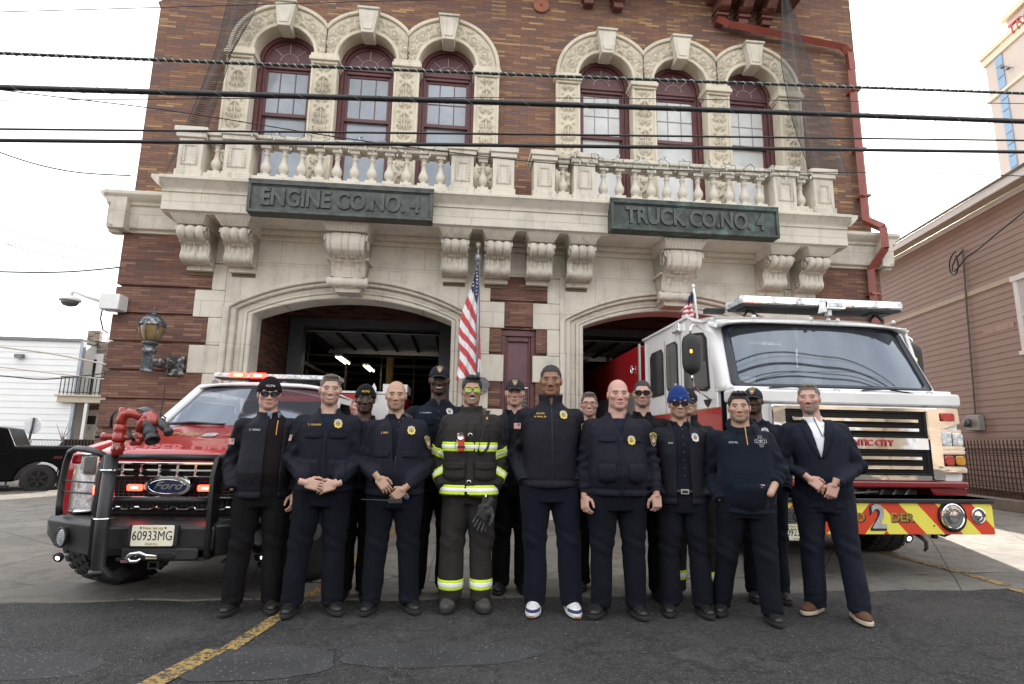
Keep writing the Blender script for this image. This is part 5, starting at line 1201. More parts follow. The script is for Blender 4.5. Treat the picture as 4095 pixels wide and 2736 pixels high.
# bull bar
gu=empty('bull_bar',(C0,4.9,.3),None,None); gu.parent=bt; gu.location=(0,0,0)
gu.location=Vector((C0,4.9,.3))-bt.location
for s in (-1,1):
    x=C0+s*.42; b=MB(); b.prism([(4.86,.36),(4.83,.40),(4.80,1.0),(4.86,1.15),(4.98,1.17),(5.0,1.1),(4.96,.9),(4.98,.62),(5.0,.36)],x-.018,x+.018,axis='x'); b.build('upright_plate',M_black,gu,bev=.006)
b=MB(); b.smooth=True; b.tube([(C0-.42,4.88,1.135),(C0+.42,4.88,1.135)],.026,12); b.tube([(C0-.42,4.87,.805),(C0+.42,4.87,.805)],.026,12)
for s in (-1,1):
    q=lambda x,y,z:(C0+s*x,y,z)
    b.tube([q(.42,4.88,1.13),q(.50,4.90,1.165),q(.62,4.97,1.185),q(.76,5.06,1.19),q(.84,5.12,1.16),q(.87,5.14,1.08),q(.88,5.14,.9),q(.87,5.13,.74),q(.85,5.11,.66)],.025,12)
    for z in (.93,.845): b.tube([q(.43,4.88,z),q(.62,4.97,z),q(.87,5.13,z)],.008,6)
b.build('tube_frame',M_black,gu,smooth=True)
# monitor and its supply pipe
mp_=empty('water_monitor',(0,0,0),None,None); mp_.parent=bt; mp_.location=Vector((-2.6,4.75,.3))-bt.location
b=MB(); b.smooth=True; b.tube([(-2.50,4.95,.27),(-2.50,4.80,.24),(-2.54,4.74,.27),(-2.585,4.72,.34),(-2.595,4.72,.6),(-2.60,4.73,1.15)],.048,16); b.lathe([(.055,.29),(.058,.30),(.055,.32)],16,Matrix.Translation((-2.585,4.72,0))); b.build('supply_pipe',M_black,mp_)
b=MB()
for z in (.685,1.04): b.tube([(-2.6+.055*math.cos(a),4.72+.055*math.sin(a),z) for a in np.linspace(0,2*PI,16,endpoint=False)],.006,5,closed=True); b.tube([(-2.66,4.72,z),(-2.72,4.8,z)],.006,5); b.tube([(-2.545,4.72,z),(-2.50,4.70,z+.005)],.008,6)
b.build('pipe_clamp',M_chrome,mp_)
Mmr=mat('monitor_red',(.30,.025,.015),.28,var=.2,vs=12,coat=.5)
X0,Y0=-2.56,4.72
b=MB(); b.smooth=True; T=Matrix.Translation((X0,Y0,0))
b.lathe([(.055,1.15),(.055,1.19),(.065,1.20),(.065,1.245),(.055,1.26),(.055,1.30)],18,T); b.lathe([(.03,-.20),(.045,-.195),(.045,-.15),(.035,-.14),(.035,.17),(.048,.18),(.048,.24),(.03,.25)],16,Matrix.Translation((X0+.02,Y0,1.345)),axis='x')
b.lathe([(.065,1.30),(.07,1.32),(.07,1.37),(.055,1.39),(.066,1.41),(.066,1.46),(.055,1.48)],18,T); b.tube([(X0,Y0,1.46),(X0,Y0,1.53),(X0+.02,Y0,1.585),(X0+.07,Y0,1.60),(X0+.13,Y0,1.595),(X0+.20,Y0,1.56)],[.05,.052,.055,.055,.05,.045],14)
b.lathe([(.032,1.58),(.036,1.60),(.036,1.655),(.028,1.665)],12,T); b.lathe([(.05,-.03),(.06,-.02),(.06,.03),(.05,.04)],16,Matrix.Translation((X0+.26,Y0+.0,1.52)),axis='x')
b.tube([(X0+.2,Y0,1.40),(X0+.21,Y0,1.50),(X0+.25,Y0,1.56),(X0+.30,Y0-.01,1.58),(X0+.34,Y0-.03,1.53),(X0+.35,Y0-.06,1.47)],[.04,.048,.055,.06,.06,.055],14); b.lathe([(.03,-.06),(.045,-.05),(.045,.04),(.03,.05)],14,Matrix.Translation((X0+.19,Y0-.01,1.30)),axis='x'); b.tube([(X0+.19,Y0,1.28),(X0+.2,Y0,1.42)],.038,12)
b.build('monitor_body',Mmr,mp_)
dirn=Vector((.50,-.45,-.72)).normalized(); p0=Vector((X0+.30,Y0-.05,1.50)); T=frameM(p0,dirn); b=MB(); b.smooth=True
b.lathe([(.045,.0),(.062,.02),(.062,.06),(.055,.065),(.055,.10),(.066,.105),(.066,.17),(.058,.175),(.06,.20),(.072,.225),(.072,.26),(.055,.262),(.05,.22)],20,T); b.build('nozzle',mat('anodised_grey',(.045,.045,.047),.5,.5,var=.25,vs=20),mp_)
b=MB(); b.smooth=True; T=frameM(p0+Vector((.10,.03,.03)),(dirn+Vector((.25,0,.1))).normalized()); b.lathe([(.02,0),(.045,.01),(.045,.14),(.03,.15),(.03,.19),(.05,.2),(.045,.235),(.01,.24)],14,T); b.build('nozzle_motor',M_greymetal if False else mat('dark_motor_case',(.05,.05,.052),.45,.4),mp_)
b=MB(); b.smooth=True; b.tube([(X0+.12,Y0-.05,1.42),(X0+.15,Y0-.08,1.36),(X0+.19,Y0-.07,1.31)],.018,8); b.tube([(X0-.05,Y0-.04,1.62),(X0-.09,Y0-.03,1.57),(X0-.085,Y0-.03,1.45)],.014,8); b.tube([(X0+.22,Y0-.02,1.62),(X0+.18,Y0-.02,1.645),(X0+.1,Y0,1.63)],.009,6); b.tube([(X0+.4,Y0,1.60),(X0+.46,Y0-.02,1.56),(X0+.45,Y0-.04,1.48)],.009,6); b.tube([(X0-.2,Y0,1.35),(X0-.24,Y0,1.35)],.02,8)
b.build('control_cable',M_cable,mp_)
b=MB(); b.box(X0-.03,X0+.03,Y0-.062,Y0-.058,1.215,1.245); b.build('data_label',M_silver,mp_)
for o in list(mp_.children):
    if not o.name.startswith(('supply','pipe_clamp')):
        c_=Vector((X0,Y0,1.15))-Vector((-2.6,4.75,.3))
        for v_ in o.data.vertices: v_.co=c_+(v_.co-c_)*.71
# mirror, antenna, lettering
b=MB(); b.smooth=True; b.ell((-3.40,6.72,1.53),(.12,.06,.09),16,10); b.build('mirror',mat('satin_black_mirror',(.035,.037,.04),.3,var=0,coat=.4),bt); b=MB(); b.tube([(-3.33,6.72,1.46),(-3.2,6.75,1.4)],.02,6); b.build('mirror_arm',M_trim,bt)
b=MB(); b.smooth=True; b.ell((-1.06,6.78,1.53),(.10,.06,.09),16,10); b.build('mirror',bpy.data.materials['satin_black_mirror'],bt)
b=MB(); b.tube([(-3.12,6.45,1.36),(-3.10,6.46,2.30)],[.008,.003],5); b.lathe([(.022,1.34),(.018,1.44),(.008,1.46)],8,Matrix.Translation((-3.12,6.45,0))); b.build('antenna',M_cable,bt)
hn_=Vector((0,-.22,.97)).normalized(); 
def hoodz(y): v=(y-5.16)/1.24; return 1.155+.275*v**.85
for tx,xx in (('ENG',C0-.30),('INE',C0+.24)):
    text('hood_lettering',tx,.125,(xx,5.82,hoodz(5.82)+.012),hn_,M_gold,bt,depth=.001,up=(0,.97,.22),sx=1.35,bold=.004)
text('hood_numeral','8',.20,(C0-.03,5.80,hoodz(5.80)+.010),hn_,M_silver,bt,depth=.001,up=(0,.97,.22),sx=1.3,bold=.008)
text('embossed_lettering','SUPER DUTY',.105,(C0-.02,5.30,hoodz(5.30)+.001),Vector((0,-.75,.66)),M_red,bt,depth=.002,up=(0,.66,.75),sx=1.75,bold=.004)
licence((-2.28,4.822,.545),.31,.155,-1,'60933MG',bt)
b=MB(); b.box(-2.46,-2.1,4.83,4.86,.47,.62); b.build('plate_holder',M_trim,bt)
tw_=tyre(-3.34,-3.02,6.02,.44,.44,bt); tw2=tyre(-1.58,-1.26,6.02,.44,.44,bt)
for o_,cx_ in ((tw_,-3.10),(tw2,-1.38)):   # steered front wheels, turned towards the street
    pv=Vector((cx_,5.80,.44))-bt.location; Rm=Matrix.Translation(pv+Vector((.14 if cx_<-2 else 0,0,0)))@Matrix.Rotation(R(-32),4,'Z')@Matrix.Translation(-(Vector((cx_-.08 if cx_<-2 else cx_-.04,6.02,.44))-bt.location)); o_.matrix_local=Rm
tyre(-3.3,-3.0,10.6,.405,.405,bt); tyre(-1.6,-1.2,10.6,.405,.405,bt)
b=MB(); b.tube([(-3.0,6.02,.4),(-1.6,6.02,.4)],.06,8); b.box(-2.8,-1.8,5.3,9,.45,.6); b.box(-3.0,-1.6,5.22,5.4,.5,1.1); b.build('chassis',M_dark,bt)

# ------------------------------------------------------------------ big red and white ladder truck
E0=4.42
en=empty('ladder_truck',(E0,8,0),'large white over red ladder fire truck with chrome grille, nose out of the right bay','fire truck')
XL,XR=3.08,5.80
# lower front: chrome, lamps, red band
b=MB(); b.rbox(XL+.02,XR-.02,6.07,6.30,.93,1.80,r=.05); b.build('front_panel',M_wp,en)
b=MB(); b.rbox(XL+.0,XR-.0,6.02,6.30,1.79,1.93,r=.03); b.rbox(XL+.03,XR-.03,6.10,6.32,1.92,1.97,r=.02); b.build('cowl',M_wp,en)
b=MB(); b.rbox(XL+.03,XR-.04,6.00,6.32,.875,.95,r=.02); b.box(XL+.03,XL+.42,6.04,6.3,.76,.90); b.box(XR-.43,XR-.04,6.04,6.3,.76,.90); b.prism([(XL+.42,.90),(XL+.50,.90),(XL+.42,.78)],6.04,6.3); b.prism([(XR-.43,.90),(XR-.51,.90),(XR-.43,.78)],6.04,6.3); b.build('red_valance',M_dred,en,bev=.012)
gx0,gx1=3.62,5.34
ch=MB(); ch.rbox(gx0-.05,gx1+.08,6.0,6.08,1.715,1.765,r=.015); ch.rbox(gx0-.05,gx1+.08,6.0,6.08,.955,1.02,r=.015); ch.rbox(gx0-.05,gx1+.08,6.0,6.07,1.29,1.43,r=.015)
ch.rbox(gx1-.02,gx1+.14,5.985,6.08,.96,1.765,r=.02); ch.rbox(gx0-.14,gx0+.02,5.985,6.08,.96,1.765,r=.02)
for z in (1.615,1.515,1.20,1.10): ch.rbox(gx0+.1,gx1-.12,5.995,6.02,z-.019,z+.019,r=.006)
ch.build('chrome_grille',M_chrome,en)
def hexmat():
    m,nt,b=_mat('black_honeycomb'); tc=N(nt,'ShaderNodeTexCoord'); s=N(nt,'ShaderNodeSeparateXYZ'); L(nt,tc.outputs['Object'],s.inputs[0]); c=N(nt,'ShaderNodeCombineXYZ'); L(nt,s.outputs[0],c.inputs[0]); L(nt,s.outputs[2],c.inputs[1])
    v=N(nt,'ShaderNodeTexBrick'); L(nt,c.outputs[0],v.inputs['Vector']); v.inputs['Scale'].default_value=1; v.inputs['Brick Width'].default_value=.03; v.inputs['Row Height'].default_value=.024; v.inputs['Mortar Size'].default_value=.0035
    L(nt,mixc(nt,v.outputs['Fac'],(.003,.003,.003),(.035,.033,.03)),b.inputs['Base Color']); b.inputs['Roughness'].default_value=.6; b.inputs['Specular IOR Level'].default_value=.1; return m
b=MB(); b.box(gx0,gx1,6.035,6.06,1.43,1.715); b.box(gx0,gx1,6.035,6.06,1.02,1.29); b.build('grille_mesh',hexmat(),en)
fr_=MB()
for z0,z1 in ((1.435,1.71),(1.025,1.285)): rr(fr_,gx0+.02,gx1-.02,z0,z1,.010,6.02,6.04)
fr_.build('mesh_frame',M_trim,en)
text('grille_lettering','ATLANTIC CITY',.098,(4.53,5.994,1.36),(0,-1,0),mat('red_grille_letters',(.42,.03,.03),.4,var=0),en,depth=.004,bold=.0025,sx=1.02)
# lamp clusters
for s in (-1,1):
    q=lambda a:(E0+s*a)
    def bx(b,a0,a1,y0,y1,z0,z1,r=.012):
        x0,x1=sorted((q(a0),q(a1))); b.rbox(x0,x1,y0,y1,z0,z1,r=r)
    b=MB(); x0,x1=sorted((q(1.06),q(1.33))); x0,x1=(x0,x1); P=[(q(1.06),1.765),(q(1.32),1.765),(q(1.33),1.60),(q(1.06),1.52)]; b.prism(P,6.02,6.08); bx(b,1.06,1.35,6.01,6.08,1.30,1.335,.008); bx(b,1.06,1.35,6.01,6.08,1.255,1.295,.008); bx(b,1.06,1.35,6.01,6.08,1.05,1.105,.008); bx(b,1.06,1.35,6.035,6.08,1.05,1.53,.008)
    o=b.build('lamp_bezel',M_chrome,en,bev=.006); 
    b=MB(); bx(b,1.09,1.26,5.995,6.02,1.62,1.715,.02); b.build('warning_lamp',M_redlens,o)
    b=MB(); bx(b,1.075,1.20,6.005,6.03,1.345,1.50,.02); bx(b,1.215,1.34,6.005,6.03,1.345,1.49,.02); b.build('headlight',M_lens,o)
    b=MB(); bx(b,1.07,1.345,6.02,6.034,1.115,1.25,.015); b.build('lamp_recess',M_dark,o)
    b=MB(); bx(b,1.08,1.20,5.998,6.02,1.13,1.235,.025); b.build('brake_lamp',M_redlens,o); b=MB(); bx(b,1.215,1.335,5.998,6.02,1.13,1.235,.03); b.build('turn_signal',M_amber,o)
# bumper
b=MB(); b.box(3.04,5.63,5.64,6.20,.44,.755); bu=b.build('bumper',M_trim,en,bev=.01)
b=MB(); b.rbox(3.03,5.64,5.60,6.2,.755,.795,r=.012); b.build('tread_top',M_black,bu)
b=MB(); 
for k in range(43): b.box(3.06+k*.06,3.25+k*.06,5.63,6.15,.795,.799)
b.build('tread_rib',M_greymetal,bu)
def chevron():
    m,nt,b=_mat('reflective_chevrons'); tc=N(nt,'ShaderNodeTexCoord'); s=N(nt,'ShaderNodeSeparateXYZ'); L(nt,tc.outputs['Object'],s.inputs[0])
    ax=maths(nt,'ABSOLUTE',maths(nt,'ADD',s.outputs[0],-.0)); f=maths(nt,'ADD',ax,maths(nt,'MULTIPLY',s.outputs[2],.93))
    k=maths(nt,'GREATER_THAN',maths(nt,'FRACT',maths(nt,'DIVIDE',maths(nt,'ADD',f,CHEV),.41)),.5)
    L(nt,mixc(nt,k,(.62,.055,.02),(.80,.72,.10)),b.inputs['Base Color']); b.inputs['Roughness'].default_value=.35; return m
CHEV=-.70+.05
b=MB(); b.box(3.04,5.63,5.628,5.64,.445,.75); cf=b.build('chevron_face',chevron(),bu)
def T2(tx,x,size,m,dep,z=.607,bold=.004,sx=1): text('bumper_lettering',tx,size,(x,5.627-dep,z),(0,-1,0),m,bu,depth=.0015,bold=bold,sx=sx)
for tx,x in (('LAD',4.07),('DER',4.60)): T2(tx,x+.008,.115,M_ink,.001,.600,.008,1.15); T2(tx,x,.115,M_gold,.004,.607,.004,1.15)
T2('2',4.335,.335,M_ink,.002,.595,.016,1.0); T2('2',4.347,.325,M_silver,.006,.607,.008,1.0)
for s in (1,):
    x=E0+s*.74; b=MB(); b.lathe([(.0,.02),(.155,.02),(.16,-.005),(.15,-.012),(.14,.0)],32,Matrix.Translation((x,5.62,.625)),axis='y'); so_=b.build('siren_recess',M_dark,bu,smooth='auto')
    b=MB(); b.lathe([(.135,.0),(.13,-.02),(.12,-.024),(.112,-.015),(.06,-.02),(.055,-.03),(.02,-.034)],32,Matrix.Translation((x-.012,5.612,.625)),axis='y'); sp=b.build('siren_speaker',M_chrome,so_,smooth='auto')
    b=MB()
    for k in range(15): z=-.105+k*.015; hw=math.sqrt(max(0,.11**2-z*z)); b.box(x-.012-hw,x-.012+hw,5.588,5.592,.625+z,.629+z)
    for r_ in (.035,.055,.075): b.tube([(x-.012+r_*math.cos(a),5.585,.625+r_*math.sin(a)) for a in np.linspace(0,2*PI,24,endpoint=False)],.004,4,closed=True)
    b.build('speaker_grille',M_greymetal,sp)
for x in (5.46,3.20):
    b=MB(); b.lathe([(.078,0),(.082,-.012),(.072,-.016),(.068,-.004)],24,Matrix.Translation((x,5.63,.63)),axis='y'); b.lathe([(.066,.0),(.05,.004),(.015,-.02),(.003,-.022)],24,Matrix.Translation((x,5.622,.63)),axis='y'); b.build('bumper_lamp',M_chrome,bu,smooth='auto')
b=MB()
for x,z in ((4.93,.70),(4.95,.53),(3.9,.70),(3.9,.53)): b.lathe([(.012,0),(.008,-.008)],8,Matrix.Translation((x,5.628,z)),axis='y')
b.build('bumper_bolt',M_chrome,bu)
b=MB(); b.box(3.30,3.62,5.605,5.627,.55,.70); bb_=b.build('side_vent',M_greymetal,bu); b=MB()
for k in range(6): b.box(3.32+.0,3.60,5.60,5.606,.565+k*.022,.573+k*.022)
b.tube([(3.46+.05*math.cos(R(60*a)),5.60,.62+.05*math.sin(R(60*a))) for a in range(6)],.005,4,closed=True); b.build('vent_slot',M_dark,bb_)
licence((3.44,5.60,.465),.31,.155,-1,'60923MG',en)
b=MB(); b.lathe([(.05,-.03),(.055,0),(.04,.01)],16,frameM(Vector((4.73,5.72,.39)),Vector((0,-1,-.3)))); o=b.build('undercarriage_lamp',M_greymetal,en); b=MB(); b.lathe([(.022,.01),(.01,.014)],14,frameM(Vector((4.73,5.72,.39)),Vector((0,-1,-.3)))); b.build('lit_lamp',M_whiteglow,o)
b=MB(); b.smooth=True; b.tube([(4.82,5.75,.44),(4.86,5.7,.40),(4.89,5.68,.36),(4.885,5.68,.30),(4.86,5.68,.27)],[.02,.02,.02,.018,.01],8); b.build('tow_hook',M_black,en); b=MB(); b.box(5.05,5.09,5.75,5.8,.38,.44); b.tube([(5.05,5.75,.44),(5.15,5.74,.41),(5.25,5.75,.44)],.012,6); b.build('air_line',M_trim,en)
# windshield and cab shell
def wsE(u,v):
    x=XL+.055+(XR-XL-.11)*u; xt=XL+.06+(XR-XL-.30)*u*1.0; xx=x*(1-v)+(xt+.06)*v; bow=(1-abs(2*u-1)**2.6)
    return (xx,6.30-.17*bow+(.34)*v,1.955+.83*v+.03*(1-abs(2*u-1)**2)*(v-.0)*.6)
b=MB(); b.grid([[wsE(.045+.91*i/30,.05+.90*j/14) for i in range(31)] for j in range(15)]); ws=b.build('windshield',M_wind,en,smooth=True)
def ringE(m0,m1,name,m,th,off=0):
    A=[];B=[]; K=[(0,0),(1,0),(1,1),(0,1)]
    def loop(m,rad):
        P=[]; c=[(1-m-rad,1-m*1.25-rad*1.6,0),(m+rad,1-m*1.25-rad*1.6,90),(m+rad,m*1.25+rad*1.6,180),(1-m-rad,m*1.25+rad*1.6,270)]
        for cu,cv,a0 in c:
            for k in range(7): a=R(a0+15*k); P.append((cu+rad*math.cos(a),cv+rad*1.6*math.sin(a)))
        out=[]
        for i in range(len(P)):
            p,q=P[i],P[(i+1)%len(P)]; nn=6 if (i+1)%7==0 else 1
            for k in range(nn): out.append((p[0]+(q[0]-p[0])*k/nn,p[1]+(q[1]-p[1])*k/nn))
        return [Vector(wsE(*p))+Vector((0,off,0)) for p in out]
    A=loop(m0,.045); B=loop(m1,.05); b=MB(); n=len(A); b.add(A+B,[(i,(i+1)%n,n+(i+1)%n,n+i) for i in range(n)]); return b.build(name,m,en,smooth=True,solid=th)
ringE(.015,.052,'windshield_seal',mat('navy_black_seal',(.02,.022,.035),.35,var=.1),.02,-.012)
# white surround outside the seal
b=MB()
for s,u0,u1 in ((-1,0,.03),(1,.97,1.0)):
    b.smooth=True; G=[[wsE(u0+(u1-u0)*i/3,-.02+1.05*j/10) for i in range(4)] for j in range(11)]
    for row in G:
        e=row[0] if s<0 else row[-1]; 
    G=[[(XL if s<0 else XR-0.0-(.0),6.48+.2*j/10,1.93+.90*j/10)]+[g for g in row] if s<0 else [g for g in row]+[(XR-.12*j/10,6.48+.2*j/10,1.93+.90*j/10)] for j,row in enumerate(G)]
    b.grid(G)
b.grid([[wsE(i/24,.975+.05*j) for i in range(25)] for j in range(3)]); b.grid([[wsE(i/24,.03-.04*j) for i in range(25)] for j in range(2)])
b.build('windshield_surround',M_wp,en,smooth=True,solid=.015)
b=MB()   # roof cap: curved loft
G=[]
for j in range(15):
    v=j/14; y=6.38+2.62*v; row=[]; rise=.0+.10*min(1,v*3)
    hz=2.80+.10*math.sin(min(1,v*6)*PI/2)+.13*ss(.12,.34,v)
    for i in range(25):
        u=-1+2*i/24; xr_=(XR-.10*max(0,1-v*4) if u>0 else XL); hw=(XR-XL)/2-.02; x=E0+.02+u*hw-(.24*(1-min(1,v*3.2)) if u>0 else 0)*abs(u)
        z=hz-.10*abs(u)**7-(.0); y2=y+.05*(1-v)*abs(u)**2 if v<.5 else y
        row.append((x,y2,z))
    G.append(row)
b.grid(G); b.grid([[(p[0],p[1],p[2]) for p in G[0]],[(p[0],6.40,2.775) for p in G[0]]]); b.build('roof',M_wp,en,smooth=True,solid=.02)
b=MB()   # left and right side walls
def wallE(x0,x1):
    b.prism([(6.45,.92),(6.45,1.95),(6.70,2.83),(7.2,3.0),(9.0,3.02),(9.0,.7),(7.9,.7),(7.85,1.1),(7.6,1.2),(6.9,1.2),(6.68,1.1),(6.6,.92)],x0,x1,axis='x')
wallE(XL,XL+.05); b.build('cab_side',M_wp,en,bev=.01); b=MB(); wallE(XR-.05,XR); b.build('cab_side',M_wp,en,bev=.01)
for xa_,xb_ in ((XL-.006,XL),(XR,XR+.006)): b=MB(); b.box(xa_,xb_,6.35,9.0,1.05,1.74); b.build('red_lower_side',M_red,en)
b=MB(); b.box(XL-.008,XL-.001,6.35,9.0,1.74,1.752); b.build('gold_pinstripe',M_gold,en)
b=MB(); b.box(XL-.03,XL+.0,7.22,9.02,2.985,3.015); b.tube([(XL-.01,7.22,3.0),(XL-.01,7.0,2.90),(XL-.01,6.75,2.83),(XL-.0,6.5,2.83)],.018,6); b.build('drip_rail',M_wp,en)
def swin(pts,name='side_window',x=XL,s=-1):
    cx=sum(p[0] for p in pts)/len(pts); cz=sum(p[1] for p in pts)/len(pts)
    o=MB(); o.prism([(cx+(p[0]-cx)*1.10,cz+(p[1]-cz)*1.08) for p in pts],*sorted((x+s*.012,x+s*.002)),axis='x'); fo=o.build(name,M_trim,en,bev=.004)
    o=MB(); o.prism(pts,*sorted((x+s*.018,x+s*.012)),axis='x'); o.build('pane',M_sideg if False else mat('side_pane',(.035,.04,.045),.06,var=0,spec=.8) if 'side_pane' not in bpy.data.materials else bpy.data.materials['side_pane'],fo)
swin([(6.66,2.02),(6.70,2.60),(6.78,2.68),(7.18,2.74),(7.34,2.72),(7.36,2.10),(7.30,2.05),(6.75,1.99)])
swin([(7.62,2.10),(7.62,2.68),(7.70,2.73),(8.0,2.73),(8.02,2.68),(8.02,2.14),(7.98,2.10)])
swin([(8.18,2.06),(8.18,2.64),(8.24,2.70),(8.62,2.70),(8.70,2.64),(8.70,2.10),(8.64,2.05)])
for yy in (7.50,8.10):
    b=MB(); b.box(XL-.003,XL-.0005,yy-.004,yy+.004,.95,2.84); b.build('door_gap',M_dark,en)
b=MB(); b.tube([(XL-.05,7.58,1.98),(XL-.06,7.58,2.14)],.018,8); b.box(XL-.05,XL,7.44,7.62,2.05,2.08); b.build('grab_bracket',M_chrome,en)
b=MB(); b.rbox(XL-.05,XL,7.42,7.66,2.845,3.00-.03,r=.012,axis='x'); sl=b.build('scene_light',M_chrome,en); b=MB(); b.rbox(XL-.062,XL-.05,7.44,7.64,2.86,2.955,r=.01,axis='x'); b.build('lens',M_lens,sl)
b=MB(); b.box(XL-.03,XL,7.05,7.15,1.76,1.94); b.build('door_latch',M_trim,en); b=MB(); b.prism([(6.60,1.86),(6.82,1.86),(6.78,1.80),(6.71,1.76),(6.64,1.80)],XL-.004,XL-.001,axis='x'); bd=b.build('shield_badge',M_trim,en)
# rear body seen in the bay
b=MB(); b.box(XL-.05,XR,9.12,14.5,.7,2.93); b.build('rear_body',M_red,en,bev=.015); b=MB(); b.box(XL-.07,XL-.04,9.08,9.13,1.0,2.95); b.box(XL-.055,XL-.05,9.13,14,.7,2.18); b.build('tread_plate',M_diam,en)
b=MB(); b.smooth=True; b.lathe([(.05,0),(.045,.02)],16,Matrix.Translation((XL-.075,9.45,2.56)),axis='x'); b.tube([(XL-.08,9.45+.05*math.cos(a),2.56+.07*math.sin(a)) for a in np.linspace(-2.4,2.4,12)],.012,6); b.build('round_emblem',M_chrome,en)
# light bar
b=MB(); b.rbox(3.42,5.52,6.42,6.78,2.985,3.015,r=.01); lbE=b.build('light_bar',M_trim,en)
b=MB(); b.rbox(3.40,5.54,6.40,6.80,3.015,3.115,r=.03); b.build('lens',M_lens,lbE)
b=MB(); b.rbox(3.45,3.80,6.39,6.40,3.03,3.10,r=.015); b.build('lit_lamp',mat('soft_red_lamp',(1,.28,.2),.3,var=.2,vs=30,emit=3.2),lbE)
b=MB(); b.rbox(4.72,4.84,6.388,6.398,3.03,3.10,r=.01); b.build('lit_lamp',bpy.data.materials['soft_red_lamp'],lbE)
M_swl=mat('soft_white_lamp',(1,.97,.9),.3,var=.15,vs=40,emit=1.6)
for x0,x1 in ((3.86,4.10),(4.22,4.40),(4.86,5.12),(5.2,5.45)): b=MB(); b.rbox(x0,x1,6.390,6.398,3.035,3.095,r=.01); b.build('lit_white_lamp',M_swl,lbE)
b=MB()
for x in (3.62,5.30): b.tube([(x-.08,6.6,2.90),(x,6.6,2.99),(x+.1,6.6,2.90)],.015,6); b.box(x-.12,x+.12,6.5,6.7,2.975,2.99)
b.build('mount',M_trim,lbE)
b=MB(); b.rbox(4.40,4.66,6.26,6.36,2.955,3.045,r=.01); fl_=b.build('flood_light',M_chrome,en); b=MB(); b.rbox(4.44,4.62,6.25,6.26,2.97,3.03,r=.008); b.build('lens',M_lens,fl_); b=MB(); b.prism([(4.36,2.91),(4.40,3.04),(4.43,3.04),(4.41,2.91)],6.26,6.36); b.box(4.45,4.50,6.3,6.36,2.88,2.955); b.build('bracket',M_wp,fl_)
b=MB()
for x in (3.55,4.28,4.50,4.62,5.35): b.lathe([(.028,0),(.024,.012),(.006,.018)],10,frameM(Vector((x,6.375,2.84)),(0,-1,.2)))
b.build('clearance_lamp',M_lens,en); b=MB(); b.tube([(4.6,6.9,3.1),(4.6,6.9,3.2)],.02,8); b.box(3.2,3.45,6.9,7.0,3.0,3.06); b.tube([(3.95,6.8,3.1),(3.96,6.8,3.25)],.005,4); b.build('roof_fitting',M_trim,en)
# mirrors
def mirror(x,y,z,s):
    t=MB(); t.smooth=True; P=[]
    for j in range(13):
        v=-1+2*j/12; k=(1-abs(v)**5)**.5 if abs(v)<1 else .0; k=max(k,.15); P.append([(x+.105*k*math.copysign(abs(math.cos(a))**.7,math.cos(a)),y+.07*k*math.sin(a),z+.235*v) for a in np.linspace(0,2*PI,25)])
    t.grid(P); t.add(P[0][:-1],[tuple(range(24))]); t.add(P[-1][:-1],[tuple(range(24))]); mo=t.build('mirror',M_trim,en)
    a=MB(); a.smooth=True; xw=XL if s<0 else XR-.05
    a.tube([(x,y,z+.22),(x-.0,y,z+.30),(x-s*.03,y+.02,z+.335),(x-s*.12,y+.1,z+.35),(xw,6.62,z+.37)],.012,8); a.tube([(x,y,z-.22),(x,y,z-.28),(x-s*.03,y+.05,z-.34),(x-s*.15,y+.2,z-.39),(xw,6.62,z-.46)],.013,8); a.build('mirror_arm',M_chrome,mo)
    a=MB(); a.rbox(x-.014-.03,x+.012-.03,y-.078,y-.066,z-.0,z+.042,r=.009); a.build('marker_lamp',mat('lit_amber_marker',(1,.38,.03),.3,var=0,emit=1.2) if 'lit_amber_marker' not in bpy.data.materials else bpy.data.materials['lit_amber_marker'],mo)
mirror(2.62,6.08,2.31,-1); mirror(5.93,6.78,2.42,1)
# wipers
b=MB()
for bx_,ex in ((5.50,4.92),(4.36,3.80)):
    b.tube([(bx_,6.08,1.875),(bx_-.32,6.06,1.94),(ex+.05,6.06,1.965)],[.012,.010,.008],6); b.tube([(ex-.28,6.085,1.955),(ex,6.045,1.975),(ex+.36,6.03,1.972)],.010,6); b.lathe([(.035,0),(.03,-.02)],10,Matrix.Translation((bx_,6.05,1.875)),axis='y'); b.tube([(bx_-.02,6.05,1.88),(bx_-.03,6.045,1.95),(bx_-.09,6.045,1.955),(bx_-.1,6.05,1.91)],.004,4)
b.build('wiper',M_trim,en)
# interior
M_dash=mat('dash_dark',(.035,.038,.045),.7); b=MB(); b.box(XL+.08,XR-.08,6.55,7.0,1.5,1.99); b.build('dashboard',M_dash,en,bev=.05); b=MB(); b.box(XL+.08,XR-.08,9.0,9.05,1,3.0); b.build('cab_rear_wall',M_dash,en)
b=MB()
for x in (3.6,5.15): b.rbox(x-.26,x+.26,7.7,7.9,1.5,2.45,r=.08); b.rbox(x-.16,x+.16,7.72,7.86,2.45,2.65,r=.05)
b.rbox(4.2,4.6,7.2,7.6,1.9,2.15,r=.04); b.build('seat',mat('cab_seat',(.05,.05,.055),.9),en)
b=MB(); T=Matrix.Translation((5.02,7.05,2.06))@Matrix.Rotation(R(28),4,'X'); b.tube([T@Vector((.23*math.cos(a),.23*math.sin(a),0)) for a in np.linspace(0,2*PI,28,endpoint=False)],.015,6,closed=True); b.tube([T@Vector((0,0,-.2)),T@Vector((0,0,0))],.03,6); b.tube([T@Vector((-.22,0,0)),T@Vector((.22,0,0))],.014,5); b.build('steering_wheel',M_trim,en,smooth=True)
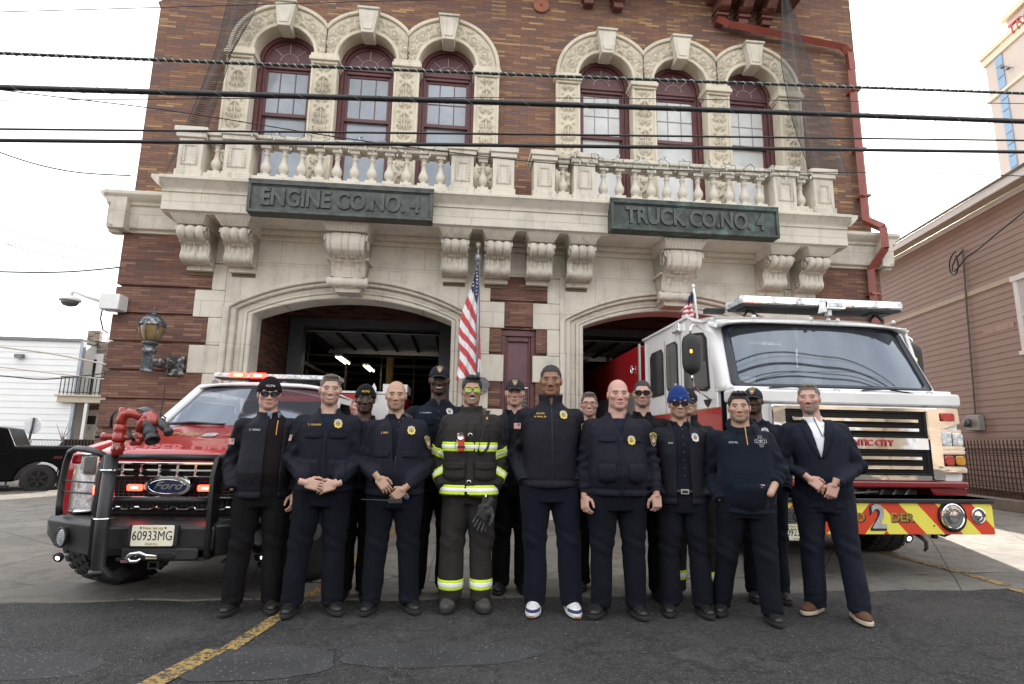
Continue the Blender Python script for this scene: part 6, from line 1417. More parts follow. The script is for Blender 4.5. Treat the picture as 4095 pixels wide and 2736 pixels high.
b=MB(); b.rbox(3.42,3.60,6.5,6.52,2.0,2.13,r=.02); b.build('white_card',M_plate,en); b=MB(); b.box(3.9,4.05,7.0,7.02,2.35,2.5,Matrix.Translation((0,0,0))); b.rbox(4.35,4.6,6.72,6.8,2.05,2.2,r=.01); b.build('radio_console',M_greymetal,en)
# wheels, chassis
tyre(5.24,5.66,7.28,.52,.52,en,treads=40); tyre(3.14,3.54,7.28,.52,.52,en,treads=40); tyre(5.3,5.68,13,.52,.52,en); tyre(3.14,3.52,13,.52,.52,en)
b=MB(); b.box(3.7,5.1,6.2,14,.6,.9); b.box(XL+.1,XR-.1,6.32,6.4,.75,1.8); b.tube([(3.3,7.28,.5),(5.5,7.28,.5)],.09,8); b.box(3.6,5.2,6.1,6.2,.7,.86); b.build('chassis',M_dark,en)
b=MB()
for k in range(9): b.tube([(3.75+k*.16,6.08,.72+.03*(k%3)),(3.80+k*.16,6.06,.86)],.018,6)
b.tube([(3.7,6.07,.83),(4.2,6.05,.80),(4.7,6.06,.83)],.012,6); b.build('engine_part',mat('greasy_metal',(.12,.12,.115),.4,.6,var=.4),en)
# small flag on the cab
t=empty('small_flag',(3.36,7.5,3.05),'small American flag on a white staff behind the ladder truck cab roof','flag')
b=MB(); b.smooth=True; b.tube([(3.34,7.5,3.05),(3.30,7.5,3.50)],.018,8); b.lathe([(.024,3.50),(.026,3.52),(.012,3.55)],10,Matrix.Translation((3.30,7.5,0))); b.build('staff',M_wp,t)
b=MB(); nu,nv=20,30; b.grid([[(3.28-.22*(i/nu)*(.25+.75*j/nv),7.5-.03*math.sin(i*.7+j*.3),3.44-.40*j/nv-.08*(i/nu)) for i in range(nu+1)] for j in range(nv+1)]); o=b.build('flag_cloth',[M_fr,M_fw,M_fb],t,smooth=True,fix=False)
for k,p in enumerate(o.data.polygons):
    i=k%nu;j=k//nu; q=j+ i*.2; p.material_index=2 if q<11 else int(q/2.6)%2

# ------------------------------------------------------------------ implicit surfaces (smooth bodies and cloth)
F4=np.float32
def smin(a,b,k):
    h=np.clip(.5+.5*(a-b)/k,0,1); return a*(1-h)+b*h-k*h*(1-h)
def smax(a,b,k): return -smin(-a,-b,k)
def axis_(segs):
    out=[segs[0][0]]
    for a,b_,st in segs:
        n=max(1,int(round((b_-a)/st))); out+=list(np.linspace(a,b_,n+1)[1:])
    return np.array(out,F4)
class Vol:
    def __init__(s,xs,ys,zs): s.xs,s.ys,s.zs=[np.asarray(a,F4) for a in(xs,ys,zs)]; s.D=np.full((len(xs),len(ys),len(zs)),.3,F4)
    def reg(s,lo,hi,M=None):
        sl=[]
        for a,l,h in zip((s.xs,s.ys,s.zs),lo,hi):
            i=max(0,int(np.searchsorted(a,l))-1); j=min(len(a),int(np.searchsorted(a,h))+1); sl.append(slice(i,max(j,i+1)))
        return Reg(s,tuple(sl),M)
    def all(s,M=None): return Reg(s,(slice(None),)*3,M)
class Reg:
    def __init__(s,v,sl,M=None):
        s.v=v; s.sl=sl; X,Y,Z=np.meshgrid(v.xs[sl[0]],v.ys[sl[1]],v.zs[sl[2]],indexing='ij')
        if M is not None:
            A=np.array(M.inverted(),F4); X,Y,Z=[A[i,0]*X+A[i,1]*Y+A[i,2]*Z+A[i,3] for i in range(3)]
        s.X,s.Y,s.Z=X,Y,Z
    @property
    def D(s): return s.v.D[s.sl]
    @D.setter
    def D(s,a): s.v.D[s.sl]=a
    def u(s,d,k=.01): s.D=smin(s.D,d,k) if k else np.minimum(s.D,d)
    def cut(s,d,k=.004): s.D=smax(s.D,-d,k)
    def keep(s,d,k=.004): s.D=smax(s.D,d,k)
    def ell(s,c,r):
        x,y,z=(s.X-c[0])/r[0],(s.Y-c[1])/r[1],(s.Z-c[2])/r[2]; k0=np.sqrt(x*x+y*y+z*z)+1e-6
        k1=np.sqrt((x/r[0])**2+(y/r[1])**2+(z/r[2])**2)+1e-6; return k0*(k0-1)/k1
    def cone(s,a,b,ra,rb,sy=1.0):
        a=np.array(a,F4); b=np.array(b,F4); ab=b-a; L2=float(ab@ab)+1e-9
        t=np.clip(((s.X-a[0])*ab[0]+(s.Y-a[1])*ab[1]+(s.Z-a[2])*ab[2])/L2,0,1)
        return np.sqrt((s.X-a[0]-t*ab[0])**2+((s.Y-a[1]-t*ab[1])/sy)**2+(s.Z-a[2]-t*ab[2])**2)-(ra+(rb-ra)*t)
    def box(s,c,h,r=0):
        q=[np.abs(A-c[i])-(h[i]-r) for i,A in enumerate((s.X,s.Y,s.Z))]
        return np.sqrt(sum(np.maximum(a,0)**2 for a in q))+np.minimum(np.maximum(q[0],np.maximum(q[1],q[2])),0)-r
    def loft(s,sec,p=2.3,xc=0):
        z=np.array([q[0] for q in sec]); A=np.interp(s.Z,z,[q[1] for q in sec]); B=np.interp(s.Z,z,[q[2] for q in sec]); C=np.interp(s.Z,z,[q[3] for q in sec])
        d=(((np.abs(s.X-xc)/A)**p+(np.abs(s.Y-C)/B)**p)**(1/p)-1)*np.minimum(A,B)
        return np.maximum(d,np.maximum(z[0]-s.Z,s.Z-z[-1])).astype(F4)
def surf(v):
    D=v.D; S=D<0; c=S[:-1,:-1,:-1].astype(np.int8)
    tot=sum(S[i:i+D.shape[0]-1,j:j+D.shape[1]-1,k:k+D.shape[2]-1].astype(np.int8) for i in(0,1) for j in(0,1) for k in(0,1))
    I=np.argwhere((tot>0)&(tot<8)); n=len(I)
    if n==0: return np.zeros((0,3)),np.zeros((0,4),int)
    ax=(v.xs,v.ys,v.zs); cor=[(i,j,k) for i in(0,1) for j in(0,1) for k in(0,1)]
    val=[D[I[:,0]+a,I[:,1]+b,I[:,2]+c_] for a,b,c_ in cor]
    acc=np.zeros((n,3)); cnt=np.zeros(n)
    for p,(a,b,c_) in enumerate(cor):
        for q,(d,e,f_) in enumerate(cor):
            if q<=p or abs(a-d)+abs(b-e)+abs(c_-f_)!=1: continue
            m=(val[p]<0)!=(val[q]<0); t=np.where(m,val[p]/np.where(m,val[p]-val[q],1),0)
            for w,(u0,u1) in enumerate(((a,d),(b,e),(c_,f_))):
                A=ax[w][I[:,w]+u0]; B=ax[w][I[:,w]+u1]; acc[:,w]+=m*(A+(B-A)*t)
            cnt+=m
    V=acc/cnt[:,None]; idx=np.full(tuple(x-1 for x in D.shape),-1,np.int64); idx[I[:,0],I[:,1],I[:,2]]=np.arange(n); Q=[]
    for w in range(3):
        sl0=[slice(None)]*3; sl1=[slice(None)]*3; sl0[w]=slice(0,-1); sl1[w]=slice(1,None)
        a=S[tuple(sl0)]; b=S[tuple(sl1)]; E=np.argwhere(a!=b); o1,o2=[x for x in range(3) if x!=w]
        E=E[(E[:,o1]>0)&(E[:,o2]>0)&(E[:,o1]<D.shape[o1]-1)&(E[:,o2]<D.shape[o2]-1)]
        if not len(E): continue
        def g(u,t_): F=E.copy(); F[:,o1]-=u; F[:,o2]-=t_; return idx[F[:,0],F[:,1],F[:,2]]
        q=np.stack([g(1,1),g(0,1),g(0,0),g(1,0)],1); ins=a[E[:,0],E[:,1],E[:,2]]; fl=ins if w!=1 else ~ins
        q[~fl]=q[~fl][:,::-1]; Q.append(q)
    Q=np.concatenate(Q); return V,Q[(Q>=0).all(1)]
def vobj(name,V,Q,mats,parent,col=None,kind=None):
    me=bpy.data.meshes.new(name); me.from_pydata(V.tolist(),[],Q.tolist())
    for m in (mats if isinstance(mats,(list,tuple)) else [mats]): me.materials.append(m)
    me.polygons.foreach_set('use_smooth',[True]*len(me.polygons)); 
    if col is not None:
        a=me.color_attributes.new('tone','FLOAT_COLOR','POINT'); a.data.foreach_set('color',np.c_[col,np.ones(len(col))].astype(F4).ravel())
    o=bpy.data.objects.new(name,me); COL.objects.link(o); o.parent=parent; return o
_k=rng.normal(size=(9,3)); _k/=np.linalg.norm(_k,axis=1)[:,None]; _ph=rng.rand(9)*6
def folds(r,amp,f=16,seed=0,zs=.45):
    X,Y,Z=r.X,r.Y,r.Z*zs; d=0
    for i in range(4):
        k=_k[(i+seed)%9]*f*(1+.55*i); d=d+np.sin(X*k[0]+Y*k[1]+Z*k[2]*1.6+_ph[i]+1.7*np.sin(r.Z*f*.5+seed+X*f*.35))/(1+i*.6)
    return (amp*d*.85).astype(F4)
# ------------------------------------------------------------------ people materials
def skinmat():
    m,nt,b=_mat('skin'); a=N(nt,'ShaderNodeAttribute'); a.attribute_name='tone'; v=coords(nt); n=noise(nt,v,60,4)
    c=mixc(nt,maths(nt,'MULTIPLY',n,.13),a.outputs['Color'],(.16,.06,.04)); L(nt,c,b.inputs['Base Color']); b.inputs['Roughness'].default_value=.48; b.inputs['Subsurface Weight'].default_value=.12; b.inputs['Subsurface Radius'].default_value=(.012,.005,.003); b.inputs['Subsurface Scale'].default_value=1
    b.inputs['Specular IOR Level'].default_value=.4; bump(nt,noise(nt,v,260,3),.25,.001,b); return m
M_skin=skinmat()
def cloth(name,c,rough=.85,sheen=.0,wv=900,fold=.010):
    m,nt,b=_mat(name); v=coords(nt); n=noise(nt,v,7,5,.65); w=noise(nt,v,wv,2)
    L(nt,mixc(nt,n,tuple(x*.75 for x in c),tuple(min(1,x*1.35) for x in c)),b.inputs['Base Color']); b.inputs['Roughness'].default_value=rough; b.inputs['Sheen Weight'].default_value=sheen; b.inputs['Sheen Roughness'].default_value=.4; b.inputs['Specular IOR Level'].default_value=.22
    mp=N(nt,'ShaderNodeMapping'); mp.inputs['Scale'].default_value=(1,1,.5); L(nt,v,mp.inputs[0]); f=N(nt,'ShaderNodeTexNoise'); f.inputs['Scale'].default_value=14; f.inputs['Detail'].default_value=3; f.inputs['Distortion'].default_value=1.4; L(nt,mp.outputs[0],f.inputs['Vector'])
    bump(nt,maths(nt,'ADD',f.outputs['Fac'],maths(nt,'MULTIPLY',w,.04)),.9,fold,b); return m
K_jacket=cloth('navy_black_shell',(.0060,.0064,.0112),.7); K_duty=cloth('navy_duty_cloth',(.0074,.0080,.0150),.8); K_trou=cloth('navy_trouser_cloth',(.0038,.0048,.0096),.9); K_black=cloth('black_cloth',(.0032,.0032,.0042),.85)
K_shirt=cloth('navy_shirt_cloth',(.0040,.0056,.0115),.85); K_tee=cloth('navy_tee',(.006,.010,.022),.9); K_hood=cloth('navy_hoodie_fleece',(.0050,.0078,.0155),.95,.05); K_suit=cloth('navy_suit_wool',(.0078,.0095,.0185),.85); K_turn=cloth('charcoal_turnout_cloth',(.024,.0225,.0212),.9,fold=.016)
K_white=cloth('white_shirt_cloth',(.72,.72,.76),.8,fold=.004); K_maroon=cloth('maroon_black_knit',(.0085,.005,.0065),.95); K_denim=cloth('pale_denim',(.22,.27,.36),.9); K_knitB=cloth('dark_knit',(.004,.004,.0045),.95,.05,fold=.004); K_blue=cloth('royal_blue_fleece',(.010,.030,.13),.95,.15,fold=.004); K_capN=cloth('navy_cap_twill',(.007,.009,.016),.8,fold=.002); K_capG=cloth('grey_cap_twill',(.022,.022,.024),.85,fold=.002)
K_shoe=mat('black_shoe_leather',(.010,.010,.010),.5,var=.3,vs=30,bmp=.002); K_sole=mat('black_rubber_sole',(.014,.014,.014),.8); K_brown=cloth('brown_suede',(.10,.05,.028),.9,fold=.002); K_cream=mat('cream_sole',(.50,.43,.34),.7); K_sneak=mat('white_sneaker_mesh',(.62,.62,.62),.7,var=.1,vs=30); K_snnavy=mat('navy_sneaker_suede',(.025,.04,.12),.8); K_gum=mat('gum_sole',(.30,.15,.07),.7); K_boot=mat('dusty_boot_rubber',(.055,.053,.05),.85,var=.3,vs=25)
K_lime=mat('lime_reflective_trim',(.62,.85,.03),.6,var=.03,emit=0); K_silv=mat('silver_reflective_tape',(.86,.87,.88),.35,var=.04); K_gl=mat('black_sunglass_lens',(.004,.004,.005),.08,var=0,spec=.35); K_glb=mat('blue_sunglass_lens',(.004,.008,.025),.06,var=0,spec=.6)
K_frame=mat('dark_frame',(.012,.012,.012),.3,var=0); K_goldthr=mat('gold_thread',(.62,.36,.06),.6,var=.1); K_whthr=mat('pale_thread',(.42,.42,.42),.7,var=0); K_badge=mat('badge_gold',(.62,.50,.07),.5,var=.1); K_badgeW=mat('badge_silver',(.60,.58,.62),.5,var=.1); K_purple=mat('badge_purple',(.14,.03,.09),.6); K_leather=mat('black_belt',(.012,.011,.011),.5)
def mirrorlens():
    m,nt,b=_mat('green_gold_mirror_lens'); v=coords(nt); s=N(nt,'ShaderNodeSeparateXYZ'); L(nt,v,s.inputs[0]); n=noise(nt,v,35,2); L(nt,ramp(nt,n,[(.35,(.05,.45,.15)),(.5,(.55,.6,.05)),(.65,(.05,.4,.35))]),b.inputs['Base Color']); b.inputs['Metallic'].default_value=.9; b.inputs['Roughness'].default_value=.08; return m
K_mirror=mirrorlens()
def hairmat(name,c):
    m,nt,b=_mat(name); v=coords(nt,(1,1,.35)); n=noise(nt,v,120,4,.7); L(nt,mixc(nt,n,tuple(x*.5 for x in c),tuple(min(1,x*1.7) for x in c)),b.inputs['Base Color']); b.inputs['Roughness'].default_value=.6; bump(nt,n,.9,.006,b); return m
H_={'black':hairmat('black_hair',(.012,.010,.009)),'brown':hairmat('brown_hair',(.045,.028,.018)),'grey':hairmat('grey_brown_hair',(.085,.07,.055)),'salt':hairmat('salt_grey_hair',(.13,.11,.09))}
SK={'light':(.47,.295,.225),'pink':(.50,.295,.235),'olive':(.43,.27,.19),'tan':(.40,.25,.175),'mid':(.235,.12,.07),'dark':(.065,.032,.020),'deep':(.042,.022,.015)}
# ------------------------------------------------------------------ figure
def hand(M,curl=.5,spread=.0,s=1.0,thumb=.5,res=.0036,fist=0):
    """M: frame at the wrist; +Y towards fingers, +Z back of the hand, +X towards the thumb side. Returns verts, quads in outer space"""
    R_=np.arange; v=Vol(R_(-.075,.085,res),R_(-.06,.215,res),R_(-.095,.045,res)); r=v.all(); 
    pts=[]; 
    r.u(r.cone((0,-.06,0),(0,.0,0),.026,.024,.75),.001)
    d=r.box((.0,.045,-.002),(.040,.048,.0135),.012); r.u(d,.014); r.u(r.ell((.024,.025,-.012),(.020,.030,.016)),.012)
    for i,(x,l) in enumerate(((.030,.070),(.010,.078),(-.0105,.072),(-.030,.058))):
        p=np.array([x,.088-.004*abs(i-1),0]); a=curl*(.75+.12*i)+.1; ang=0; prev=p; rad=.0092-(.0012 if i==3 else 0); sp=spread*(1.5-i)*.12+(.02*(1.5-i))
        for f,fr in ((.45,1),(.31,1.15),(.26,.7)):
            ang+=a*fr; q=prev+np.array([math.sin(sp)*math.cos(ang),math.cos(ang)*math.cos(sp),-math.sin(ang)])*l*f; r.u(r.cone(prev,q,rad,rad*.9),.004); prev=q; rad*=.92
    t0=np.array([.030,.012,-.008]); t1=t0+np.array([.026,.026,-.012-.01*thumb])*1.0; t2=t1+np.array([.010-.012*thumb,.030,-.006-.012*thumb]); t3=t2+np.array([.002-.012*thumb,.024,-.004-.01*thumb])
    for a,b_,ra,rb in ((t0,t1,.0145,.0115),(t1,t2,.0115,.0105),(t2,t3,.0105,.0085)): r.u(r.cone(a,b_,ra,rb),.006)
    V,Q=surf(v); V=V*s; A=np.array(M); return V@A[:3,:3].T+A[:3,3],Q
def hframe(p,d,back,side):
    """wrist at p, fingers along d, back of hand faces `back`; thumb on +X if side>0 else mirrored"""
    y=Vector(d).normalized(); z=Vector(back); z=(z-y*z.dot(y)).normalized(); x=y.cross(z)*1.0
    if side<0: x=-x
    M=Matrix((x,y,z)).transposed().to_4x4(); M.translation=Vector(p); return M
EMB_OFF=0
def emblem(parent,M,kind,r=.03):
    """small badge lying in frame M (+Z outward)"""
    if kind in('gold','silver'):
        b=MB(); pts=[]
        for k in range(16):
            a=2*PI*k/16; q=r*(1.08 if k%4==2 else (.9 if k%2 else 1.0)); pts.append((q*math.cos(a),q*math.sin(a)*1.12))
        b.prism(pts,0,.003,axis='z',M=M); o=b.build('badge',K_badge if kind=='gold' else K_badgeW,parent,local=True)
        b=MB(); b.lathe([(r*.5,.003),(r*.48,.0045)],16,M); b.build('badge_centre',K_purple,o,local=True)
        b=MB(); b.prism([(-r*.7,r*.62),(r*.7,r*.62),(r*.55,r*.95),(0,r*1.12),(-r*.55,r*.95)],.003,.0042,axis='z',M=M); b.build('badge_scroll',K_whthr,o,local=True)
        b=MB()
        for a in (45,135,225,315): b.box(r*.12,r*.42,-r*.07,r*.07,.0046,.0052,M@Matrix.Rotation(R(a),4,'Z'))
        b.build('badge_cross',K_badgeW if kind=='gold' else K_badge,o,local=True)
    elif kind=='patch':
        b=MB(); P=[(-.85,.75),(-.45,.9),(0,1.0),(.45,.9),(.85,.75),(.8,.2),(.45,-.75),(0,-1),(-.45,-.75),(-.8,.2)]
        b.prism([(x*r*1.0,y*r*1.3) for x,y in P],0,.002,axis='z',M=M); o=b.build('sleeve_patch',K_badge,parent,local=True)
        b=MB(); b.prism([(x*r*.88,y*r*1.17) for x,y in P],.002,.003,axis='z',M=M); b.build('patch_field',M_fb,o,local=True)
        b=MB()
        for k in range(5): b.box(-r*.5+.0,r*.55,-r*.75+k*r*.22,-r*.66+k*r*.22,.003,.0038,M)
        b.build('patch_stripe',M_fr,o,local=True); b=MB(); b.lathe([(r*.38,.0036),(r*.34,.0046)],14,M@Matrix.Translation((0,-r*.25,0))); b.build('patch_seal',K_whthr,o,local=True)
        for i,(t_,s_) in enumerate((('ATLANTIC CITY',.3),('FIRE',.3),('DEPARTMENT',.28))): text('patch_lettering',t_,r*s_,M@Vector((0,r*(.82-.3*i),.0035)),M.to_3x3()@Vector((0,0,1)),K_badge,o,depth=.0004,up=M.to_3x3()@Vector((0,1,0)),local=True)
    elif kind=='flag':
        b=MB(); b.box(-.036,.036,-.024,.024,0,.0015,M); o=b.build('flag_patch',K_goldthr,parent,local=True); b=MB(); b.box(-.033,.033,-.021,.021,.0015,.0022,M); b.build('flag_field',M_fw,o,local=True)
        b=MB()
        for k in range(7): b.box(-.033,.033,.018-k*.0062-.003,.018-k*.0062+.0003,.0022,.003,M)
        b.build('flag_stripe',M_fr,o,local=True); b=MB(); b.box(.002,.033,-.001,.021,.003,.0036,M); b.build('flag_canton',mat('patch_blue',(.12,.17,.36),.7) if 'patch_blue' not in bpy.data.materials else bpy.data.materials['patch_blue'],o,local=True)
def person(n,x,y,h,label,yaw=0,skin='light',w=1.0,belly=0,arms=('pocket','pocket'),hair=('short','brown'),hat=None,glasses=None,beard=None,smile=0,outfit='jacket',head=(0,0,0),feet=(.10,.10),fy=(0,0),toe=(8,8),trou=None,shoe='shoe',seed=0,jx=0,hs=1.0,neck=1.0,extra=None,legs=True,z0=0,lean=0,lip=None,gaze=0):
    w=w*.95
    ang_=math.degrees(math.atan2(x,y)); yaw=yaw-ang_*.55; head=(head[0],head[1],head[2]-ang_*.40)
    s=h; sc=h/1.8; hs=hs*1.035; SKN=np.array(SK[skin]); root_name='person'
    hc=Vector((jx,-.012*sc,h-.118*sc*hs)); HM=Matrix.Translation(hc)@Euler((R(head[0]),R(head[1]),R(head[2]))).to_matrix().to_4x4()@Matrix.Scale(sc*hs,4)
    # joints
    shz=.783*h; J={}
    for i,sd in enumerate((-1,1)):
        a=arms[i]; shd=Vector((jx*.6+sd*.105*h*w,0.005,shz))
        P={'pocket':((.148,.045,.615),(.116,-.042,.515)),'side':((.144,.01,.625),(.146,-.035,.485)),'sidef':((.144,.0,.625),(.140,-.07,.50)),'clasp':((.142,-.01,.620),(.056,-.138,.532)),'claspu':((.142,-.01,.625),(.055,-.150,.565)),'claspl':((.142,-.01,.615),(.052,-.15,.520)),'suitA':((.145,-.01,.635),(.055,-.13,.575)),'suitB':((.160,-.02,.63),(.035,-.155,.555)),'pouch':((.150,-.03,.645),(.078,-.128,.545))}
        if isinstance(a,tuple): el,wr=Vector(a[0]),Vector(a[1])
        else: el,wr=[Vector((sd*q[0]*h*(w*.5+.5)+jx*.6,q[1]*h,q[2]*h)) for q in P[a]]
        J[sd]=(shd,el,wr,a)
    bel=belly; W=w*h; 
    T=[(.475*h,.090*W,.068*W,.0),(.52*h,.096*W,.074*W+bel*.3,-bel*.3),(.58*h,.092*W+bel*.3,.070*W+bel,-bel*.8),(.64*h,.092*W+bel*.2,.070*W+bel*.8,-bel*.6),(.70*h,.102*W,.072*W+bel*.3,-.004),(.755*h,.104*W,.070*W,0.0),(.785*h,.092*W,.062*W,.004),(.806*h,.064*W,.050*W,.008),(.824*h,.044*h,.042*h,.010)]
    hipx=.056*W
    LG={}
    for i,sd in enumerate((-1,1)):
        fx_=sd*feet[i]; LG[sd]=[Vector((sd*hipx,0,.49*h)),Vector(((sd*hipx+fx_)/2*1.02,-.012+fy[i]*.4,.275*h)),Vector((fx_,.012+fy[i],.055*h))]
        if not legs: LG[sd]=[Vector((sd*hipx,0,.49*h)),Vector((sd*.12,-.38,.50*h)),Vector((sd*.12,-.42,.28*h))]
    # ---- body (one skin): non-uniform grid, finest round the head
    hx,hy,hz=hc; q=.105*sc*hs
    fxs=axis_([(-.42,hx-q,.016),(hx-q,hx+q,.0036),(hx+q,.42,.016)]); fys=axis_([(-.36 if legs else -.5,hy-.125*sc*hs,.016),(hy-.125*sc*hs,hy+.125*sc*hs,.0038),(hy+.125*sc*hs,.22,.016)]); fzs=axis_([(0,hz-.16*sc*hs,.016),(hz-.16*sc*hs,h+.02,.0036)])
    v=Vol(fxs,fys,fzs); 
    r=v.reg((-.3,-.25,.44*h),(.3,.25,.87*h)); r.u(r.loft([(a,b_*.86,c*.86,d_) for a,b_,c,d_ in T]),0)
    for sd in (-1,1):
        A,B,C=LG[sd]; lo=np.minimum(np.minimum(A,B),C)-.12; hi=np.maximum(np.maximum(A,B),C)+.12; r=v.reg(lo,hi); r.u(r.cone(A,B,.072*W/1.8*1.8*.56+.03,.048),.02); r.u(r.cone(B,C,.048,.034),.015); r.u(r.cone(C+Vector((0,.02,-.02)),C+Vector((sd*.02,-.09,-.055)),.024,.018),.01)
        S_,E_,Wr,_=J[sd]; lo=np.minimum(np.minimum(S_,E_),Wr)-.09; hi=np.maximum(np.maximum(S_,E_),Wr)+.09; r=v.reg(lo,hi); We_=E_+(Wr-E_)*(.80 if a=='pocket' else 1); r.u(r.cone(S_,E_,.046,.038),.03); r.u(r.cone(E_,We_,.038,.027),.015)
    nb=Vector((jx*.6,.012,.83*h)); r=v.reg((hx-.13,hy-.14,.80*h),(hx+.13,hy+.14,h)); nt_=HM@Vector((0,.028,-.055)); r.u(r.cone(nb,nt_,.066*neck*sc,.060*neck*sc),.03)
    r=v.reg((hx-.12,hy-.15,hz-.17),(hx+.12,hy+.15,h+.03),HM); e=r.ell; c=r.cone
    fat=(w-1)*.5; jw=.0+fat*.02
    k=1/(sc*hs)
    def uu(d,kk): r.u(d*(sc*hs),kk)
    uu(e((0,.020,.030),(.0745,.092,.086)),.01); uu(e((0,-.016,-.020),(.0655+jw,.074,.080)),.03); uu(e((0,-.030,-.074),(.050+jw*1.5,.052,.038)),.03)
    for sx in (-1,1):
        uu(e((sx*.044,-.052,-.022),(.024,.030,.022)),.018); uu(e((sx*.041,-.004,-.060),(.020+jw,.038,.028)),.03); uu(e((sx*.0770,.008,-.008),(.010,.019,.030)),.006); uu(e((sx*.031,-.070,-.002),(.0135,.0125,.0105)),.004)
    uu(c((-.040,-.074,.020),(.040,-.074,.020),.012,.012),.014); uu(e((0,-.068,-.099),(.027+jw,.022,.019)),.028)
    uu(c((0,-.082,.004),(0,-.100,-.034),.0085,.0105),.013); 
    for sx in (-1,1): uu(e((sx*.0125,-.094,-.038),(.009,.010,.008)),.006)
    r.cut(e((-.031,-.1005,.001),(.018,.016,.010))*.9,.012); r.cut(e((.031,-.1005,.001),(.018,.016,.010))*.9,.012)
    for sx in (-1,1): uu(e((sx*.031,-.0735,.0),(.0135,.0135,.0085)),.003)
    mw=.025+.006*smile; uu(e((0,-.086,-.064),(mw,.013,.0060)),.006); uu(e((0,-.085,-.074),(mw*.85,.013,.0068)),.006); r.cut(c((-mw*.85,-.100,-.0685+.003*smile),(mw*.85,-.100,-.0685+.003*smile),.0028,.0028),.003)
    V,Q=surf(v)
    # colour
    Mi=np.array(HM.inverted()); Hl=V@Mi[:3,:3].T+Mi[:3,3]; X,Y,Z=Hl[:,0],Hl[:,1],Hl[:,2]; col=np.tile(SKN,(len(V),1)); front=(Y<-.03)&(np.abs(X)<.09)&(np.abs(Z)<.14)
    def paint_(m_,c_,a=1.0):
        m_=np.clip(m_,0,1)[:,None]*a*front[:,None]; col[:]=col*(1-m_)+np.array(c_)*m_
    red=SKN*np.array((1.05,.82,.82)); paint_(np.exp(-((np.abs(X)-.043)/.02)**2-((Z+.03)/.02)**2),red,.5); paint_(np.exp(-(X/.014)**2-((Z+.036)/.014)**2),red,.5)
    hk={'black':(.012,.01,.009),'brown':(.05,.03,.02),'grey':(.08,.06,.045),'salt':(.14,.12,.10)}[hair[1]]
    stub={'stubble':.28,'goatee':.3,'mustache':.18,None:0}.get(beard,0)
    jawm=(Z<-.035)*(np.clip((-.035-Z)/.02,0,1))*(1-np.exp(-(X/.03)**2-((Z+.069)/.010)**2)); paint_(jawm,np.array(hk)*1.4,stub)
    if beard in('mustache',): paint_(np.exp(-(X/.030)**4-((Z+.053+.004*(np.abs(X)/.03))/.0062)**2)*1.3,hk,.95)
    if beard=='goatee': paint_(np.exp(-(X/.034)**4-((Z+.053)/.007)**2)*1.3,(.11,.095,.08),.85); paint_(np.clip((-.078-Z)/.01,0,1)*np.exp(-(X/.040)**4),(.16,.145,.13),.85); paint_(np.exp(-((np.abs(X)-.034)/.009)**2-((Z+.07)/.02)**2),(.12,.105,.09),.8)
    if beard=='thin': paint_(np.exp(-(X/.028)**4-((Z+.053)/.0055)**2),hk,.6)
    lc=SKN*np.array((1.0,.62,.62)) if SKN[0]>.2 else SKN*np.array((1.9,1.35,1.5)); paint_(np.exp(-(X/mw)**6-((Z+.0685-4*smile*X*X)/.0078)**4),lc,.75)
    paint_(np.exp(-(X/(mw*.9))**6-((Z+.0685-.003*smile-5*X*X*smile)/.0020)**2),(.03,.012,.01),.8 if smile<1 else .3)
    if smile>=1: paint_(np.exp(-(X/(mw*.72))**6-((Z+.0670-5*X*X)/.0034)**4)*1.3,(.62,.58,.52),.9)
    for sx in (-1,1):
        ex=X-sx*.031; paint_(np.exp(-((ex)/.021)**4-((Z-.0205+.25*np.abs(ex)*1.0-.002)/.0050)**2)*1.25,hk if SKN[0]>.1 else (.01,.007,.006),.85)
        if glasses not in('sun','sunblue','mirror'):
            hz_=.0034 if smile<1 else .0028
            paint_(np.exp(-(ex/.0150)**4-(Z/(hz_+.0022))**4),SKN*.55,.5); paint_(np.exp(-(ex/.0130)**4-(Z/(hz_+.0004))**4)*1.5,np.array((.34,.30,.28)) if SKN[0]>.1 else np.array((.16,.13,.12)),.6); paint_(np.exp(-((ex-gaze)/.0060)**4-(Z/(hz_+.0008))**4)*1.5,(.025,.018,.014),1); paint_(np.exp(-(ex/.0145)**4-((Z-hz_-.001)/.0020)**2),np.array(hk)*.8,.85)
    if hair[0] in('fringe','buzz'):
        hm=np.clip((Z-np.interp(Y,[-.1,-.05,0,.06,.12],[.075,.055,.01,-.05,-.07]))/.012,0,1)
        if hair[0]=='fringe': hm=hm*np.clip((.052-Z)/.02,0,1)*(Y>-.05)
        near=(np.abs(X)<.095)&(Z>-.09); m_=(hm*near)[:,None]*(.55 if hair[0]=='fringe' else .75); col[:]=col*(1-m_)+np.array(hk)*1.2*m_
    VV=[V];QQ=[Q];CC=[col]; off=len(V)
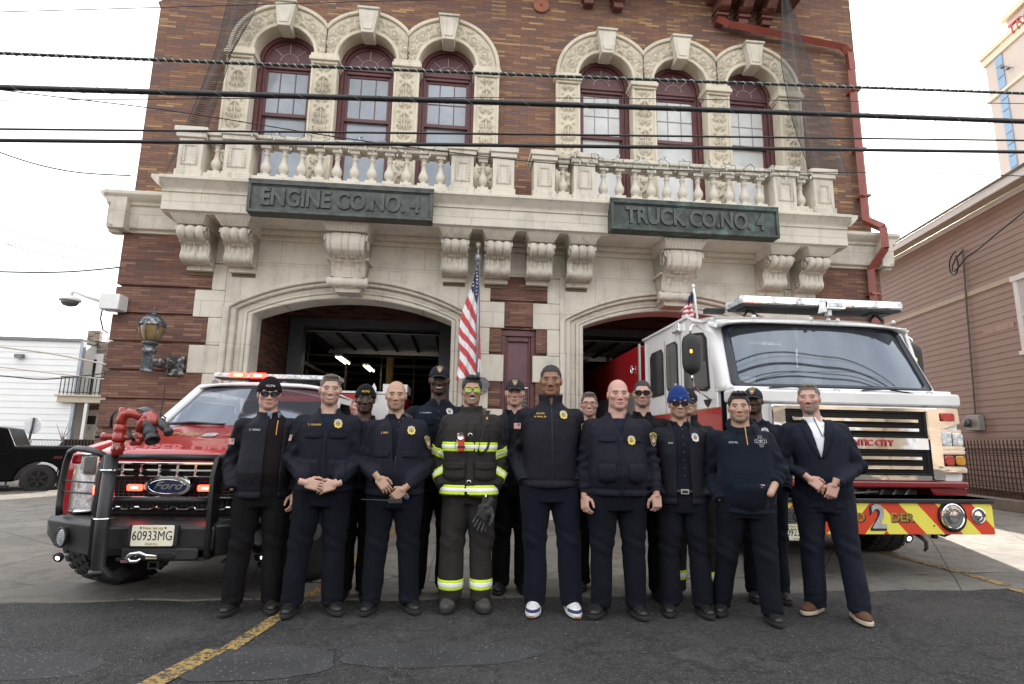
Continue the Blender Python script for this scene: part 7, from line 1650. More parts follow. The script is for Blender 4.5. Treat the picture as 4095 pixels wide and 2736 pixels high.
    for sd in (-1,1):
        S_,E_,Wr,a=J[sd]; hd_=(Wr-E_).normalized(); spec=None
        if a=='side': spec=hframe(Wr+hd_*.012,(hd_+Vector((0,-.25,0))),(sd*.75,-.65,0),1),.55,.4
        elif a=='sidef': spec=hframe(Wr+hd_*.012,(0,-.18,-1),(sd*.25,-1,0),1),.75,.3
        elif a in('clasp',): spec=hframe(Wr+hd_*.008+Vector((0,-.012 if sd<0 else .0,.006 if sd<0 else -.006)),Vector((-sd*.95,-.16,-.22 if sd<0 else -.30)),(-sd*-.10,-.93,.28),1),.34,.15
        elif a=='claspu': spec=hframe(Wr+hd_*.010,Vector((-sd*.62,-.12,-.72)),(-sd*.25,-.95,.10),1),.42,.3
        elif a=='claspl': spec=hframe(Wr+hd_*.010,Vector((-sd*.70,-.02,-.62)),(0,-1,.1),1),1.0,.8
        elif a=='suitA': spec=hframe(Wr+hd_*.010,Vector((sd*-.75,-.15,-.62)),(0,-.95,.3),1),.55,.3
        elif a=='suitB': spec=hframe(Wr+hd_*.010,Vector((sd*-.35,-.05,-.9)),(0,-1,.2),1),.85,.6
        elif isinstance(a,tuple) and len(a)>2: spec=hframe(Wr,a[2],a[3],1),a[4],.3
        if spec:
            M_,cu,th=spec
            # thumb side: index finger of the image-left (right) hand lies towards +x when palm faces back
            want=Vector((-sd,0,.6)) if a not in('clasp','claspu','claspl','suitA','suitB') else Vector((0,0,1))
            if isinstance(a,tuple): want=Vector(a[5])
            if (M_.to_3x3()@Vector((1,0,0))).dot(want)<0: M_=M_@Matrix.Scale(-1,4,Vector((1,0,0)))
            v2,q2=hand(M_,cu,.3,sc*.96,th)
            if M_.determinant()<0: q2=q2[:,::-1]
            VV.append(v2); QQ.append(q2+off); hcv=np.tile(SKN,(len(v2),1)); CC.append(hcv*(1 if SKN[0]>.1 else .9)); off+=len(v2)
    root=empty('x',(0,0,0),None,None); bpy.data.objects.remove(root)
    me=vobj(root_name,np.concatenate(VV),np.concatenate(QQ),M_skin,None,np.concatenate(CC)); me.location=(x,y,z0); me.rotation_euler=(0,0,R(yaw)); tag(me,label,'person')
    me['seat']=0; del me['seat']
    P=me
    # ---- eyewear
    if glasses:
        b=MB(); lens=MB(); Hx=HM
        dark=glasses!='clear'; lh=.0195 if glasses!='clear' else .0165; lw=.0300 if glasses!='clear' else .025
        zc=-.001
        for sx in (-1,1):
            def sh(u,v_): # wrap lens
                xx=sx*.0335+u*lw; yy=-.099+.35*(abs(xx))**2*6-.0; return (xx,yy,zc+v_*lh*(1 if glasses!='sunblue' else .85)-.10*max(0,abs(xx)-.03)*0)
            pts=[]
            for k in range(20):
                a=2*PI*k/20; cu_=abs(math.cos(a))**.55*math.copysign(1,math.cos(a)); sv=abs(math.sin(a))**.55*math.copysign(1,math.sin(a)); pts.append(sh(cu_*(1-.06*(sv<0)),sv))
            lens.add([Hx@Vector((p[0],p[1]-.001,p[2])) for p in pts],[tuple(range(20))]); b.tube([Hx@Vector(p) for p in pts],.0026*sc if glasses!='clear' else .0016*sc,5,closed=True)
            b.tube([Hx@Vector(q) for q in ((sx*.060,-.078,zc+.008),(sx*.074,-.055,zc+.009),(sx*.081,.0,zc+.010))],.003*sc,5)
        b.tube([Hx@Vector(q) for q in ((-.010,-.102,zc+.006),(0,-.104,zc+.009),(.010,-.102,zc+.006))],.0028*sc,5)
        g=b.build('glasses' if glasses=='clear' else 'sunglasses',K_frame,None,smooth=True); g.parent=P
        if glasses!='clear':
            l=lens.build('lens',{'sun':K_gl,'sunblue':K_glb,'mirror':K_mirror}[glasses],None,fix=False,solid=.002); l.parent=g
    # ---- hair
    def hvol(fn,name,m_,parent=P,res=.0044,ext=.045):
        A=HM@Vector((0,0,0)); R_=.135*sc*hs+ext; vv=Vol(np.arange(A.x-R_+.02,A.x+R_-.02,res),np.arange(A.y-R_-.04,A.y+R_,res),np.arange(A.z-R_,A.z+R_,res)); rr=vv.all(HM); fn(rr); V_,Q_=surf(vv); return vobj(name,V_,Q_,m_,parent) if len(V_) else None
    if hair[0] in('short','quiff','neat') and True:
        th={'short':.0065,'quiff':.011,'neat':.005}[hair[0]]
        def fn(r):
            wob=(np.sin(r.X*170+r.Z*90)+np.sin(r.Y*130+r.X*60+1)+np.sin(r.X*310-r.Y*200))*.0011
            d=r.ell((0,.020,.031),(.0745+th*.75,.092+th,.086+th))+wob
            if hair[0]=='quiff': d=smin(d,r.ell((.005,-.045,.105),(.058,.045,.022))+wob*2.2,.02)
            if hair[0]=='short': d=smin(d,r.ell((0,-.030,.098),(.055,.045,.018))+wob,.02)
            r.u(d,0); zl=np.interp(r.Y,[-.11,-.075,-.055,-.03,-.012,.012,.03,.06,.13],[.072,.066,.050,.010,-.022,-.02,-.045,-.07,-.075]); zl=np.where(np.abs(r.X)<.052,np.maximum(zl,np.where(r.Y<-.02,.064-.16*np.maximum(0,np.abs(r.X)-.025),zl)),zl)
            r.keep((zl-r.Z)*.8,.006)
        if hat is None: hvol(fn,'hair',H_[hair[1]])
        else:
            def fn2(r):
                d=r.ell((0,.022,.025),(.079,.096,.088)); r.u(d,0); zl=np.interp(r.Y,[-.05,-.02,.0,.02,.05,.13],[.06,.005,-.020,-.018,-.055,-.06]); r.keep(zl-r.Z,.004); r.keep(r.Z-.05,.004)
            hvol(fn2,'hair',H_[hair[1]])
    # ---- headwear
    if hat and hat[0]=='beanie':
        low=hat[4] if len(hat)>4 else .022; tall=hat[5] if len(hat)>5 else 0
        def fn(r):
            rib=np.sin(np.arctan2(r.X,r.Y-.02)*46)*.0009
            d=r.ell((0,.022,.036+tall*.4),(.0865,.105,.104+tall)); r.u(d,0)
            b2=smax(r.ell((0,.020,.026),(.0925,.112,.120)),np.abs(r.Z-(low+.022)-.18*(r.Y-.02)*0+np.where(r.Y>0,.35*r.Y,0))-.026,.008)+rib; r.u(b2,.004)
            zl=np.interp(r.Y,[-.12,-.05,.0,.03,.12],[low,low-.006,low-.050,low-.068,low-.085]); r.keep(zl-r.Z,.005)
        ht=hvol(fn,'beanie',hat[1])
        bv=BVHTree.FromPolygons([v_.co for v_ in ht.data.vertices],[p.vertices for p in ht.data.polygons])
        def onhat(u,z,off=.001):
            o_=HM@Vector((u,-.4,z)); d_=(HM.to_3x3()@Vector((0,1,0))).normalized(); hit=bv.ray_cast(o_,d_); return (hit[0]-d_*off,hit[1]) if hit[0] else (HM@Vector((u,-.11,z)),-d_)
        if hat[2]=='ACFD':
            for i,chh in enumerate('ACFD'):
                p,nn=onhat(-.0245+.0165*i,low+.040); text('hat_lettering',chh,.026*sc,p,nn,hat[3],ht,depth=.0012,up=(0,0,1),bold=.0006,local=True)
        elif hat[2]=='patch': p,nn=onhat(-.012,low+.040,.003); emblem(ht,frameM(p,nn),'patch',.018)
        elif hat[2]=='tag': p,nn=onhat(0.006,low+.024,.003); b=MB(); b.box(-.012,.012,-.011,.011,0,.002,frameM(p,nn)); b.build('label_tab',mat('blue_tab',(.02,.05,.28),.7),ht,local=True)
    if hat and hat[0]=='cap':
        def fn(r):
            d=r.ell((0,.014,.032),(.0835,.099,.093)); r.u(d,0); zl=np.interp(r.Y,[-.12,.0,.06,.12],[.036,.022,.004,-.004]); r.keep(zl-r.Z,.005)
            seam=0
            bb=np.sqrt((r.X/.074)**2+((r.Y+.075)/.080)**2)-1; brim=smax(bb*.07,np.abs(r.Z-(.036-.16*(-.07-r.Y)*1.0-4.2*r.X**2))-.0032,.003); brim=smax(brim,r.Y+.055,.003); r.u(brim,.004)
        ht=hvol(fn,'cap',hat[1],ext=.07)
        bv=BVHTree.FromPolygons([v_.co for v_ in ht.data.vertices],[p.vertices for p in ht.data.polygons]); o_=HM@Vector((0,-.4,.082)); d_=(HM.to_3x3()@Vector((0,1,0))).normalized(); hit=bv.ray_cast(o_,d_)
        if hit[0]: emblem(ht,frameM(hit[0]-d_*.002,hit[1]),'patch',.027)
        b=MB(); b.lathe([(.006,0),(.005,.004)],8,HM@Matrix.Translation((0,.014,.124))); o=b.build('cap_button',hat[1],None); o.parent=ht
    # ---- trousers
    tm=trou or K_trou; tr=1.0 if outfit!='turnout' else 1.12
    xs_=np.arange(-.36,.36,.0095); zt=.545*h
    v=Vol(xs_,np.arange(-.24 if legs else -.52,.22,.0095),np.arange(.01 if legs else .2*h,zt+.03,.0105)); r=v.all(); r.u(r.loft([(.43*h,.096*W,.074*W,0),(.49*h,.102*W,.079*W+bel*.3,-bel*.2),(zt,.092*W+bel*.2,.071*W+bel*.5,-bel*.4)]),0)
    for i,sd in enumerate((-1,1)):
        A,B,C=LG[sd]; A=A+Vector((0,0,-.01)); C2=Vector((C.x,C.y-.034,.042*h)) if legs else C
        th_=(.058*W+.022)*min(tr,1.12); lo=np.minimum(np.minimum(A,B),C2)-.14; hi=np.maximum(np.maximum(A,B),C2)+.14; rr=v.reg(lo,hi)
        d1=rr.cone(A,B,th_*.98,.083*min(tr,1.12)*w**.5*sc,1.05); d2=rr.cone(B,C2,.083*min(tr,1.12)*w**.5*sc,(.082*min(tr,1.1))*sc,1.05); dd=smin(d1,d2,.03)
        zz=np.clip((.17-rr.Z)/.15,0,1); dd=dd+zz*.006+(zz*.006*np.sin(rr.Z*85+rr.X*26*sd+seed+i*2)) ; kn=np.exp(-((rr.Z-.29*h)/.09)**2)*.0045*np.sin(rr.Z*60+rr.X*35+seed+i); dd=dd+kn
        cr=np.exp(-((rr.X-B.x)/.012)**2)*(rr.Y<B.y)*.006*(outfit!='turnout'); dd=dd-cr*.5; rr.u(dd.astype(F4),.012)
    if not legs: pass
    r.D=r.D+folds(r,.0045*(1.6 if outfit=='turnout' else 1),15,seed); r.keep((.046-.10*(r.Y+.03))-r.Z,.006); V,Q=surf(v); to=vobj('trousers',V,Q,tm,P)
    if outfit=='turnout' or trou is K_turn:
        for sd in (-1,1):
            B,C=LG[sd][1],LG[sd][2]
            for (z_,hw_,m_,of,nm) in ((.185,.040,K_lime,.004,'reflective_band'),(.185,.020,K_silv,.0065,'silver_stripe')):
                v2=Vol(v.xs,v.ys,np.arange(z_-hw_-.02,z_+hw_+.02,.0065)); 
                zi=np.searchsorted(v.zs,v2.zs); zi=np.clip(zi,1,len(v.zs)-1); f=((v2.zs-v.zs[zi-1])/(v.zs[zi]-v.zs[zi-1])).astype(F4); v2.D=v.D[:,:,zi-1]*(1-f)+v.D[:,:,zi]*f
                r2=v2.all(); sidem=-sd*r2.X+ (0.005 if True else 0); r2.D=smax(smax(r2.D-of,np.abs(r2.Z-z_)-hw_,.002),sidem,.002); V2,Q2=surf(v2)
                if len(V2): vobj(nm,V2,Q2,m_,to)
    # ---- shoes
    if legs:
        for i,sd in enumerate((-1,1)):
            C=LG[sd][2]; SM=Matrix.Translation((C.x,C.y,0))@Matrix.Rotation(R(sd*toe[i]),4,'Z')@Matrix.Scale(sc*1.03,4); big=1.12 if shoe=='boot' else 1
            v=Vol(np.arange(C.x-.15,C.x+.15,.0062),np.arange(C.y-.24,C.y+.13,.0062),np.arange(-.004,.17,.0062)); r=v.all(SM)
            r.u(r.ell((0,-.10,.036),(.050*big,.095,.036*big)),0); r.u(r.ell((0,.015,.045),(.039*big,.075,.042)),.025); r.u(r.cone((0,.015,.06),(0,.020,.14),.042*big,.040*big),.02); r.u(r.cone((0,-.085,.050),(0,.0,.095),.036*big,.042*big),.02); r.keep(.014-r.Z,.004)
            if shoe in('shoe','boot'): r.D=r.D+.0016*np.sin(r.Y*150)*(r.Z>.05)
            V,Q=surf(v); um={'shoe':K_shoe,'boot':K_boot,'suede':K_brown,'sneaker':K_sneak}[shoe]; so_=vobj('shoe',V,Q,um,P)
            v=Vol(np.arange(C.x-.15,C.x+.15,.0062),np.arange(C.y-.25,C.y+.13,.0062),np.arange(-.006,.05,.004)); r=v.all(SM); f=smin(r.ell((0,-.085,.016),(.054*big,.125,.30)),r.ell((0,.03,.016),(.044*big,.070,.30)),.03)
            r.u(smax(f,np.abs(r.Z-.0135)-.0135,.004),0); V,Q=surf(v); vobj('sole',V,Q,{'shoe':K_sole,'boot':K_sole,'suede':K_cream,'sneaker':K_cream if False else K_sneak}[shoe],so_)
            if shoe=='sneaker':
                for (zc_,hw_,yl,m_,nm) in ((.03,.018,-.12,K_snnavy,'toe_overlay'),(.035,.03,.06,K_snnavy,'heel_overlay')):
                    v=Vol(np.arange(C.x-.15,C.x+.15,.005),np.arange(C.y-.25,C.y+.13,.005),np.arange(.0,.1,.005)); r=v.all(SM); r.u(r.ell((0,-.10,.036),(.0525,.098,.039)),0); r.u(r.ell((0,.015,.045),(.042,.078,.044)),.025); r.keep(np.abs(r.Z-zc_)-hw_,.003); r.keep((r.Y+.115) if yl<0 else (-.02-r.Y),.003); r.keep(.026-r.Z,.002); V,Q=surf(v); vobj(nm,V,Q,m_,so_)
                b=MB()
                for q_ in range(5): b.tube([SM@Vector((-.026,-.045-.018*q_,.072-.006*q_)),SM@Vector((0,-.05-.018*q_,.086-.009*q_)),SM@Vector((.026,-.045-.018*q_,.072-.006*q_))],.0035,5)
                b.tube([SM@Vector((0,-.05,.088)),SM@Vector((.03,-.07,.105)),SM@Vector((.05,-.06,.08)),SM@Vector((.052,-.065,.05))],.003,5); o=b.build('shoelace',M_fw,None,smooth=True); o.parent=so_
                b=MB(); b.box(-.022,.022,-.214,-.205,.003,.013,SM); o=b.build('gum_toe',K_gum,None); o.parent=so_
    # ---- upper garment
    G={'jacket':(K_jacket,.490,.012,.055),'duty':(K_duty,.492,.020,.060),'shirt':(K_shirt,.50,.004,.046),'turnout':(K_turn,.468,.050,.074),'hoodie':(K_hood,.455,.022,.058),'suit':(K_suit,.450,.020,.054),'open':(K_jacket,.472,.016,.056),'bomber':(K_duty,.488,.024,.060)}[outfit]
    gm,hem,inf,sr=G; hemz=hem*h; lowx={'duty':.022,'bomber':.024,'jacket':.018,'open':.018,'turnout':.018,'hoodie':.016,'suit':.008,'shirt':.0}[outfit]; sec=[(a,b_+inf+lowx*max(0,min(1,(.74*h-a)/(.12*h))),c_+inf+lowx*.5*max(0,min(1,(.74*h-a)/(.12*h))),d_) for a,b_,c_,d_ in T if a>hemz+.02 and a<.82*h]; first=sec[0]; bl={'turnout':.012,'suit':.010,'jacket':.004,'hoodie':.012}.get(outfit,.0)
    sec=[(hemz,first[1]+bl,first[2]+bl*.6,first[3])]+sec+[(.834*h,.052*h,.048*h,.010)]
    res=.0088; zhi=.915*h
    allx=[q_.x for sd in(-1,1) for q_ in J[sd][:3]]; ally=[q_.y for sd in(-1,1) for q_ in J[sd][:3]]
    v=Vol(np.arange(min(min(allx),-.2)-.11,max(max(allx),.2)+.11,res),np.arange(min(min(ally),-.14-bel)-.10,max(max(ally),.12)+.10,res),np.arange(min([hemz]+[J[sd][2].z for sd in(-1,1)])-.04,zhi,res))
    r=v.all(); r.u(r.loft(sec,2.4),0)
    [r.u(r.cone((jx*.5+q_*.01,.006,.806*h),(jx*.6+q_*.100*W,.006,.784*h),.036+inf*.5,.046+inf*.4),.03) for q_ in (-1,1)]
    r.cut(smax(r.cone((jx*.6,.0,.80*h),(jx*.75,-.02,.92*h),.058*neck*sc,.066*neck*sc).astype(F4),.818*h-r.Z,.004),.006); rt=r.D.copy()
    for sd in (-1,1):
        S_,E_,Wr,a=J[sd]; short=outfit=='hoodie' and a=='pouch'; We=E_+(Wr-E_)*(.55 if short else (1.06 if a=='pocket' else .93))
        lo=np.minimum(np.minimum(S_,E_),We)-.13; hi=np.maximum(np.maximum(S_,E_),We)+.13; rr=v.reg(lo,hi); ax_=(We-E_); ln=ax_.length; ax_.normalize()
        tpar=((rr.X-E_.x)*ax_.x+(rr.Y-E_.y)*ax_.y+(rr.Z-E_.z)*ax_.z); upx=(E_-S_).normalized(); tup=((rr.X-E_.x)*upx.x+(rr.Y-E_.y)*upx.y+(rr.Z-E_.z)*upx.z)
        wr_=.0055*np.sin(tpar*88+rr.X*20+seed)*np.exp(-(tpar/.10)**2)+.004*np.sin(tpar*120+seed*2)*np.exp(-((tpar-ln+.03)/.06)**2)+.003*np.sin(tup*70+rr.Y*25)*np.exp(-(tup/.14)**2)
        d=smin(rr.cone(S_,E_,sr+.006,sr+.002),rr.cone(E_,We,sr+.002,sr*.80),.02)+wr_*(1.7 if outfit in('turnout','bomber','duty') else 1.3); cutp=tpar-ln; d=smax(d,cutp-.004,.004); rr.u(d.astype(F4),.034)
    # collar
    ncx,ncy=jx*.7,.008; cr0=.066*neck*sc+(.012 if outfit in('turnout','duty','bomber') else .004)
    if outfit in('jacket','duty','turnout','open','bomber','hoodie','suit','shirt'):
        rc=v.reg((ncx-.16,-.17,.80*h),(ncx+.16,.18,.93*h)); rad=np.sqrt((rc.X-ncx)**2+((rc.Y-ncy)*.95)**2); hgt={'jacket':.872,'duty':.850,'turnout':.864,'open':.850,'bomber':.842,'hoodie':.842,'suit':.842,'shirt':.842}[outfit]*h
        fl=.35 if outfit in('duty','open','bomber') else .15
        ring=np.abs(rad-cr0-.002-fl*np.clip(rc.Z-.84*h,0,1)*(.4))-.0105; ring=smax(ring,np.maximum(.80*h-rc.Z,rc.Z-(hgt+.10*(rc.Y))),.006); rc.u(ring.astype(F4),.012)
        rc.cut(smax(rad-cr0+.008,.835*h-rc.Z,.004),.004)
    if outfit=='hoodie':
        rc=v.reg((-.2,-.14,.78*h),(.2,.2,.93*h)); rc.u(smax(np.sqrt((np.sqrt(rc.X**2+((rc.Y-.02)*.9)**2)-.100)**2+((rc.Z-(.835*h+.45*(rc.Y-.0)))*.8)**2)-.026,-(rc.Y+.115)*1,.02).astype(F4),.015)
    r.D=r.D+folds(r,.0042*(1.5 if outfit in('turnout','bomber') else 1),12,seed+3)
    if outfit in('jacket','duty','bomber','hoodie','open'):   # gathered hem
        r.D=r.D+ (.006*np.exp(-((r.Z-hemz-.05)/.012)**2)-.004*np.exp(-((r.Z-hemz-.02)/.02)**2)).astype(F4)*(np.abs(r.X)<.25)
    opening={'open':[(hemz-.05,.055),(hemz+.1,.060),(.66*h,.050),(.80*h,.058),(.90*h,.09)],'suit':[(.655*h,.0),(.70*h,.020),(.80*h,.055),(.90*h,.085)],'bomber':[(.60*h,-.01),(.66*h,.012),(.78*h,.026),(.83*h,.060),(.90*h,.10)],'duty':[(.745*h,-.0),(.79*h,.030),(.83*h,.060),(.92*h,.10)],'shirt':[(.815*h,0),(.84*h,.02),(.88*h,.05)],'turnout':None,'jacket':[(.815*h,0),(.84*h,.012),(.92*h,.05)],'hoodie':None}[outfit]
    if extra and 'opening' in extra: opening=extra['opening']
    ocx=(extra or {}).get('ocx',0)
    if opening:
        wd=np.interp(r.Z,[o[0] for o in opening],[o[1] for o in opening],left=opening[0][1] if outfit=='open' or (extra and extra.get('through')) else -.05)
        r.cut(smax(wd-np.abs(r.X-ocx-jx*.5),-(r.Y+.0),.01).astype(F4)*(-1)*(-1) if False else smax(np.abs(r.X-ocx-jx*.5)-wd,r.Y+.02,.01).astype(F4),.005)
    if outfit=='suit': r.cut(smax(np.abs(r.X)-np.interp(r.Z,[hemz-.02,hemz+.06,hemz+.20],[.05,.02,-.03]),r.Y+.02,.01).astype(F4),.01)
    V,Q=surf(v); nm={'jacket':'jacket','duty':'jacket','shirt':'shirt','turnout':'turnout_coat','hoodie':'hoodie','suit':'suit_jacket','open':'jacket','bomber':'jacket'}[outfit]; up=vobj(nm,V,Q,gm if not (extra and 'mat' in extra) else extra['mat'],P)
    bv=BVHTree.FromPolygons(V.tolist(),Q.tolist())
    def hit(px,pz,dx=0,off=.002):
        o_=Vector((px-dx*3,-1.0,pz)); d_=Vector((dx,1.0/ (1 if dx==0 else 1),0)).normalized()
        if dx: o_=Vector((px,0,pz))-d_*1.0
        hh=bv.ray_cast(o_,d_); return (hh[0]+hh[1]*off,hh[1]) if hh[0] else None
    # shirt shown in the opening
    if outfit in('duty','open','suit','bomber','jacket','shirt') or (extra and 'under' in extra):
        um=(extra or {}).get('under',{'duty':K_tee,'open':K_shirt,'suit':K_white,'bomber':K_shirt,'jacket':K_black,'shirt':K_tee}[outfit]); rs=.0088
        v2=Vol(np.arange(-.22,.22,rs),np.arange(-.19-bel,.15,rs),np.arange(hemz-.02 if outfit in('open',) else .60*h,.885*h,rs)); r2=v2.all(); sec2=[(a,b_+inf*.35,c_+inf*.35,d_) for a,b_,c_,d_ in T if a<.80*h]+[(.822*h,.050*h,.046*h,.010)]; r2.u(r2.loft(sec2,2.4),0)
        if outfit!='duty' and not (extra and extra.get('tee')):
            rad=np.sqrt((r2.X-ncx)**2+((r2.Y-ncy)*.95)**2); ring=smax(np.abs(rad-.062*neck*sc-.002)-.0095,np.maximum(.82*h-r2.Z,r2.Z-(.850*h+.12*r2.Y)),.005); r2.u(ring.astype(F4),.01); r2.cut(smax(rad-.052*neck*sc,.84*h-r2.Z,.004),.004); wd=np.interp(r2.Z,[.815*h,.835*h,.90*h],[-.01,.020,.07]); r2.cut(smax(np.abs(r2.X)-wd,r2.Y+.02,.01).astype(F4),.004)
        r2.D=r2.D+folds(r2,.002,14,seed+5); V2,Q2=surf(v2); un_=vobj('undershirt' if outfit!='suit' else 'dress_shirt',V2,Q2,um,P); bv2=BVHTree.FromPolygons(V2.tolist(),Q2.tolist())
        if um is K_maroon:
            b=MB(); q=[bv2.ray_cast(Vector((.075,-1,(.745+.008*k)*h)),Vector((0,1,0))) for k in range(9)]; q=[z_[0]+Vector((0,-.004,0)) for z_ in q if z_[0]]; b.tube(q,.0035,5); o=b.build('quarter_zip',K_goldthr,None); o.parent=un_
            v3=Vol(np.arange(-.13,.15,.007),np.arange(-.15,.05,.007),np.arange(.79*h,.88*h,.007)); r3=v3.all(); rad=np.sqrt((r3.X-ncx-.01)**2+((r3.Y-ncy)*.95)**2); r3.u(smax(smax(np.abs(rad-.078-.25*(r3.Z-.82*h))-.008,np.maximum(.800*h-r3.Z,r3.Z-.846*h),.005),smax(.02-np.abs(r3.X-.045),-r3.X-.01,.004),.004).astype(F4),0); V3,Q3=surf(v3); vobj('denim_collar',V3,Q3,K_denim,un_)
        if um is not K_maroon and outfit in('open','bomber','suit','shirt'):
            b=MB(); src=bv if outfit=='shirt' else bv2
            for z_ in np.arange(.60*h if outfit!='suit' else .70*h,.83*h,.062):
                hh=src.ray_cast(Vector((0.008,-1,z_)),Vector((0,1,0)))
                if hh[0]: b.lathe([(.0055,0),(.0045,.002)],8,frameM(hh[0],hh[1]))
            if b.v: o=b.build('button',mat('navy_button',(.05,.055,.07),.4) if 'navy_button' not in bpy.data.materials else bpy.data.materials['navy_button'],None); o.parent=up if outfit=='shirt' else un_
    # zip / placket following the cloth
    def strip(name,xf,z0_,z1_,wd,m_,off=.003,dn=24,th=.003):
        b=MB(); A=[];B=[]
        for k in range(dn+1):
            z_=z0_+(z1_-z0_)*k/dn; hh=hit(xf(z_) if callable(xf) else xf,z_,off=off)
            if not hh: continue
            A.append(hh[0]+Vector((-wd/2,0,0))); B.append(hh[0]+Vector((wd/2,0,0)))
        if len(A)>2: b.grid([A,B]); o=b.build(name,m_,None,solid=th,smooth=True); o.parent=up; return o
    ztop={'jacket':.862,'turnout':.79,'bomber':.655,'duty':.735,'hoodie':.845}.get(outfit)
    if ztop and not (extra and extra.get('nozip')): strip('zip' if outfit!='turnout' else 'storm_flap',(lambda z_: .0) if outfit!='turnout' else (lambda z_:.0),hemz+.015 if outfit!='hoodie' else .755*h,ztop*h,{'jacket':.0045,'turnout':.075,'bomber':.005,'duty':.030,'hoodie':.006}[outfit],{'jacket':K_frame,'turnout':K_turn,'bomber':K_frame,'duty':K_duty,'hoodie':K_goldthr}[outfit],.003 if outfit!='turnout' else .0015)
    # flaps and pockets
    def flap(name,cx,cz,wd,ht_,m_,off=.006,skew=0):
        b=MB(); G_=[]
        for j in range(5):
            row=[]
            for i in range(9):
                u=-1+2*i/8; pz=cz+ht_*(.5-j/4)+skew*u*0-(.22*ht_*(1-abs(u)) if j==4 else 0)*(-1 if skew<0 else 1); hh=hit(cx+u*wd/2,pz,off=off)
                row.append(hh[0] if hh else Vector((cx+u*wd/2,-.15,pz)))
            G_.append(row)
        b.grid(G_); o=b.build(name,m_,None,solid=.005,smooth=True); o.parent=up; return o
    if outfit in('duty','bomber','shirt','turnout'):
        gm_=gm
        if outfit=='shirt': [flap('pocket_flap',sd*.085*w,.735*h,.105,.045,gm_,.004) for sd in(-1,1)]
        if outfit=='duty': [flap('pocket_flap',sd*.090*w,.728*h,.13,.035,gm_) for sd in(-1,1)]; [flap('hand_pocket',sd*.100*w,.590*h,.13,.13,gm_,.005) for sd in(-1,1)]
        if outfit=='bomber': [flap('pocket_flap',sd*.105*w,.665*h,.115,.04,gm_) for sd in(-1,1)]
        if outfit=='turnout': [flap('pocket_flap',sd*.125,.600*h,.165,.05,gm_,.014) for sd in(-1,1)]; [flap('hand_pocket',sd*.125,.572*h,.17,.10,gm_,.008) for sd in(-1,1)]
    if outfit=='hoodie':
        flap('pouch_pocket',0,.535*h,.26,.17,gm,.006); b=MB()
        for sx in(-1,1):
            pts=[hit(sx*(.055+.004*k),.842*h-.02*k) for k in range(6)]; pts=[p[0]+Vector((0,-.004,0)) for p in pts if p]
            if len(pts)>2: b.tube(pts,.0028,5)
        o=b.build('drawstring',gm,None); o.parent=up
    if outfit=='suit':
        for sx in (-1,1):
            b=MB(); A=[];B=[]
            for k in range(12):
                f=k/11; z_=.660*h+(.845-.660)*h*f; wd=np.interp(z_,[o[0] for o in opening],[o[1] for o in opening]); lw=.012+.050*math.sin(f*PI*.85)**.8*(1 if f<.8 else .75)
                h1=hit(jx*.5+sx*(wd+.003),z_,off=.006); h2=hit(jx*.5+sx*(wd+lw),z_-.0,off=.004)
                if h1 and h2: A.append(h1[0]);B.append(h2[0])
            b.grid([A,B]); o=b.build('lapel',gm,None,solid=.004,smooth=True); o.parent=up
        h1=hit(.0,.640*h); b=MB(); b.lathe([(.010,0),(.008,.004)],12,frameM(h1[0],h1[1])); o=b.build('jacket_button',K_frame,None); o.parent=up
        b=MB(); pts=[]
        for sx in (-1,1):
            q=[bv2.ray_cast(Vector((sx*(.045-.040*k/6),-1,.845*h-.055*k*h/6*1.6)),Vector((0,1,0))) for k in range(7)]; q=[z_[0]+Vector((0,-.004,0)) for z_ in q if z_[0]]; b.tube(q,.004,5)
        o=b.build('lanyard',K_frame,None); o.parent=un_
    # insignia
    for it in (extra or {}).get('ins',()):
        k=it[0]
        if k in('gold','silver'):
            hh=hit(it[1]*w,it[2]*h,off=.006)
            if hh: emblem(up,frameM(hh[0],hh[1]),k,it[3] if len(it)>3 else .034)
        elif k in('flag','patch'):
            sd=it[1]; S_,E_,_,_=J[sd]; pc=S_.lerp(E_,it[2] if len(it)>2 else .42); d_=Vector((-sd*.62,.78,0)); hh=bv.ray_cast(pc-d_*.6,d_)
            if hh[0]: emblem(up,frameM(hh[0]+hh[1]*.003,hh[1]),k,.044)
        elif k=='name':
            hh=hit(it[2]*w,it[3]*h,off=.0055)
            if hh: text('name_tape',it[1],it[5] if len(it)>5 else .019,hh[0],hh[1],it[4],up,depth=.0008,bold=.0003,local=True)
    if outfit=='turnout':
        def band(z_,hw_,sel,of,m_,nm,src):
            v2=Vol(v.xs,v.ys,np.arange(z_-hw_-.03,z_+hw_+.03,.006) if sel is None else v.zs[(v.zs>z_-.14)&(v.zs<z_+.14)])
            zi=np.clip(np.searchsorted(v.zs,v2.zs),1,len(v.zs)-1); f=((v2.zs-v.zs[zi-1])/(v.zs[zi]-v.zs[zi-1])).astype(F4); v2.D=(src[:,:,zi-1]*(1-f)+src[:,:,zi]*f); r2=v2.all()
            if sel is None: r2.D=smax(r2.D-of,np.abs(r2.Z-z_)-hw_,.002)
            else:
                a_,ax2,sd=sel; t_=(r2.X-a_.x)*ax2.x+(r2.Y-a_.y)*ax2.y+(r2.Z-a_.z)*ax2.z; rad=np.sqrt(np.maximum((r2.X-a_.x)**2+(r2.Y-a_.y)**2+(r2.Z-a_.z)**2-t_**2,0)); r2.D=smax(smax(r2.D-of,np.abs(t_)-hw_,.002),rad-.105,.002)
            V2,Q2=surf(v2); 
            if len(V2): return vobj(nm,V2,Q2,m_,up)
        for z_ in (.680*h,.497*h):
            rtf=rt+folds(v.all(),.0042*1.5,12,seed+3); band(z_,.038,None,.005,K_lime,'reflective_band',rtf); band(z_,.018,None,.0078,K_silv,'silver_stripe',rtf)
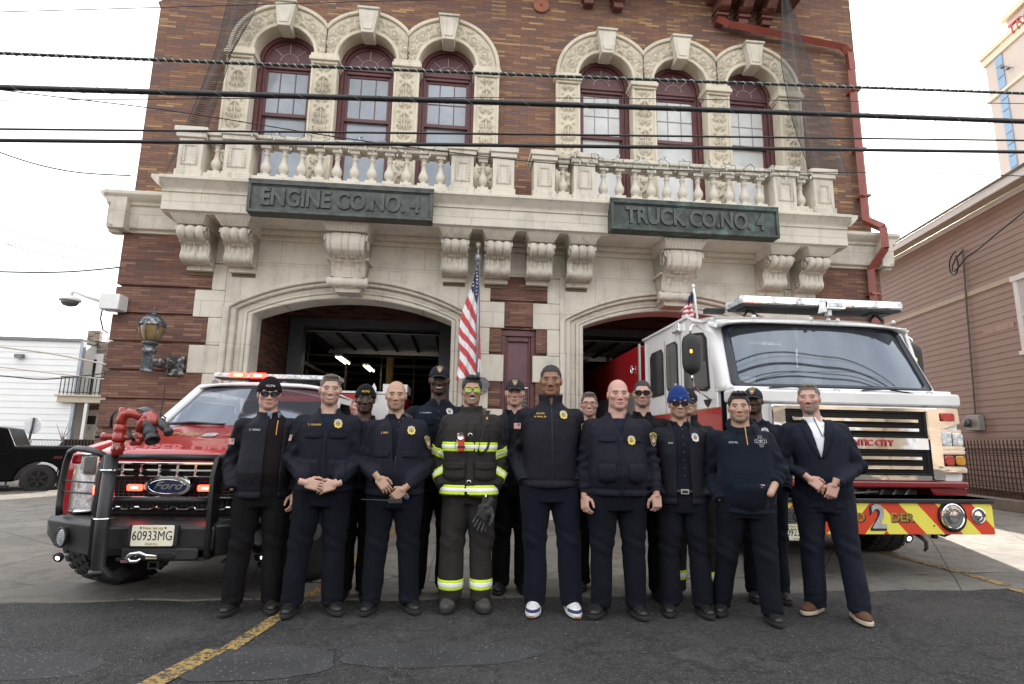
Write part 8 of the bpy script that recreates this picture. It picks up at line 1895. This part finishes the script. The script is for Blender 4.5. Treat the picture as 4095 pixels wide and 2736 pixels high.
        for sd in (-1,1):
            S_,E_,Wr,_=J[sd]
            for (p_,q_,f_) in ((S_,E_,.74),(E_,Wr,.62)):
                a_=p_.lerp(q_,f_); ax2=(q_-p_).normalized(); band(a_.z,.037,(a_,ax2,sd),.006,K_lime,'reflective_band',v.D); band(a_.z,.017,(a_,ax2,sd),.0088,K_silv,'silver_stripe',v.D)
    if (extra or {}).get('belt'):
        b=MB(); b.smooth=True; z_=.530*h; b.tube([(math.cos(a)*(.092*W+.012),math.sin(a)*(.074*W+bel*.4+.012)-bel*.3,z_) for a in np.linspace(0,2*PI,40,endpoint=False)],.015,6,closed=True); o=b.build('belt',K_leather,None); o.parent=P; b=MB(); yb=-(.074*W+bel*.7+.030); b.rbox(-.032,.032,yb-.003,yb,z_-.019,z_+.019,r=.005); q=b.build('belt_buckle',M_alu,None); q.parent=o; b=MB(); b.rbox(-.02,.024,yb-.005,yb-.003,z_-.011,z_+.011,r=.003); q2=b.build('buckle_tongue',K_leather,None); q2.parent=o
    return P,J,bv,HM,hit,up
# ------------------------------------------------------------------ the group
gy,gw=K_goldthr,K_whthr
person(1,-1.50,4.86,1.78,'man in a dark red ACFD knit hat and wraparound sunglasses at the truck bumper',skin='pink',w=1.05,belly=.03,arms=('pocket','side'),hair=('none','brown'),hat=('beanie',K_maroon,'ACFD',gw),glasses='sunblue',outfit='open',jx=-.02,head=(4,0,4),feet=(.15,.13),seed=1,neck=1.1,hs=1.02,trou=K_black,
  extra=dict(under=K_maroon,opening=[(.4,.055),(1.3,.062),(1.5,.05),(1.65,.06)],ocx=.075,ins=[('flag',-1),('name','C. REALE',-.085,.765,gw,.022)]))
person(2,-1.02,4.80,1.825,'smiling man with short greying hair, T. CULLENY jacket and hands clasped in front',skin='light',w=1.08,arms=('clasp','clasp'),hair=('short','grey'),smile=1,outfit='duty',beard='stubble',head=(2,0,2),feet=(.17,.12),toe=(6,22),seed=2,
  extra=dict(ins=[('flag',-1),('gold',.085,.778),('name','T. CULLENY',-.085,.772,gy,.020)]))
person(3,-1.22,7.35,1.80,'smiling man leaning in the red truck side window',skin='pink',arms=('pocket','pocket'),hair=('buzz','brown'),smile=1,outfit='shirt',legs=False,head=(0,8,14),z0=.02,seed=9,hs=1.0)
person(4,-.80,5.22,1.775,'dark-skinned man in a black ACFD knit hat peering between two men',skin='dark',arms=('pocket','pocket'),hair=('none','black'),hat=('beanie',K_knitB,'ACFD',gy,.024),outfit='duty',beard='stubble',head=(0,0,0),seed=4,shoe='shoe',feet=(.09,.09),trou=K_black,extra=dict(mat=K_black,tee=1))
P5=person(5,-.46,4.83,1.79,'bald man in a J. BIRD jacket holding his wrist and a radio',skin='olive',w=1.10,belly=.015,arms=('claspu','claspl'),hair=('fringe','black'),outfit='bomber',beard='stubble',smile=.4,head=(2,0,0),feet=(.14,.15),toe=(12,20),seed=5,jx=-.03,
  extra=dict(ins=[('gold',.105,.770),('patch',1,.38),('name','J. BIRD',-.09,.758,gy,.021)]))
person(6,-.15,5.27,1.985,'tall smiling dark-skinned man in a navy cap with arms round two neighbours',skin='deep',w=1.12,arms=(((-.40,-.10,1.42),(-.30,-.225,1.515),(.25,-.75,-.6),(-.35,-.5,.8),.75,(1,0,0)),((.40,-.06,1.44),(.40,-.25,1.53),(-.05,-.8,-.6),(.1,-.5,.85),.7,(-1,0,0))),hair=('buzz','black'),hat=('cap',K_capN),smile=1,outfit='shirt',head=(3,0,0),seed=6,feet=(.14,.12),hs=.98,trou=K_black,
  extra=dict(ins=[('silver',.095,.785,.032),('name','S. COLEMAN',-.10,.778,gw,.018)]))
P7=person(7,.14,4.86,1.85,'firefighter in charcoal turnout gear with lime reflective bands and mirrored sunglasses',skin='tan',w=1.0,arms=('pocket','pocket'),hair=('quiff','black'),glasses='mirror',beard='mustache',smile=1,outfit='turnout',head=(2,0,3),feet=(.13,.12),shoe='boot',trou=K_turn,seed=7,hs=.98)
person(8,.56,5.36,1.89,'young man in a grey patch cap between the firefighter and the tallest jacketed man',skin='pink',w=1.0,arms=('pocket','pocket'),hair=('short','black'),hat=('cap',K_capG),outfit='open',seed=8,trou=K_black,extra=dict(under=K_shirt))
person(9,.80,4.74,1.95,'tall man with close black hair, MAYOR jacket and white sneakers',skin='mid',w=1.12,belly=.01,arms=('pocket','pocket'),hair=('neat','black'),smile=.5,outfit='jacket',beard='thin',head=(2,0,-2),feet=(.12,.17),toe=(8,6),shoe='sneaker',seed=10,neck=1.12,hs=1.0,trou=cloth('navy_sweatpants',(.0048,.0062,.0135),.95,.03),
  extra=dict(ins=[('flag',-1,.28),('patch',1,.34),('gold',.088,.782),('name','MAYOR',-.085,.786,gy,.020),('name','M. SMALL SR.',-.085,.773,gy,.018)]))
person(10,1.29,5.42,1.79,'smiling man in rectangular glasses behind the MAYOR jacket shoulder',skin='pink',arms=('pocket','pocket'),hair=('short','grey'),glasses='clear',smile=1,outfit='shirt',seed=11,feet=(.08,.10),trou=K_black,extra=dict(mat=K_black),hs=.95)
person(11,1.33,4.64,1.835,'broad bald man in a heavy navy jacket with a gold badge and hands hanging',skin='pink',w=1.20,belly=.035,arms=('side','sidef'),hair=('none','brown'),outfit='duty',head=(0,0,4),yaw=4,feet=(.14,.13),toe=(28,10),seed=12,neck=1.15,hs=1.03,smile=.3,jx=.02,
  extra=dict(ins=[('gold',.075,.725,.034),('patch',1,.32)]))
person(12,1.72,5.12,1.885,'young man with short black hair and dark sunglasses behind the bald man',skin='light',w=1.0,arms=('pocket','pocket'),hair=('neat','black'),glasses='sun',smile=.8,beard='stubble',outfit='open',seed=13,head=(0,0,0),trou=K_black,hs=.95,extra=dict(under=K_black,mat=K_black))
person(13,1.88,4.66,1.765,'man in a royal blue fleece hat and black sunglasses, jacket open over a belt',skin='olive',w=1.0,arms=('pocket','pocket'),hair=('none','grey'),hat=('beanie',K_blue,'tag',gw,.018,.012),glasses='sun',beard='stubble',outfit='open',head=(2,0,6),feet=(.12,.13),toe=(10,10),seed=14,
  extra=dict(under=K_shirt,belt=1,ins=[('silver',.105,.772,.034),('patch',1,.32),('name','TLER',-.10,.745,gw,.019)]))
person(14,2.15,5.12,1.81,'man in a navy patch knit hat, sunglasses and reflective turnout trousers',skin='light',w=1.0,arms=('pocket','pocket'),hair=('none','brown'),hat=('beanie',K_capN,'patch',gw,.024),glasses='sun',smile=.8,outfit='jacket',trou=K_turn,seed=15,head=(-2,0,4),hs=.95,feet=(.15,.15))
P15=person(15,2.34,4.48,1.735,'dark-haired man in a navy hooded sweatshirt, one bare forearm in the pouch pocket',skin='olive',w=1.12,belly=.03,arms=('pocket','pouch'),hair=('quiff','black'),outfit='hoodie',beard='stubble',head=(-2,0,0),feet=(.20,.13),toe=(14,4),fy=(.14,-.03),seed=16,neck=1.15,hs=1.04,jx=-.02,
  extra=dict(ins=[('name','DOVAL',-.095,.765,gw,.021)]))
person(16,2.77,5.02,1.835,'dark-skinned man in a grey cap behind the hooded sweatshirt',skin='dark',w=1.05,arms=('pocket','pocket'),hair=('buzz','black'),hat=('cap',K_capG),beard='mustache',outfit='shirt',seed=17,head=(0,0,-6),extra=dict(ins=[('patch',1,.30),('silver',.03,.78)]),hs=.95,jx=-.03)
P17=person(17,3.04,4.54,1.835,'grey-bearded man in a navy suit and brown shoes, rightmost of the group',skin='pink',w=1.10,belly=.015,arms=('suitA','suitB'),hair=('short','salt'),beard='goatee',outfit='suit',head=(0,0,-2),yaw=-4,feet=(.11,.17),toe=(34,6),fy=(.05,-.06),shoe='suede',seed=18,smile=.3,trou=K_suit,extra=dict(under=K_white),jx=-.06)
# ------------------------------------------------------------------ things carried
def at(Pt,l): return Pt.location+Matrix.Rotation(Pt.rotation_euler[2],3,'Z')@Vector(l)
p,J,bvx,HM7,hit7,up7=P7; o7=p.location
t=empty('radio_microphone',o7+Vector((.13,-.16,1.50)),'black shoulder microphone with coiled lead on the turnout coat','radio'); h1=hit7(.118,.800*1.85)[0]+o7
b=MB(); b.rbox(h1.x-.028,h1.x+.028,h1.y-.035,h1.y,h1.z-.055,h1.z+.045,r=.01); b.rbox(h1.x+.0,h1.x+.03,h1.y-.03,h1.y,h1.z+.045,h1.z+.075,r=.006); b.build('microphone',M_trim,t); b=MB(); b.box(h1.x-.0,h1.x+.015,h1.y-.037,h1.y-.034,h1.z,h1.z+.02); b.build('warning_label',K_goldthr,t)
b=MB(); pts=[]
K0=[(.10,.755),(.07,.70),(.06,.665),(.075,.650),(.10,.655),(.135,.675),(.145,.70),(.15,.725)]
path=[]; 
for i in range(len(K0)-1):
    for f in np.linspace(0,1,22,endpoint=False):
        px=K0[i][0]+(K0[i+1][0]-K0[i][0])*f; pz=(K0[i][1]+(K0[i+1][1]-K0[i][1])*f)*1.85; hh=hit7(px,pz); path.append((hh[0] if hh else Vector((px,-.2,pz)))+o7+Vector((0,-.016,0)))
for i,q in enumerate(path): a=i*1.9; am=.009 if i>40 else .0; pts.append(q+Vector((am*math.cos(a),0,am*math.sin(a))))
b.tube(pts,.0035,4,caps=False); b.build('coiled_lead',M_trim,t)
t=empty('flashlight',o7+Vector((-.09,-.17,1.32)),'red right-angle flashlight clipped to the turnout coat','flashlight'); h1=hit7(-.078,.700*1.85)[0]+o7
b=MB(); b.rbox(h1.x-.024,h1.x+.024,h1.y-.045,h1.y,h1.z-.075,h1.z+.055,r=.012); b.build('housing',mat('safety_red_plastic',(.55,.04,.025),.4,coat=.3),t,smooth='auto'); b=MB(); b.lathe([(.028,0),(.031,-.012),(.026,-.020),(.01,-.016)],18,Matrix.Translation((h1.x-.008,h1.y-.044,h1.z+.045)),axis='y'); b.build('lens',M_chrome,t,smooth='auto'); b=MB(); b.box(h1.x-.030,h1.x+.030,h1.y-.049,h1.y,h1.z-.045,h1.z-.03); b.build('strap',K_leather,t); b=MB(); b.tube([(h1.x-.03,h1.y-.03,h1.z+.02),(h1.x-.05,h1.y-.03,h1.z-.02),(h1.x-.045,h1.y-.03,h1.z-.06)],.005,5); b.build('clip',M_chrome,t)
for z_ in (.735,.535):
    b=MB(); hh=hit7(-.005,z_*1.85)[0]; b.tube([hh+Vector((.016*math.cos(a),-.008,.016*math.sin(a)-.01)) for a in np.linspace(0,2*PI,14,endpoint=False)],.003,5,closed=True); o=b.build('d_ring',M_chrome,None); o.parent=up7
# gloves hanging from the coat
t=empty('work_gloves',o7+Vector((.14,-.18,.7)),'pair of black firefighting gloves clipped below the turnout coat','gloves')
K_glv=mat('black_glove_leather',(.018,.018,.018),.6,var=.3,vs=20,bmp=.002)
for k,(dx,dz,rot) in enumerate(((.12,.80,12),(.15,.80,30))):
    Mh=Matrix.Translation(o7+Vector((dx,-.19-.02*k,dz)))@Matrix.Rotation(R(rot),4,'Y')@Matrix(((1,0,0,0),(0,0,1,0),(0,-1,0,0),(0,0,0,1)))@Matrix.Scale(1.25,4); Vh,Qh=hand(Mh,.15,.6,1.0,.2,.0045); o=vobj('glove',Vh-np.array(t.location),Qh,K_glv,t)
b=MB(); c0=o7+Vector((.10,-.215,.78)); b.tube([c0+Vector(q) for q in ((-.03,0,-.04),(.0,-.006,.0),(.045,-.004,.02),(.05,0,-.06),(.03,0,-.075))],.0028,5); b.build('piping',M_fw,t); b=MB(); b.tube([o7+Vector((.13,-.17,.90)),o7+Vector((.13,-.19,.86)),o7+Vector((.13,-.2,.82))],.008,6); b.box(*(o7.x+.15,o7.x+.175),*(o7.y-.20,o7.y-.185),.76,.86); b.build('clip',M_chrome,t)
# hand radio and keys of the bald man
p,J,bvx,HM5,hit5,up5=P5; w5=p.location+J[1][2]
t=empty('hand_radio',w5+Vector((-.05,-.04,-.03)),'black hand radio with long antenna held by the man in the J. BIRD jacket','radio'); c0=w5+Vector((-.075,-.075,-.085))
b=MB(); b.rbox(c0.x-.02,c0.x+.085,c0.y+.02,c0.y+.045,c0.z-.016,c0.z+.018,r=.006); b.build('body',M_trim,t); b=MB(); b.tube([(c0.x-.02,c0.y+.03,c0.z+.005),(c0.x-.22,c0.y+.03,c0.z+.012)],[.005,.003],6); b.build('antenna',M_trim,t)
h1=p.location+Vector((.10,-.15,.93)); t=empty('key_ring',h1,'bunch of keys on a clip at the belt beside the radio','keys'); b=MB()
b.tube([h1+Vector((.012*math.cos(a),-.02,.012*math.sin(a))) for a in np.linspace(0,2*PI,14,endpoint=False)],.0025,5,closed=True); b.tube([h1+Vector((0,-.02,.012)),h1+Vector((0,-.015,.045))],.004,5); b.build('ring',M_chrome,t)
for k in range(4):
    b=MB(); Mk=Matrix.Translation(h1+Vector((0,-.022,-.012)))@Matrix.Rotation(R(-25+17*k),4,'Y'); b.box(-.008,.008,-.0015,.0015,-.03,-.005,Mk); b.box(-.0035,.0035,-.001,.001,-.06,-.03,Mk); b.build('key',M_alu if k%2 else K_goldthr,t)
b=MB(); b.ell(h1+Vector((.01,-.028,-.07)),(.016,.004,.016),12,8); b.build('fob',mat('blue_fob',(.05,.10,.35),.4),t)
# hoodie details and suit watch
p,J,bvx,HM15,hit15,up15=P15; hh=hit15(.075,.575*1.735)
b=MB(); b.box(-.018,.018,-.018,.018,0,.003,frameM(hh[0],hh[1])); o=b.build('square_label',M_fw,None); o.parent=up15
b=MB(); Mq=frameM(hh[0]+hh[1]*.003,hh[1])
b.tube([Mq@Vector((.009*math.cos(R(a)),.004+.009*math.sin(R(a)),.001)) for a in range(50,330,20)],.0022,5); o2=b.build('label_mark',mat('orange_mark',(.7,.25,.04),.6),None); o2.parent=o
hh=hit15(.10,.772*1.735,off=.004); Mq=frameM(hh[0],hh[1]); b=MB(); b.tube([Mq@Vector((.030*math.cos(a),.030*math.sin(a),.001)) for a in np.linspace(0,2*PI,28,endpoint=False)],.0016,4,closed=True)
for k in range(4):
    a=R(90*k); 
    for e_ in (-.3,.3): b.tube([Mq@Vector((.03*math.cos(a+e_*1.2),.03*math.sin(a+e_*1.2),.001)),Mq@Vector((.046*math.cos(a+e_),.046*math.sin(a+e_),.001))],.0016,4)
    b.tube([Mq@Vector((.046*math.cos(a+q_),.046*math.sin(a+q_),.001)) for q_ in (-.3,0,.3)],.0016,4)
for k in range(3): a=R(60*k+30); b.tube([Mq@Vector((-.022*math.cos(a),-.022*math.sin(a),.001)),Mq@Vector((.022*math.cos(a),.022*math.sin(a),.001))],.0025,4)
o=b.build('chest_emblem',gw,None); o.parent=up15
p,J,bvx,HM17,hit17,up17=P17; S_,E_,Wr,_=J[1]; ax=(Wr-E_).normalized(); b=MB(); T=frameM(Wr-ax*.0,ax); b.smooth=True; b.lathe([(.030,-.010),(.033,0),(.030,.010)],20,T); b.smooth=False; o=b.build('wristwatch',M_trim,None); o.parent=p

# ------------------------------------------------------------------ camera, light, world
cam=bpy.data.cameras.new('camera'); co=bpy.data.objects.new('camera',cam); COL.objects.link(co); scene.camera=co
cam.sensor_width=36; cam.lens=1304/2347*36; cam.clip_end=3000; cam.clip_start=.05
yaw,pit,rol=R(5.6),R(10),R(1.0)
f=Vector((math.sin(yaw)*math.cos(pit),math.cos(yaw)*math.cos(pit),math.sin(pit))); r0=Vector((math.cos(yaw),-math.sin(yaw),0)); u0=r0.cross(f)
r_=r0*math.cos(rol)+u0*math.sin(rol); u_=-r0*math.sin(rol)+u0*math.cos(rol)
Mx=Matrix((r_,u_,-f)).transposed().to_4x4(); Mx.translation=Vector((0,0,1.3)); co.matrix_world=Mx
az=math.atan2(1.06,2.21); el=R(33)
sd=Vector((math.sin(az)*math.cos(el),math.cos(az)*math.cos(el),math.sin(el)))
sun=bpy.data.lights.new('sun','SUN'); sun.energy=4.2; sun.angle=R(.5); sun.color=(1,.93,.84)
so=bpy.data.objects.new('sun',sun); COL.objects.link(so); so.rotation_euler=sd.to_track_quat('Z','Y').to_euler()
w=bpy.data.worlds.new('World'); scene.world=w; w.use_nodes=True; nt=w.node_tree; bg=nt.nodes['Background']
sk=N(nt,'ShaderNodeTexSky'); sk.sky_type='NISHITA'; sk.sun_disc=False; sk.sun_elevation=el; sk.sun_rotation=az; sk.air_density=1.2; sk.dust_density=3.0; sk.ozone_density=1.0
tc=N(nt,'ShaderNodeTexCoord'); cn=N(nt,'ShaderNodeTexNoise'); cn.inputs['Scale'].default_value=2.4; cn.inputs['Detail'].default_value=7; cn.inputs['Roughness'].default_value=.6
mp=N(nt,'ShaderNodeMapping'); mp.inputs['Scale'].default_value=(1,1,2.2); L(nt,tc.outputs['Generated'],mp.inputs[0]); L(nt,mp.outputs[0],cn.inputs['Vector'])
cf=ramp(nt,cn.outputs['Fac'],[(.30,(.45,.45,.45)),(.60,(.97,.97,.97))])
c=mixc(nt,cf,sk.outputs[0],SKYW); L(nt,c,bg.inputs['Color']); bg.inputs['Strength'].default_value=.1
scene.view_settings.view_transform='Standard'; scene.view_settings.look='None'; scene.view_settings.exposure=EXPO; scene.view_settings.gamma=1
try:
    scene.cycles.use_denoising=True; scene.cycles.max_bounces=6; scene.cycles.diffuse_bounces=3; scene.cycles.glossy_bounces=3; scene.cycles.transmission_bounces=4; scene.cycles.transparent_max_bounces=8
    scene.cycles.sample_clamp_indirect=6
except Exception: pass
